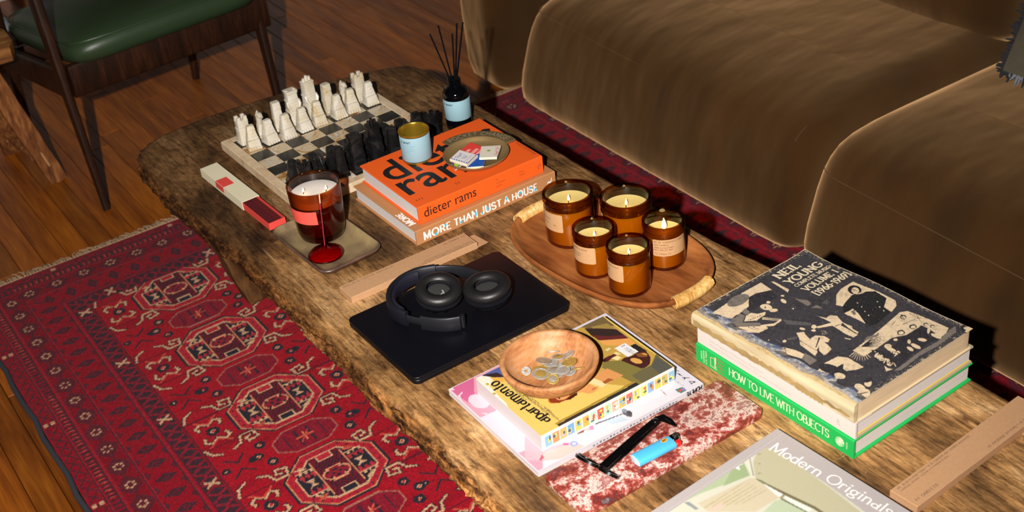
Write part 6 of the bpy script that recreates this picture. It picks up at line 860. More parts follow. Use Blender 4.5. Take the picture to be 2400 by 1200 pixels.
a = AZ(cg); curved_label(cg, .05025, .0516, a - R(92), a - R(6), .0475, .0745, M('coral paper', '#e8574a', .7), rc=.0003)
ih = thing('incense_holder', 'clear red glass incense holder with a round foot in front of the candle glass', 'incense holder', at(-.2513, .2205, gz - .0004)); ih.scale = (.87, .87, .95)
redg = glass('ruby glass', (.80, .16, .18), .02)
MB().lathe([(.012, .0004), (.034, 0), (.0368, .0018), (.0372, .0040), (.0352, .0068), (.026, .0098), (.014, .0125), (.0085, .0160), (.0070, .0200), (.0055, .0222), (.0032, .0225), (.0022, .0215), (.0020, .012), (.0003, .0115)], 48).build('foot', redg, ih, 60)
MB().lathe([(.0003, .0010), (.030, .0012), (.0335, .0030), (.031, .0056), (.022, .0078), (.010, .0096), (.0003, .0098)], 48).build('core', M('deep ruby glass core', '#94081c', .08, spec=.8), ih, 60)
o = MB().tube([(-.2513, .2205, TT + gz + .012), (-.2398, .2293, TT + .105)], .0011, 8).build('burning_stick', M('red incense', '#8c1626', .7), None, 60)
tag(o, 'red incense stick with a pale tip leaning out of the red glass holder', 'incense stick'); o.name = 'incense_stick_upright'; o.name = 'leaning_incense_stick'
MB().tube([(-.2398, .2293, TT + .1051), (-.2376, .2310, TT + .1225)], .00105, 8).build('bare_tip', M('bare bamboo', '#d8c09a', .7), o, 60)

# ---- two stacked books
kraftb = M('tan cloth cover', '#b97f4f', .7, bump=.15, bscale=900, var=.04, vscale=20)
hb_ = hard_book('hardcover_book', 'tan hardcover book lettered in white and cyan, under the orange book', at(.0430, .2588), 1.24, .3088, .2259, .0306, kraftb, '-y', .0028)
wcy = M('white spine lettering', '#f4efe8', .5); cyan = M('cyan print', '#3fc0e6', .5)
yf = -.2259 / 2 - .0008
def spine_words(t, words, y, zb, capz, mat, **kw):
    for s, x0, x1 in words: place(stroke_text(s, **kw), flat((x0, y, zb), (1, 0, 0), (0, 0, 1)), 'spine_title', mat, t, x1 - x0, capz)
spine_words(hb_, [('MORE', -.139, -.081), ('THAN', -.0735, -.0235), ('JUST', -.0150, .0300), ('A', .0365, .0475), ('HOUSE', .0545, .1120)], yf, .0070, .0140, wcy, tv=.23, th=.13, track=.16)
for x, z, rx, rz in [(-.1135, .0090, .0030, .0028), (-.0920, .0180, .0026, .0026), (-.0590, .0100, .0026, .0028), (-.0270, .0140, .0022, .0062), (-.0135, .0090, .0022, .0024), (-.0010, .0145, .0022, .0058), (.0420, .0175, .0024, .0030), (.0725, .0170, .0028, .0030), (.0960, .0180, .0024, .0026), (.1070, .0095, .0028, .0028)]:
    MB().add([(x + rx * math.cos(k * .5236), yf - .0003, z + rz * math.sin(k * .5236)) for k in range(12)], [tuple(range(12))]).build('cyan_dot', cyan, hb_)

place(([(p[0], p[1]) for p in dense([(0, 0), (.004, .003), (.009, .001), (.013, .006), (.012, .013), (.011, .006), (.008, .0045), (.004, .006)], .002)], [tuple(range(len(dense([(0, 0), (.004, .003), (.009, .001), (.013, .006), (.012, .013), (.011, .006), (.008, .0045), (.004, .006)], .002))))], .013), flat((.1330, yf, .0085), (1, 0, 0), (0, 0, 1)), 'spine_mark', wcy, hb_)
place(stroke_text('MORE', .3, .18, track=.14), flat((-.1395, -.0900, .0309), (0, 1, 0), (-1, 0, 0)), 'cover_title', wcy, hb_, .052, .0115)
b = MB(); b.box(-.1285, -.118, -.09, .098, .0306, .0308); b.build('orange_stripe', M('orange print', '#e2531c', .6), hb_)
rm = M('orange matte cover', '#f0601f', .55, spec=.3, var=.02, vscale=30)
rb = hard_book('hardcover_book', 'orange hardcover book with large black lowercase title, under the blue tin', at(.0433, .2625, .0310), .63, .2720, .2125, .0362, rm, '-y', .0028)
zc = .0364
place(font_text('dieter', .012), flat((-.1215, .0070, zc), (1, 0, 0), (0, 1, 0)), 'cover_title', ink, rb, .2475, .0840)
place(font_text('rams', .012), flat((-.1235, -.0580, zc), (1, 0, 0), (0, 1, 0)), 'cover_title', ink, rb, .2080, .0840)
place(font_text('PHAIDON'), flat((.1335, -.0930, zc), (0, 1, 0), (-1, 0, 0)), 'publisher_name', M('brown cover print', '#7a3a18', .6), rb, .062, .0062)
for x, y, n in ((-.124, -.084, 3), (-.0395, -.083, 2)):
    b = MB()
    for i in range(n): b.box(x + i * .0055, x + i * .0055 + .0016, y - .003, y + .004, zc, zc + .0001)
    b.build('small_print', M('brown cover print', '#7a3a18', .6), rb)
ys_ = -.2125 / 2 - .0008
place(font_text('dieter rams'), flat((-.1243, ys_, .0115), (1, 0, 0), (0, 0, 1)), 'spine_title', ink, rb, .1110, .0202)
bi = M('brown cover print', '#7a3a18', .6)
for s, x, z, w in (('The', .0305, .0240, .006), ('complete', .0305, .0175, .020), ('works', .0305, .0110, .012), ('Klaus', .0825, .0200, .011), ('Klemp', .0825, .0140, .012)): place(font_text(s), flat((x, ys_, z), (1, 0, 0), (0, 0, 1)), 'spine_small_print', bi, rb, w, .0036)
b = MB(); b.tube([(.1275 + .0035 * math.cos(k * .5), ys_ - .0001, .0170 + .0052 * math.sin(k * .5)) for k in range(13)], .0004, 4, closed=True); b.tube([(.1245, ys_ - .0001, .0165), (.1305, ys_ - .0001, .0180)], .0004, 4); b.build('spine_emblem', bi, rb)

# ---- blue tin, brass dish, matchbooks
gold = M('gold lacquered tin', '#b8942e', .25, metal=.75); paleblue = M('pale blue paper', '#92b6c2', .7, var=.03, vscale=30); dkb = M('dark tin edge', '#1f2a30', .35)
ZR = .0672
tn = thing('candle_tin', 'pale blue candle tin with an open gold rim on the orange book', 'candle', at(.0040, .3158, ZR)); tn.scale = (.865, .865, 1)
MB().lathe([(.0320, 0), (.0333, .0012), (.0333, .0035)], 48, cap1=False).build('base_rim', gold, tn, 40)
MB().lathe([(.0331, .0035), (.0331, .0560)], 48, cap0=False, cap1=False).build('body', dkb, tn, 40)
MB().lathe([(.0332, .0050), (.03335, .0052), (.03335, .0548), (.0332, .0550)], 48, cap0=False, cap1=False).build('label', paleblue, tn, 40)
MB().lathe([(.0333, .0560), (.0341, .0570), (.0345, .0590), (.0341, .0606), (.0330, .0612), (.0318, .0604), (.0312, .0585), (.0306, .0560), (.0300, .0535), (.0296, .012), (.0002, .0115)], 48, cap0=False).build('rim', gold, tn, 40)
MB().lathe([(.0294, .030), (.028, .0306), (.0002, .0304)], 40, cap0=False, cap1=True).build('wax', M('yellowish wax', '#8a7626', .35), tn, 60)
MB().tube([(.004, .0, .0304), (.0045, .0, .036)], .0007, 6).build('wick', wick, tn, 60)
pale_ink = M('slate print', '#3a5560', .6); a = AZ(tn)
place(stroke_text('S MINT', .2, .2, track=.2), around(.0334, a - R(62), .0440), 'label_text', M('dark slate print', '#22343c', .6), tn, .0245, .0042)
for i, (w, z) in enumerate(((.032, .0385), (.029, .0335), (.030, .0290), (.019, .0245))):
    b = MB(); k = 0
    while k < 14:
        x0 = w * k / 14; L = w / 14 * (.7 if k % 4 else .4); f_ = around(.0334, a - R(58), z); b.add([f_(x0, 0), f_(x0 + L, 0), f_(x0 + L, .0013), f_(x0, .0013)], [(0, 1, 2, 3)]); k += 1
    b.build('label_small_print', M('faded slate print', '#6f99aa', .6), tn)
brass = M('aged brass', '#7f6a48', .5, metal=.35, var=.35, vscale=25, bump=.2, bscale=90); brass2 = M('rubbed brass', '#a3875a', .42, metal=.45, var=.2, vscale=14)
bd = thing('brass_dish', 'aged brass coin dish with a lettered collar on the orange book', 'dish', at(.0860, .2360, ZR))
MB().lathe([(.046, 0), (.054, .0015), (.0605, .0075), (.0625, .0118), (.0618, .0128), (.0600, .0120), (.0570, .0075), (.050, .0032), (.0002, .0028)], 56).build('bowl', [brass2], bd, 40)
b = MB(); rs = []
for r_, z in ((.0612, .0090), (.0612, .0118), (.0832, .0128), (.0838, .0118), (.0832, .0098)): rs.append([(r_ * math.cos(R(108 - 115 * k / 40)), r_ * math.sin(R(108 - 115 * k / 40)), z) for k in range(41)])
b.rings(rs + [rs[0]], 0, False, False, closed=False); n_ = len(rs); b.f += [tuple(k * 41 for k in range(5)), tuple(k * 41 + 40 for k in range(4, -1, -1))]; b.m += [0, 0]
b.build('collar', brass, bd)
txt = stroke_text('POCKET CHANGE', .2, .2, track=.22)
def arcmap(lift): return lambda x, y: ((.0655 + y) * math.cos(R(103) - x / .072), (.0655 + y) * math.sin(R(103) - x / .072), lift)
place(txt, arcmap(.0134), 'collar_lettering', M('raised pale brass', '#c9b892', .45, metal=.6), bd, .129, .0125)
def matchbook(label, pts, z, h, cols, deco, tilt=(0, 0)):
    cx = sum(p[0] for p in pts) / 4; cy_ = sum(p[1] for p in pts) / 4
    t = thing('matchbook', label, 'matchbook', at(.0860 + cx, .2360 + cy_, ZR + z)); t.rotation_euler = (R(tilt[0]), R(tilt[1]), 0)
    q = [(p[0] - cx, p[1] - cy_) for p in pts]
    MB().slab(q, .0006, h - .0006, .0004).build('match_block', M('matchbook card edge', '#e4d4b8', .7), t)
    MB().slab(q, h - .0008, h, .0003).build('cover', cols, t); MB().slab(q, 0, .0008, .0003).build('back_flap', M('matchbook card', '#efe6da', .6), t)
    e0, e1 = Vector(q[1]) - Vector(q[0]), Vector(q[3]) - Vector(q[0]); o0 = Vector(q[0]); deco(t, lambda u, v: tuple((o0 + e0 * u + e1 * v)) + (h + .0002,), h)
lip = M('coral red card', '#dd3e35', .6); wcard = M('white card', '#efe7e2', .6); cob = M('cobalt card', '#1450a8', .6); pur = M('violet card', '#6b3a9c', .6); lime = M('lime print', '#a8cf3a', .6); pinkw = M('pale pink print', '#f2c4bc', .6); blu = M('blue print', '#4a62b8', .6); redp = M('red print', '#d8383c', .6); grn = M('green print', '#8cae3a', .6)
def dash(t, f, rows, mat, nm='print'):
    b = MB()
    for u0, v0, u1, v1, n, du, dv in rows:
        for i in range(n):
            a0, b0 = u0 + (u1 - u0) * i / n, v0 + (v1 - v0) * i / n; b.add([f(a0, b0), f(a0 + du * .8, b0), f(a0 + du * .8 + dv * .3, b0 + dv), f(a0 + dv * .3, b0 + dv)], [(0, 1, 2, 3)])
    b.build(nm, mat, t)
def dimap(f): return lambda u, v: f(u, v)
def deco_red(t, f, h): dash(t, f, [(.12, .25, .5, .25, 5, .06, .14), (.1, .5, .75, .5, 8, .06, .16), (.2, .74, .8, .74, 7, .06, .14)], pinkw)
def deco_blue(t, f, h): dash(t, f, [(.15, .15, .7, .15, 4, .1, .05)], M('pale blue print', '#5a86cc', .6))
def deco_thank(t, f, h):
    place(stroke_text('Thank', .12, .12, slant=.25), lambda x, y: f(.34 - y, .78 - x), 'printed_words', blu, t, .52, .20); place(stroke_text('You', .12, .12, slant=.25), lambda x, y: f(.62 - y, .70 - x), 'printed_words', blu, t, .36, .20)
    dash(t, f, [(.02, .86, .95, .86, 7, .09, .09)], blu, 'blue_dashes'); dash(t, f, [(.70, .12, .70, .80, 9, .12, .03)], M('lilac print', '#a9a6d6', .6), 'lilac_print')
    dash(t, f, [(.90, .04, .90, .96, 12, .07, .06)], M('grey striker', '#6a6670', .8), 'striker')
def deco_green(t, f, h):
    place(stroke_text('Thank you', .14, .14, slant=.2), lambda x, y: f(.90 - y, .88 - x), 'printed_words', redp, t, .72, .16); b = MB(); b.add([f(.42 + .10 * math.cos(k * .7), .42 + .07 * math.sin(k * .7)) for k in range(9)], [tuple(range(9))]); b.build('green_spot', grn, t)
    dash(t, f, [(.25, .55, .5, .62, 4, .05, .04)], pinkw)
def deco_purple(t, f, h):
    b = MB(); b.add([f(.62 + .3 * math.cos(k * .45), .55 + .34 * math.sin(k * .45)) for k in range(14)], [tuple(range(14))]); b.build('lime_disc', lime, t)
matchbook('violet matchbook with a lime disc in the brass dish, lowest of the pile', [(-.028, .019), (-.052, .004), (-.060, -.022), (-.036, -.010)], .0040, .0040, pur, deco_purple)
matchbook('coral red matchbook with pink words at the back of the brass dish', [(-.022, .030), (.016, .044), (.026, -.004), (-.012, -.016)], .0040, .0050, lip, deco_red, (2, -3))
matchbook('cobalt blue matchbook in the middle of the brass dish', [(-.020, .002), (.013, -.016), (-.018, -.054), (-.044, -.036)], .0088, .0034, cob, deco_blue)
matchbook('off-white matchbook with red script and a green spot in the brass dish', [(.016, .006), (.046, -.016), (.012, -.054), (-.014, -.034)], .0128, .0045, M('off white card', '#ece3d2', .6), deco_green, (-2, 3))
matchbook('white matchbook with blue handwriting and dashes on top in the brass dish', [(-.022, .022), (-.008, -.020), (-.044, -.040), (-.056, .002)], .0128, .0048, wcard, deco_thank, (-1, 2))

# ---- reed diffuser
df = thing('diffuser_bottle', 'black glass diffuser bottle with a pale blue label behind the orange book', 'bottle', at(.1945, .4850))
blkg = M('black bottle glass', '#06070a', .06, spec=.7)
MB().lathe([(.022, 0), (.0258, .0012), (.0272, .005), (.0272, .074), (.0262, .081), (.0225, .0875), (.0165, .0915), (.0125, .0935), (.0120, .0960), (.0140, .0968), (.0140, .1000), (.0125, .1008), (.0125, .1030), (.0140, .1038), (.0140, .1072), (.0126, .1080), (.0126, .1100), (.0108, .1100), (.0102, .097), (.018, .090), (.0002, .0895)], 48).build('glass', blkg, df, 40)
MB().lathe([(.0273, .0255), (.02745, .0257), (.02745, .0690), (.0273, .0692)], 48, cap0=False, cap1=False).build('label', paleblue, df, 40)
a = AZ(df); place(stroke_text('S MINT', .24, .24, track=.2), around(.0276, a - R(66), .0600), 'label_text', M('dark slate print', '#22343c', .6), df, .0220, .0034)
reedm = M('black reed', '#0d0c0e', .9, spec=.05)
tops = [(.163, .500, .211), (.184, .500, .223), (.207, .489, .201), (.210, .470, .228), (.218, .460, .231), (.217, .470, .201)]
rl = ['leftmost black reed, leaning furthest out of the bottle', 'second black reed from the left, tall and leaning', 'black reed left of the middle of the upright bundle', 'tall upright black reed in the bundle', 'tallest black reed, at the right of the bundle', 'short black reed leaning right over the sofa arm']
for (x, y, z), l in zip(tops, rl):
    bx, by = .1945 + (x - .1945) * .08, .485 + (y - .485) * .08; o = MB().tube([(bx, by, TT + .0905), (x, y, TT + z)], .0017, 8).build('reed', reedm, None, 60); tag(o, l, 'reed', 'reeds in the diffuser bottle')

# ---- kraft incense boxes
kraft = M('kraft card', '#bf926a', .75, var=.10, vscale=260, bump=.08, bscale=300); kin = M('dark kraft print', '#5b4332', .7)
def kraft_box(label, loc, rot, L, flip, flap):
    t = thing('kraft_box', label, 'box', loc, rot); w, h = .0437, .0130
    MB().slab([(-L / 2, -w / 2), (L / 2, -w / 2), (L / 2, w / 2), (-L / 2, w / 2)], 0, h, .0007).build('carton', kraft, t)
    if flap: MB().slab([(L / 2 + .0002, -w / 2 + .001), (L / 2 + .024, -w / 2 + .003), (L / 2 + .019, w / 2 - .002), (L / 2 + .0002, w / 2 - .001)], .0012, .0020, .0002).build('open_flap', kraft, t)
    T_ = [('NO. 36 WILD HERB TONIC * N 36 TONIQUE AUX HERBES SAUVAGES' if not flip else 'NO. 04 TEAKWOOD & TOBACCO * N 04 TECK & TABAC', -.1300, .0150, .150 if not flip else .13, .0030), ('CHARCOAL INCENSE * ENCENS AU CHARBON DE BOIS', -.1300, .0098, .098, .0024),
          ('P.F. CANDLE CO.', -.1300, -.0150, .0450, .0038), ('15 INCENSE STICKS * 15 BATONS', .0185, -.0165, .105, .0030)]
    for s, x, y, wd_, hh_ in T_:
        sgn = -1 if flip else 1; x0 = x + (0.0 if not flip else .006)
        if L < .26: x0 = max(x0, -L / 2 + .005); wd_ = min(wd_, L / 2 - x0 - .004)
        place(stroke_text(s, .14, .14, track=.2), flat((sgn * x0, sgn * y, h + .0001), (sgn, 0, 0), (0, sgn, 0)), 'printed_line', kin, t, wd_, hh_)
    return t
kraft_box('long kraft card box with an open end flap between books and headphones', at(-.1585, .0823), .25, .2535, True, True)
kraft_box('long kraft card box at the near right corner of the table', at(.1858, -.8360), 4.2, .2760, False, False)

# ---- laptop
lp = thing('laptop', 'closed black laptop under the headphones', 'laptop', at(-.1692, -.0970), 1.07)
lapm = M('midnight anodised metal', '#0b0b11', .40, metal=.2, spec=.4)
W_, D_ = .2991, .2167
MB().slab(rrect(W_, D_, .011, 8), .0010, .0098, .0022, seg=3).build('base', lapm, lp, 50)
MB().slab(rrect(W_, D_, .011, 8), .0102, .0150, .0016, seg=3).build('lid', lapm, lp, 50)
for x in (-1, 1):
    for y in (-1, 1): MB().lathe([(.005, 0), (.005, .0012)], 16, T=Matrix.Translation((x * .12, y * .085, 0))).build('foot', M('black rubber', '#0c0c0c', .8), lp)

# ---- headphones
hp = thing('headphones', 'black over-ear headphones folded flat on the laptop', 'headphones', at(0, 0, .0152))
pad = M('black leatherette pad', '#191718', .42, spec=.45, bump=.1, bscale=500); mesh_ = M('dark grey cup mesh', '#2c2b2a', .9, bump=.6, bscale=900, var=.3, vscale=500); shell = M('satin black shell', '#17171c', .32, spec=.5); band = M('navy black band', '#14141d', .5, spec=.4); gunm = M('brushed black metal', '#303036', .38, metal=.6)
def ear_cup(name, cx, cy, rot, ax, ay, z0, tilt, hgt):
    T = Matrix.Translation((cx, cy, z0)) @ Matrix.Rotation(R(rot), 4, 'Z') @ Matrix.Rotation(R(tilt[0]), 4, 'X') @ Matrix.Rotation(R(tilt[1]), 4, 'Y')
    N = 48; el = lambda a, b, z: [(a * math.cos(2 * math.pi * i / N), b * math.sin(2 * math.pi * i / N), z) for i in range(N)]
    c = MB().rings([el(ax * .55, ay * .55, 0), el(ax * .80, ay * .80, .002), el(ax * .90, ay * .90, .008), el(ax * .93, ay * .93, hgt - .005), el(ax * .97, ay * .97, hgt - .004), el(ax * .98, ay * .98, hgt)], T=T).build(name, shell, hp, 50)
    rs = []
    for k in range(17):
        a = -math.pi * .52 + k / 16 * math.pi * 1.30; rr = .0105
        rs.append(el(ax - rr * 1.05 + rr * 1.05 * math.cos(a), ay - rr * 1.05 + rr * 1.05 * math.sin(a + math.pi / 2), hgt + .0105 + .0100 * math.sin(a)))
    MB().rings(rs, cap0=False, cap1=False, T=T).build('ear_pad', pad, c, 70)
    MB().rings([el(ax - .020, ay - .020, hgt + .0075), el(ax * .3, ay * .3, hgt + .0080), el(.001, .001, hgt + .0080)], cap0=False, T=T).build('driver_mesh', mesh_, c, 50)
    for q, rr in ((-.55, .0026), (-.25, .0040), (.25, .0026)):
        a = math.pi * 1.5 + q; MB().lathe([(rr, 0), (rr, .0012), (rr * .6, .0014)], 12, T=T @ Matrix.Translation((ax * .91 * math.cos(a), ay * .91 * math.sin(a), hgt * .5)) @ Matrix.Rotation(a, 4, 'Z') @ Matrix.Rotation(R(90), 4, 'Y')).build('button', M('gloss black button', '#0a0a0c', .1), c, 40)
    return c
c1 = ear_cup('left_ear_cup', -.1865, -.0705, -33, .0388, .0352, .0165, (16, 4), .014)
c2 = ear_cup('right_ear_cup', -.1190, -.1180, -33, .0400, .0350, .0085, (9, -5), .019)
arc = [(-.2480, -.1000), (-.2600, -.0740), (-.2620, -.0450), (-.2520, -.0200), (-.2330, .0010), (-.2060, .0130), (-.1760, .0130), (-.1500, .0020)]
def spl(p, n):
    out = []
    for i in range(len(p) - 1):
        p0, p1, p2, p3 = [Vector(p[max(0, min(len(p) - 1, i + k))]) for k in (-1, 0, 1, 2)]
        for k in range(n):
            t = k / n; out.append(.5 * ((2 * p1) + (p2 - p0) * t + (2 * p0 - 5 * p1 + 4 * p2 - p3) * t * t + (3 * p1 - p0 - 3 * p2 + p3) * t ** 3))
    out.append(Vector(p[-1])); return out
def ribbon(name, pts, th, z0, z1, mat, bev=.0015):
    n = len(pts); rs = []
    for k in range(n):
        d = (pts[min(k + 1, n - 1)] - pts[max(k - 1, 0)]).normalized(); nn = Vector((-d.y, d.x)); p = pts[k]
        sec = [(-th / 2 + bev, z0), (th / 2 - bev, z0), (th / 2, z0 + bev), (th / 2, z1 - bev), (th / 2 - bev, z1), (-th / 2 + bev, z1), (-th / 2, z1 - bev), (-th / 2, z0 + bev)]
        rs.append([(p.x + nn.x * a, p.y + nn.y * a, z) for a, z in sec])
    return MB().rings(rs).build(name, mat, hp, 50)
sp = spl(arc, 8); ribbon('headband', sp[5:], .0090, .004, .0330, band, .003); ribbon('headband_cushion', [p + (Vector((-.2, -.05)) - p).normalized() * .0075 for p in sp[9:48]], .0070, .0065, .0320, M('leatherette band lining', '#1b1a26', .5, bump=.1, bscale=400), .0034)
ribbon('slider', spl([(-.2420, -.1085), (-.2485, -.0985), (-.2560, -.0840)], 5), .0028, .012, .0255, gunm, .0008)
ribbon('yoke', spl([(-.1960, -.1500), (-.2120, -.1420), (-.2280, -.1280), (-.2430, -.1080)], 6), .0046, .0040, .0300, gunm, .0012)
ribbon('yoke', spl([(-.1480, .0030), (-.1300, -.0110), (-.1130, -.0330), (-.1010, -.0620)], 6), .0040, .0060, .0290, gunm, .0012)
MB().lathe([(.004, .004), (.0046, .008), (.0046, .024), (.004, .027)], 14, T=Matrix.Translation((-.1890, -.1460, 0))).build('hinge', shell, hp, 50)
Tm = Matrix.Translation((-.1865, -.0705, .0165)) @ Matrix.Rotation(R(-33), 4, 'Z') @ Matrix.Rotation(R(16), 4, 'X') @ Matrix.Rotation(R(4), 4, 'Y')
mk = MB()
for q in ([(.0058, -.0005), (.0083, 0), (.0130, -.0110), (.0105, -.0125)], [(.0085, -.0065), (.0098, -.0085), (.001, -.0165), (-.001, -.0150)], [(-.006, -.0125), (.0025, -.0125), (.0025, -.0150), (-.004, -.0150)]): mk.add([(x * .80, y * .80 + .001, .0226) for x, y in q], [(0, 1, 2, 3)], 0, Tm)
mk.build('side_letter', M('grey cup print', '#8c8b8c', .8), c1)

# ---- oval wooden tray with rattan handles
traywood = wood('oiled teak tray', '#5c2c12', '#94552a', '#b5723c', (16, 3, 16), .36, .15, .45)
wt = thing('wooden_tray', 'oval teak tray with two rattan wrapped ends holding the amber candles', 'tray', at(.1255, -.1150), 6.5)
TA, TB2, TP = .1210, .2010, 2.5
def te(s, z): return [(x * (TA - s) / TA, y * (TB2 - s) / TB2, z) for x, y in superell(TA, TB2, TP, 96)]
MB().rings([te(.030, 0), te(.014, .0012), te(.004, .0075), te(-.0002, .0165), te(.0006, .0196), te(.0030, .0206), te(.0055, .0196), te(.0110, .0120), te(.0180, .0078), te(.0280, .0064), te(.06, .0060)]).build('dish', traywood, wt, 50)
rat = wood('split rattan', '#a06a2c', '#d8a860', '#ecca8c', (60, 60, 9), .5, .3, .4)
for sgn in (-1, 1):
    b = MB(); n = 26; span = .041
    for k in range(n):
        x = -span + 2 * span * (k + .5) / n
        yr = (TB2 - .003) * (1 - (abs(x) / TA) ** TP) ** (1 / TP); sl = -(abs(x) / TA) ** (TP - 1) * math.copysign(1, x) * (TB2 / TA)
        tdir = Vector((1, sl, 0)).normalized(); nrm = Vector((-tdir.y, tdir.x, 0))
        pts = []
        for q in range(13):
            a = 2 * math.pi * q / 12; pts.append(Vector((x, sgn * yr, .0135)) + Vector((nrm.x, sgn * nrm.y, 0)) * .0098 * math.cos(a) + Vector((0, 0, 1)) * .0100 * math.sin(a))
        b.tube(pts[:-1], .00175, 5, closed=True)
    o = b.build('rattan_wrap', rat, wt, 60)

# ---- amber candle jars
amber = glass('amber glass', (.82, .64, .20), .02, edge=4.0); ambern = glass('darkened amber neck glass', (.62, .36, .10), .02, edge=3.5)  # neck glass tinted darker, painting in the dim hollow above the wax
soy = M('pale yellow soy wax', '#d8bd74', .45, sss=.2)
wbody = M('soy wax seen in the glass', '#e6b656', .6)
lab = M('kraft paper label', '#c89a6c', .75, var=.08, vscale=220); lk = M('brown label print', '#6a4a34', .7)
def jar(label, x, y, r, h, fill, fh, spans, lines):
    t = thing('candle_jar', label, 'candle', at(x, y, .0066), 0, 'lit amber jar candles on the oval tray')
    rn = r * .965; ro = r * 1.03
    prof = [(r * .86, 0), (r * .95, .0012), (r, .005), (r, h - .0205), (r * .985, h - .0180), (rn, h - .0150), (rn, h - .0125), (ro, h - .0115), (ro * 1.005, h - .0100), (ro, h - .0085), (rn * 1.0, h - .0075), (rn, h - .0035), (ro * .99, h - .0025), (ro, h - .0010), (ro * .985, h), (r * .91, h), (r * .900, h - .0012), (r * .905, h - .017), (r * .935, h - .022), (r * .935, .006), (r * .86, .0042), (.0002, .0040)]
    gb_ = MB().lathe(prof, 56, cap0=True); gb_.m = [1 if min(gb_.v[i][2] for i in f) > h * fill - .001 else 0 for f in gb_.f]; gb_.build('glass', [amber, ambern], t, 50)
    rw = r * .928; zf = h * fill
    MB().lathe([(.0002, .0046), (rw * .94, .0048), (rw, .0075), (rw, zf - .004)], 48, cap0=False, cap1=False).build('wax_body', wbody, t, 60)
    MB().lathe([(rw, zf - .004), (rw, zf + .0008), (rw * .97, zf), (rw * .3, zf - .0006), (.0002, zf - .0008)], 48, cap0=False, cap1=False).build('wax_top', soy, t, 60)
    wick_flame(t, 0, 0, zf - .0008, fh, fh * .19)
    a = AZ(t); k = h / .083
    curved_label(t, r * 1.006, r * 1.006, a + R(spans[0]), a + R(spans[1]), .031 * k, .0625 * k, lab)
    for (s, ang, z, wd_, hh_) in lines: place(stroke_text(s, .17, .15, track=.25), around(r * 1.006 + .0002, a + R(ang), z * k), 'label_print', lk, t, wd_, hh_)
    return t
jar('large amber jar candle at the back left of the oval tray', .1075, -.0290, .0433, .0930, .76, .0125, (-96, -17), [('SOY CANDLE', -78, .0505, .022, .0024), ('WAX', -42, .0415, .007, .0022), ('WITH', -70, .0430, .012, .0022)])
jar('large amber jar candle at the back right, partly hidden behind two small ones', .1712, -.1090, .0433, .0930, .76, .0125, (-122, -66), [])
jar('small amber jar candle in the middle left of the oval tray', .0797, -.1393, .0350, .0840, .73, .0110, (-84, 1), [('AMBER & MOSS', -70, .0560, .0300, .0027), ('SOY CANDLE', -74, .0475, .020, .0022), ('CALIFORNIA', -72, .0430, .018, .0020)])
jar('small amber jar candle at the front of the oval tray', .0888, -.2206, .0350, .0840, .73, .0110, (-92, -16), [('GRAPEFRUIT', -70, .0560, .0260, .0027), ('SOY CANDLE', -82, .0475, .014, .0022), ('WAX', -80, .0425, .009, .0020)])
jar('small amber jar candle at the right of the oval tray with the tallest flame', .1804, -.1984, .0350, .0840, .70, .0230, (-32, 68), [('NO. 04: TEAKWOOD & TOBACCO', -28, .0570, .0560, .0030), ('SOY CANDLE', -28, .0515, .0240, .0028), ('MADE IN CALIFORNIA', -28, .0465, .0330, .0024), ('WITH 100% SOY WAX', -28, .0422, .0310, .0024), ('P.F. CANDLE CO.', -26, .0345, .0270, .0026)])

# ---- magazines
pm = painted('printed paper', .33, .45); pmat = painted('printed matte paper', .5, .35)
whitep = M('white magazine paper', '#cfc8ce', .6, var=.04, vscale=30)
def px(L): return [(c, [(p[0] / 2000, p[1] / 2000) for p in q]) for c, q in L]
mz = thing('magazine', 'wide pink and white magazine lying flat under the yellow one', 'magazine', at(-.138, -.3760))
pages(mz, -.1485, .1485, -.1185, .1185, .0006, .0094, whitep); MB().slab(rrect(.2975, .2385, .001, 1), 0, .0005, .0001).build('back_cover', whitep, mz)
MB().slab(rrect(.2980, .2390, .001, 1), .0095, .0100, .0001).build('front_cover', whitep, mz); MB().box(-.149, .149, -.1195, -.1188, .0004, .0098).build('spine', whitep, mz)
P = Paint(np.arange(-.1475, .1476, .0010), np.arange(-.1180, .1181, .0010), '#ece6ee')
for c, q in px(PO_SHAPES): P.poly(q, c)
P.C *= .74; P.grain(.015, 3); P.build('cover_print', pm, mz, lambda x, y: .01015 + 0 * x)
place(stroke_text('POPEYE', .30, .2, track=.1, slant=.15), flat((.1460, -.1197, .0093), (-1, 0, 0), (0, 0, -1)), 'spine_title', ink, mz, .0300, .0076)
b = MB()
for i in range(26): b.box(.095 - i * .006, .095 - i * .006 + .0034, -.1198, -.11965, .0028, .0046 + .0008 * (i % 3))
b.build('spine_small_print', M('grey spine print', '#77727c', .6), mz)
ap = thing('magazine', 'thick yellow magazine with black lowercase title under the wooden bowl', 'magazine', at(-.1388, -.3799, .0104), .05)
w, d, h = .2394, .1710, .0286
stripes = M('striped page edges', '#d6ccc0', .7, c2='#bdb4c0', vscale=1, stretch=(1, 1, 700))
pages(ap, -w / 2 + .0006, w / 2 - .0006, -d / 2 + .001, d / 2 - .0006, .0006, h - .0007, stripes)
MB().slab(rrect(w, d, .001, 1), 0, .0005, .0001).build('back_cover', whitep, ap); MB().slab(rrect(w, d, .001, 1), h - .0006, h - .0001, .0001).build('front_cover', whitep, ap)
MB().box(-w / 2, w / 2, -d / 2 - .0002, -d / 2 + .0008, .0003, h - .0003).build('spine', M('white gloss spine', '#d8d2ce', .4), ap)
P = Paint(np.arange(-w / 2, w / 2 + .0001, .0008), np.arange(-d / 2, d / 2 + .0001, .0008), '#e6c66a')
for c, q in px(AP_SHAPES): P.poly(q, c)
P.C *= .80; P.grain(.02, 4); P.build('cover_print', pm, ap, lambda x, y: h + .00006 + 0 * x)
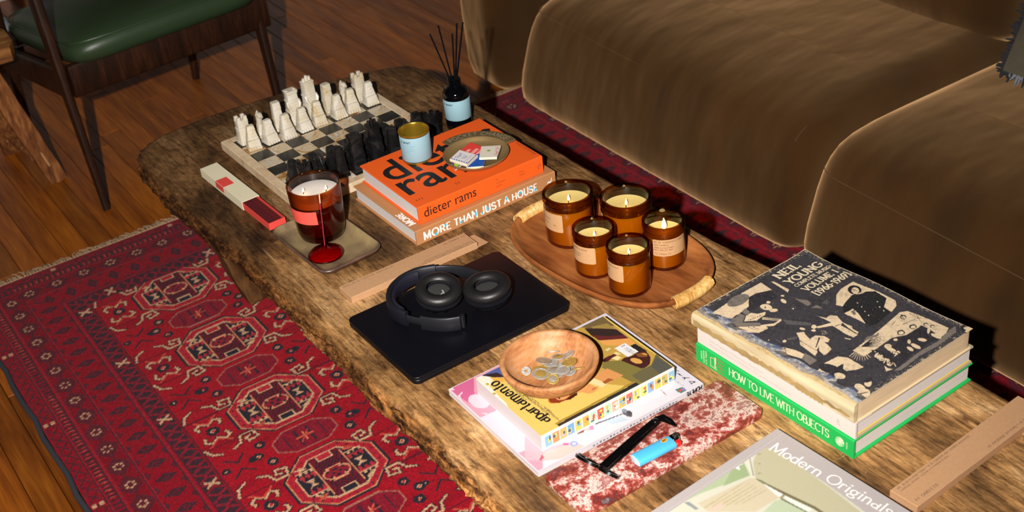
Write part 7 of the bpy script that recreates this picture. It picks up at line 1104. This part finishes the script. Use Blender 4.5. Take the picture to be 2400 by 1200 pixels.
place(stroke_text('apartamento', .19, .06, .12, .05, track=.07), flat((-.0885, -.0665, h + .0003), (-.075, 1, 0), (-1, -.075, 0)), 'cover_title', ink, ap, .1270, .0190)
cells = ['#7fb2d6', '#d98a5a', '#e0a85c', '#6d9cc8', '#e6b85a', '#e2a648', '#a9cbb0', '#c9584a', '#a8cdb4', '#e8a88e', '#e3b04a', '#d06a58', '#e4c860', '#e8cf6a', '#7ea6d0', '#dcb94e', '#c8a860', '#88b0c8']
acc = ['#e4c74e', '#a6d68a', '#e8a8b0', '#e8c24a', '#5a9ac8', '#d8683a', '#d8503a', '#e8c84a', '#e8b03a', '#e8d8c8', '#7aa6b8', '#f0d8c8', '#7a9ac0', '#d8583a', '#c87850', '#e89a6a', '#6a9a5a', '#e8d060']
zc0 = .0045; 
for i in range(18):
    x0 = -.1138 + i * .01310; cm_ = M('spine picture ' + str(i), cells[i], .5); am = M('spine accent ' + str(i), acc[i], .5)
    b = MB(); yb = -d / 2 - .0003; b.add([(x0, yb, zc0), (x0 + .0112, yb, zc0), (x0 + .0112, yb, zc0 + .0185), (x0, yb, zc0 + .0185)], [(0, 1, 2, 3)], 0)
    r_ = np.random.default_rng(i); y2 = yb - .0001
    for q in range(3):
        cx, cz, rx, rz = x0 + .0022 + r_.random() * .0066, zc0 + .003 + r_.random() * .012, .0014 + r_.random() * .0026, .0015 + r_.random() * .004
        cx = min(max(cx, x0 + rx), x0 + .0112 - rx); cz = min(max(cz, zc0 + rz), zc0 + .0185 - rz); n = int(r_.integers(4, 8))
        b.add([(cx + rx * math.cos(6.283 * k / n + q), y2 - q * .00005, cz + rz * math.sin(6.283 * k / n + q)) for k in range(n)], [tuple(range(n))], 1 if q < 2 else 2)
    b.build('spine_picture', [cm_, am, M('spine dark accent', '#4a5a58', .5)], ap)

# ---- wooden bowl and coins
olive = wood('turned light wood', '#8a5230', '#b87c4e', '#c89468', (7, 30, 30), .5, .15, .3)
bz = .0392; bowl = thing('wooden_bowl', 'small turned wooden bowl of coins on the yellow magazine', 'bowl', at(-.1753, -.3735, bz), 24); bowl.scale = (.865, .865, .98)
BR = .0845
def bowl_r(r, z, n=64): return [(r * 1.01 * math.cos(2 * math.pi * i / n), r * .99 * math.sin(2 * math.pi * i / n), z) for i in range(n)]
MB().rings([bowl_r(.030, 0), bowl_r(.036, .0005), bowl_r(.055, .0060), bowl_r(.0715, .0165), bowl_r(.0815, .0300), bowl_r(.0845, .0385), bowl_r(.0843, .0408), bowl_r(.0830, .0420), bowl_r(.0775, .0420), bowl_r(.0758, .0412), bowl_r(.0725, .0330), bowl_r(.0640, .0215), bowl_r(.0500, .0125), bowl_r(.0320, .0080), bowl_r(.001, .0068)]).build('bowl_wall', olive, bowl, 50)
silver = M('worn silver coin', '#b4afa6', .4, metal=.4, bump=.5, bscale=420); goldc = M('worn gold coin', '#b8954a', .4, metal=.35, bump=.5, bscale=420); nick = M('dull nickel coin', '#a39684', .45, metal=.35, bump=.5, bscale=420)
def coin(label, x, y, z, r, outer, inner=None, hole=False, tx=0, ty=0, num=None):
    r *= .78; x = .006 + (x - .006) * .92; y = y * .92; t = thing('coin', label, 'coin', at(-.1744 + x, -.3695 + y, z), 0, 'coins in the wooden bowl'); t.rotation_euler = (R(tx), R(ty), R(rng.uniform(0, 360)) if not num else R(10))
    r0 = .0024 if hole else .0001; h_ = .0018
    MB().lathe([(r0, .0002), (r - .0008, .0002), (r - .0006, 0), (r, .0003), (r, h_ - .0003), (r - .0005, h_), (r - .0016, h_), (r - .0020, h_ - .00035), (r0, h_ - .00035)] + ([(r0, .0002)] if hole else []), 36, cap0=not hole, cap1=not hole).build('disc', outer, t, 30)
    if inner: MB().lathe([(r * .62, h_ - .0004), (r * .62, h_ - .0002), (r * .60, h_ - .0001), (.0001, h_ - .0001)], 32, cap0=False).build('centre', inner, t, 30)
    b = MB(); k = int(rng.integers(5, 8))
    if num: place(stroke_text(num, .2, .2), lambda a, c: (a - r * .55, c - r * .38, h_ - .0001), 'figure', silver if outer is not silver else nick, t, r * 1.1, r * .76)
    else:
        if hole: return t
        b.lathe([(r * .30, 0), (r * .26, .00035), (r * .12, .0005), (.0001, .0005)], 10, T=Matrix.Translation((r * .03, r * .05, h_ - .0004)))
        for q in range(k): a = q * 2 * math.pi / k; b.box(-.0006, .0006, -.0012, .0012, 0, .0003, T=Matrix.Translation((r * .74 * math.cos(a), r * .74 * math.sin(a), h_ - .0004)) @ Matrix.Rotation(a, 4, 'Z'))
        b.build('relief', inner or outer, t, 30)
    return t
CZ = bz + .0078
coin('upright silver coin leaning at the back of the coin pile', .0300, .0330, CZ + .010, .0130, silver, tx=32, ty=-18)
coin('small two-tone coin with a gold centre at the back of the pile', .0290, .0150, CZ + .0105, .0128, silver, goldc, tx=10, ty=-4)
coin('half hidden silver coin behind the gold coin', .0455, .0110, CZ + .010, .0120, silver, tx=4, ty=-26)
coin('dull grey coin at the left back of the pile', .0080, .0290, CZ + .0055, .0150, nick, tx=14, ty=8)
coin('large gold coin at the right of the pile', .0345, -.0060, CZ + .0092, .0150, goldc, tx=6, ty=-14)
coin('large two-tone coin with a gold centre at the front left', -.0145, .0040, CZ + .0052, .0168, silver, goldc, tx=-6, ty=6)
coin('small silver coin with a hole at the far left of the pile', -.0275, .0270, CZ + .0046, .0092, silver, hole=True, tx=20, ty=20)
coin('bright silver coin marked 100 at the front of the pile', .0160, -.0150, CZ + .0085, .0138, silver, tx=-4, ty=-4, num='100')
coin('silver coin half under the bright one', .0075, -.0025, CZ + .0062, .0145, silver, nick, tx=4, ty=6)
coin('brass coin lying against the right wall of the bowl', .0370, -.0270, CZ + .0080, .0125, goldc, tx=-24, ty=-24)
coin('small two-tone coin at the front wall of the bowl', -.0060, -.0165, CZ + .0030, .0120, goldc, nick, tx=-18, ty=6)
coin('brass coin under the large two-tone coin', -.0070, .0180, CZ + .0022, .0150, goldc, tx=4, ty=4)
coin('silver coin under the dull grey coin', .0170, .0220, CZ + .0020, .0150, silver, tx=2, ty=-2)
coin('silver coin under the large gold coin', .0280, -.0050, CZ + .0048, .0150, silver, tx=2, ty=-8)
coin('silver coin at the bottom of the pile', .0080, -.0060, CZ + .0012, .0150, silver)
coin('silver coin edge showing between the gold and the bright coin', .0260, -.0200, CZ + .0036, .0120, silver, tx=-10, ty=-12)

# ---- marble slab, wick trimmer, lighter
rosso = marble('red and white marble', [(.33, '#777a82'), (.40, '#5a2320'), (.445, '#7d3029'), (.48, '#9a453b'), (.505, '#b4685e'), (.53, '#dcc0b4'), (.55, '#e6d6cc'), (.575, '#8c3c33'), (.62, '#b07a74'), (.68, '#d2bcb8'), (.78, '#8d8388')], 20, dist=.2, rough=.28, nr=.80)
ms_ = thing('marble_slab', 'red and white marble slab in front of the pink magazine', 'slab', at(-.1260, -.5540), .6)
MB().slab(rrect(.3220, .0960, .010, 6), 0, .0125, .0014, seg=2).build('stone', rosso, ms_, 40)
blkm = M('black lacquered steel', '#0b0b0c', .22, metal=.3, spec=.6)
wtz = TT + .0127; wk = thing('wick_trimmer', 'black wick trimmer with finger loops on the marble slab', 'scissors', (0, 0, wtz))
A0, A1 = Vector((-.2215, -.5600, .0105)), Vector((-.0965, -.5235, .0050)); dv = (A1 - A0).normalized()
for nm, o_, zo in (('upper_shank', .0012, .0028), ('lower_shank', -.0012, -.0008)):
    pts = [A0.lerp(A1, k / 12) + Vector((-.28, .96, 0)) * (o_ * math.sin(k / 12 * math.pi)) + Vector((0, 0, zo)) for k in range(13)]; n = len(pts); rs = []
    sd = Vector((dv.y, -dv.x, 0)).normalized()
    for k, p in enumerate(pts):
        wv = .0068 - .0016 * k / 12; rs.append([tuple(p + sd * a + Vector((0, 0, c))) for a, c in ((-wv, -.0008), (wv, -.0008), (wv * 1.0, .0008), (-wv, .0008))])
    MB().rings(rs).build(nm, blkm, wk, 30)
MB().lathe([(.0040, 0), (.0040, .0012), (.0030, .0018), (.0001, .0018)], 18, T=Matrix.Translation((-.1040, -.5258, .0088))).build('pivot', M('bright pivot', '#8a8a8e', .25, metal=1), wk, 40)
la = Vector((.20, -.98, 0)).normalized(); lb = Vector((-.70, -.14, .70)).normalized(); ctr_ = Vector((-.2255, -.5500, .0105))
for sgn, nm, rx, ry in ((-1, 'left_finger_loop', .0190, .0140), (1, 'right_finger_loop', .0150, .0125)):
    c = ctr_ + la * sgn * (rx * 1.0 + (.001 if sgn < 0 else .002)) + la * .004; nn = la.cross(lb); b = MB(); rs = []
    for k in range(32):
        a = 2 * math.pi * k / 32; rad = la * math.cos(a) * rx + lb * math.sin(a) * ry; u_ = rad.normalized(); p = c + rad
        rs.append([tuple(p + u_ * x + nn * y) for x, y in ((-.0016, -.0022), (.0016, -.0022), (.0016, .0022), (-.0016, .0022))])
    b.rings(rs + [rs[0]], cap0=False, cap1=False); b.build(nm, blkm, wk, 30)
bl_ = MB(); rs = []
for t_, w_, p in ((0, .0066, Vector((-.0990, -.5245, .0062))), (.35, .0068, Vector((-.0915, -.5250, .0068))), (.7, .0050, Vector((-.0870, -.5360, .0048))), (1, .0012, Vector((-.0845, -.5485, .0024)))):
    s_ = Vector((.28, .96, 0)) if t_ == 0 else Vector((.80, .60, 0)) if t_ < .5 else Vector((.97, .2, 0)); rs.append([tuple(p + s_ * a + Vector((0, 0, c))) for a, c in ((-w_, -.0010), (w_, -.0010), (w_, .0010), (-w_, .0010))])
bl_.rings(rs).build('blade', blkm, wk, 30)
MB().tube([(-.0895, -.5300, .0078), (-.0868, -.5400, .0058)], .0011, 6).build('blade_edge', M('bare steel edge', '#b8b8bc', .2, metal=1), wk, 40)
lg = thing('lighter', 'sky blue disposable lighter with a red button on the marble slab', 'lighter', at(-.1440, -.5735, .0128), -2)
skyb = M('sky blue plastic', '#4fb4e4', .3, spec=.5)
def lring(x, k): return [(x, .0118 * k * math.copysign(abs(math.cos(a)) ** .75, math.cos(a)), .0066 + .0064 * k * math.copysign(abs(math.sin(a)) ** .75, math.sin(a))) for a in (2 * math.pi * i / 32 for i in range(32))]
MB().rings([lring(-.0325, .90), lring(-.0318, .98), lring(-.0300, 1), lring(.0290, 1), lring(.0300, .96), lring(.0302, .90)]).build('body', skyb, lg, 40)
MB().rings([lring(-.0332, .80), lring(-.0326, .90)]).build('base_cap', M('pale blue plastic', '#bcdcec', .4), lg, 40)
chrome = M('chrome', '#b4b4b6', .15, metal=1.0); redpl = M('red plastic', '#d8231f', .35)
MB().slab(rrect(.0125, .0130, .003, 4, .0368, .0038), .0020, .0112, .0012).build('hood', chrome, lg, 40)
MB().lathe([(.0040, -.0030), (.0046, -.0026), (.0046, .0026), (.0040, .0030)], 18, T=Matrix.Translation((.0395, .0040, .0100)) @ Matrix.Rotation(R(90), 4, 'X')).build('spark_wheel', M('dark steel wheel', '#5c5a58', .35, metal=1, bump=.6, bscale=900), lg, 30)
MB().slab(rrect(.0095, .0085, .0025, 4, .0352, -.0068), .0025, .0105, .0016).build('button', redpl, lg, 40)
em = MB(); em.add([(.0195 + .0055 * math.cos(k * .349), .0030 + .0034 * math.sin(k * .349), .01315) for k in range(18)], [tuple(range(18))]); em.build('emblem', M('yellow emblem', '#e8a31c', .5), lg)
place(stroke_text('BIC', .25, .2, slant=.15), flat((.0160, .0016, .0133), (1, 0, 0), (0, 1, 0)), 'emblem_letters', ink, lg, .0072, .0030)

# ---- stack of three books
SX, SY, SR = .1805, -.5833, 2.84
grn_ = M('green cloth cover', '#16b152', .6, var=.03, vscale=40, bump=.1, bscale=900)
gb = hard_book('hardcover_book', 'bright green hardcover book at the bottom of the three-book stack', at(SX, SY), SR, .2492, .3086, .0333, grn_, '-x', .0032, .0040)
xf = -.2492 / 2 - .0008
sp_ = lambda y, z: flat((xf, y, z), (0, -1, 0), (0, 0, 1))
place(stroke_text('HOW TO LIVE WITH OBJECTS', .15, .055, .085, .045, track=.03), sp_(.0840, .0118), 'spine_title', cream_ink, gb, .1950, .0135)
for s, y, w_ in (('MONICA', .1425, .0150), ('KHEMSUROV', .1375, .0230), ('& JILL SINGER', .1325, .0240)): place(stroke_text(s, .16, .12, track=.15), flat((xf, y - .0018, .0050 if w_ > .02 else .0095), (0, 0, 1), (0, 1, 0)), 'author_line', cream_ink, gb, w_, .0026)
b = MB()
for p in (((.1225, .0075), (.1225, .0230)), ((.1225, .0230), (.1120, .0252)), ((.1225, .0075), (.1085, .0060)), ((.1120, .0062), (.1120, .0285))): b.tube([(xf, p[0][0], p[0][1]), (xf, p[1][0], p[1][1])], .0005, 4)
b.build('spine_drawing', M('pinkish print', '#d8a890', .6), gb); b = MB()
for p in (((.1130, .0075), (.1085, .0258)), ((.1115, .0280), (.0935, .0270)), ((.1040, .0285), (.1025, .0080)), ((.1100, .0190), (.0960, .0200)), ((.1130, .0130), (.0930, .0130)), ((.1085, .0062), (.0950, .0062)), ((.0990, .0250), (.0990, .0130))): b.tube([(xf, p[0][0], p[0][1]), (xf, p[1][0], p[1][1])], .0005, 4)
b.build('spine_drawing', M('brick print', '#9c4a30', .6), gb); b = MB(); b.add([(xf - .0001, .1140, .0085), (xf - .0001, .1110, .0080), (xf - .0001, .1110, .0265), (xf - .0001, .1140, .0270)], [(0, 1, 2, 3)]); b.build('spine_drawing', cream_ink, gb)
b = MB()
for rr in (.0072, .0048, .0024): b.tube([(xf, -.1300 + rr * math.cos(k * .393), .0175 + rr * math.sin(k * .393)) for k in range(16)], .0004, 4, closed=True)
for k in range(4): a = k * .785; b.tube([(xf, -.1300 - .006 * math.cos(a), .0175 - .006 * math.sin(a)), (xf, -.1300 + .006 * math.cos(a), .0175 + .006 * math.sin(a))], .0003, 4)
b.build('spine_emblem', cream_ink, gb); place(stroke_text('PHAIDON', .16, .14), flat((xf, -.1435, .0120), (0, 0, 1), (0, 1, 0)), 'publisher_name', cream_ink, gb, .0115, .0020)
wsp = M('off-white book cloth', '#d4c8c0', .8, bump=.1, bscale=700); gry = M('warm grey cover', '#a89a80', .7); yel = M('yellow endpaper', '#d9b94e', .7)
la_ = thing('softcover_book', 'off-white softcover book with faint grey spine title, middle of the stack', 'book', at(SX + .0005, SY - .001, .0335), SR)
w, d, h = .2440, .3060, .0305
MB().slab(rrect(w, d, .001, 1), 0, .0035, .0006).build('back_cover', gry, la_); MB().slab(rrect(w - .004, d - .004, .001, 1), .0036, .0054, .0004).build('endpaper', yel, la_)
pages(la_, -w / 2 + .002, w / 2 - .004, -d / 2 + .003, d / 2 - .003, .0055, h - .0036); MB().slab(rrect(w, d, .001, 1), h - .0034, h, .0006).build('front_cover', gry, la_)
MB().slab([(-w / 2 - .0012, -d / 2), (-w / 2 + .030, -d / 2 - .0004), (-w / 2 + .030, d / 2 + .0004), (-w / 2 - .0012, d / 2)], h - .0033, h + .0003, .0004).build('spine_wrap', wsp, la_)
MB().slab([(-w / 2 - .0016, -d / 2 - .0002), (-w / 2 + .0016, -d / 2 - .0002), (-w / 2 + .0016, d / 2 + .0002), (-w / 2 - .0016, d / 2 + .0002)], .0001, h + .0003, .0012).build('spine', wsp, la_)
faint = M('faint grey spine print', '#b9b0ae', .7); xl = -w / 2 - .0018
place(font_text('Los Angeles Modernism Revisited'), flat((xl, .1265, .0160), (0, -1, 0), (0, 0, 1)), 'spine_title', faint, la_, .1080, .0052)
place(font_text('Houses by Neutra, Schindler, Ain, and Contemporaries'), flat((xl, .1265, .0085), (0, -1, 0), (0, 0, 1)), 'spine_title', faint, la_, .1640, .0052)
place(stroke_text('FL', .1, .1), flat((xl, -.1210, .0100), (0, -1, 0), (0, 0, 1)), 'publisher_mark', M('grey publisher print', '#8a8480', .7), la_, .0055, .0075)
# worn songbook
nb = thing('songbook', 'worn grey paperback songbook with photo collage cover on top of the stack', 'book', at(SX, SY, .0643), SR)
x0, x1, y0, y1 = -.1255, .1158, -.1550, .1610
zt = lambda x, y: .0272 - .0367 * y + .0016 * np.sin(y * 30 + 1) * np.clip((x + .02) * 8, 0, 1) + .003 * np.clip((x - .07) / .045, 0, 1) ** 2 * np.clip((y - .1) / .06, 0, 1)
agedp = M('aged page edges', '#d9bd98', .8, var=.18, vscale=30, stretch=(1, 1, 14), bump=.5, bscale=1)
def wedge(name, a0, a1, b0, b1, zb, zo, mat, n=10, rc=.004):
    o_ = rrect(a1 - a0, b1 - b0, rc, 4, (a0 + a1) / 2, (b0 + b1) / 2); o_ = dense(o_, .012)
    return MB().rings([[(x, y, zb) for x, y in o_], [(x, y, float(zt(x, y)) + zo) for x, y in o_], [(x, y, float(zt(x, y)) - .006) for x, y in inset(o_, .008)]]).build(name, mat, nb, 40)
wedge('page_block', x0 + .002, x1 - .0015, y0 + .003, y1 - .002, .0004, -.0016, agedp)
wedge('page_block', x0 + .004, x1 - .0060, y0 + .007, y1 - .004, .0002, -.0011, M('pinkish aged pages', '#cfa894', .8, var=.2, vscale=30, stretch=(1, 1, 20)))
MB().slab(rrect(x1 - x0, y1 - y0, .003, 3, (x0 + x1) / 2, (y0 + y1) / 2), 0, .0008, .0002).build('back_cover', M('worn cream card', '#d6c09c', .8), nb)
rs = []
for k in range(14):
    y = y1 - .001 - (y1 - y0 - .002) * k / 13; h_ = float(zt(x0, y)); wv = .0016 * math.sin(k * 1.9)
    rs.append([(x0 + .004, y, .0006), (x0 - .0016, y, .0012), (x0 - .0026 + wv * .4, y, h_ * .5), (x0 - .0016, y, h_ - .0028), (x0 + .0015, y, h_ - .0004), (x0 + .0045, y, h_ - .0002)])
sp_m = M('torn yellowed spine', '#d8c7a2', .75, c2='#9c8864', vscale=16, stretch=(1, .35, 3), bump=.4, bscale=60); MB().rings(rs, closed=False, cap0=True, cap1=True).build('spine', sp_m, nb, 50)
b = MB()
for k, (ya, yb, za, zb2) in enumerate(((.155, .02, .001, .0125), (.03, -.06, .004, .013), (-.05, -.10, .0005, .010), (-.02, -.148, .006, .0125))):
    n = 16; tp = [(x0 - .0032 - .0004 * (k % 2), ya + (yb - ya) * i / n, zb2 + .0018 * math.sin(i * 2.1 + k)) for i in range(n + 1)]; bt = [(x0 - .0030 - .0004 * (k % 2), ya + (yb - ya) * i / n, za + .0024 * math.sin(i * 1.3 + k * 2) ** 2) for i in range(n + 1)]
    b.add(tp + bt, [(i, i + 1, n + 2 + i, n + 1 + i) for i in range(n)])
b.build('torn_tape', M('old yellow tape', '#b99a62', .5, var=.45, vscale=30), nb)
PAL = {'c': '#dcc4a2', 'k': '#353236', 'k2': '#2b292b', 'g': '#7a7068', 'g2': '#5c5858', 'bl': '#8c94a6'}
P = Paint(np.arange(x0 + .0005, x1, .00072), np.arange(y0 + .0005, y1, .00072), '#3f3c40')
for c, q in px(NY_SHAPES): P.poly(q, PAL[c])
gx_, gy_ = P.X, P.Y
n1 = np.sin(gx_ * 410 + np.sin(gy_ * 93) * 3) * np.sin(gy_ * 377 + np.sin(gx_ * 71) * 3); n2 = np.sin(gy_ * 55 + np.sin(gx_ * 240) * 1.3) * .5 + np.sin(gy_ * 131 + gx_ * 60) * .5; n3 = rng.random(gx_.shape)
e = gx_ - x0
edge = np.minimum.reduce([x1 - gx_, gy_ - y0, y1 - gy_])
P.mask(edge < .0012 + .0010 * n3, '#d9c6a4', .9); P.mask((edge < .006) & (n1 + .9 * n3 > 1.05), '#c9b698', .7); P.mask((edge < .010) & (n3 > .93), '#a89a84', .7)
cr_ = np.hypot(gx_ - x1, gy_ - y0); P.mask(cr_ < .016 + .002 * n1, '#1c1a1c', .7); P.mask(cr_ < .011 + .003 * n1, '#e0c8a0', .95)
P.mask(np.abs(gy_ - .0965 - .004 * np.sin(gx_ * 300) - (x1 - gx_) * .4) + np.maximum(0, .095 - gx_) < .0012, '#b8a88c', .8)
P.mask(e < .021 + .004 * n2, '#9aa0ae', .62); P.mask((e < .023 + .005 * n2) & (n2 + n3 * .6 > .55), '#4c5878', .75); P.mask((e < .020 + .004 * n2) & (n3 * .7 + n1 * .6 > .62), '#d6cfc4', .7)
P.mask((e < .024 + .004 * n2) & (e > .012) & (n2 < -.25), '#37322f', .75); P.mask(e < .0065 + .003 * n2, '#ddc08a', .92); P.mask((e < .012 + .006 * n2) & (n3 > .62), '#d8b478', .7)
P.mask(n3 > .9965, '#c8bca8', .6); P.mask(np.abs(np.sin(gy_ * 47 + gx_ * 33)) + n3 * .2 < .006, '#8a8480', .5)
P.C *= (1 - .30 * np.clip(n1 * .6 + n2 * .5 + n3 * .5 - .3, 0, 1))[..., None]; P.grain(.11, 8); P.build('cover_print', pmat, nb, lambda x, y: zt(x, y) + .0001)
cl = M('cream cover lettering', '#e4d2b0', .5)
def cov(o, u, v):
    o, u, v = Vector(o), Vector(u).normalized(), Vector(v).normalized()
    def f(a, b_): p = o + u * a + v * b_; return (p.x, p.y, float(zt(p.x, p.y)) + .00045)
    return f
ud, vd = (1, .035, 0), (-.035, 1, 0)
SL = dict(tv=.22, th=.13, serif=.17, st=.11, track=.12)
for s, x, y, w_, h_ in (('NEIL', .0290, .1318, .0480, .0140), ('YOUNG', .0290, .1085, .0750, .0142), ('VOLUME', .0315, .0775, .0610, .0118), ('I', .1000, .0800, .0034, .0118), ('[1966-1969]', .0335, .0575, .0760, .0128)): place(stroke_text(s, **SL), cov((x, y, 0), ud, vd), 'cover_title', cl, nb, w_, h_)
place(stroke_text('COMPLETE MUSIC', .2, .13, .13, .1, track=.12), cov((.0300, .0965, 0), (1, .02, 0), (-.02, 1, 0)), 'cover_title', cl, nb, .0760, .0070)
place(stroke_text('BURNS', .2, .2, track=.1), cov((.012, -.005, 0), (.6, .8, 0), (-.8, .6, 0)), 'guitar_letters', M('dark cover print', '#3a3638', .6), nb, .010, .0026)

# ---- large pale art book at the front edge
mo = thing('hardcover_book', 'pale art book with white serif title and interior photo at the bottom frame edge', 'book', at(-.105, -.79), 4.0)
w, d, h = .2600, .2700, .0200; mol = M('pale lilac grey cloth', '#aea5a3', .8, var=.05, vscale=300, bump=.08, bscale=900)
for nm, z in (('back_cover', 0), ('front_cover', h - .0026)): MB().slab(rrect(w, d, .0015, 2), z, z + .0026, .0008).build(nm, mol, mo)
MB().slab([(-w / 2, d / 2 - .0024), (w / 2, d / 2 - .0024), (w / 2, d / 2 + .0008), (-w / 2, d / 2 + .0008)], .0006, h - .0006, .0012).build('spine', mol, mo)
pages(mo, -w / 2 + .003, w / 2 - .0035, -d / 2 + .003, d / 2 - .0026, .0027, h - .0028)
MB().slab(rrect(w - .002, .0022, .0004, 1, 0, d / 2 - .0125), h - .0004, h + .0003, .0003).build('hinge_ridge', mol, mo)
P = Paint(np.arange(-.129, .0950, .0008), np.arange(-.1345, .1180, .0008), '#c3bab8')
for c, q in px(MO_SHAPES): P.poly(q, c)
for _ in range(2):
    C = P.C; C[1:-1, 1:-1] = (C[1:-1, 1:-1] * 2 + C[:-2, 1:-1] + C[2:, 1:-1] + C[1:-1, :-2] + C[1:-1, 2:]) / 6
m_ = P.X > .0935 - .075 * np.clip((.118 - P.Y), 0, .05) + .2 * np.clip(.068 - P.Y, 0, 1) * 0
P.C *= .78; P.grain(.02, 6); P.build('cover_print', pmat, mo, lambda x, y: h + .00015 + 0 * x)
place(stroke_text('Modern Originals', .12, .06, .09, .045, track=.05), flat((.0890, .1130, h + .0005), (.075, -1, 0), (1, .075, 0)), 'cover_title', white_ink, mo, .1930, .0175)

bpy.context.view_layer.update()
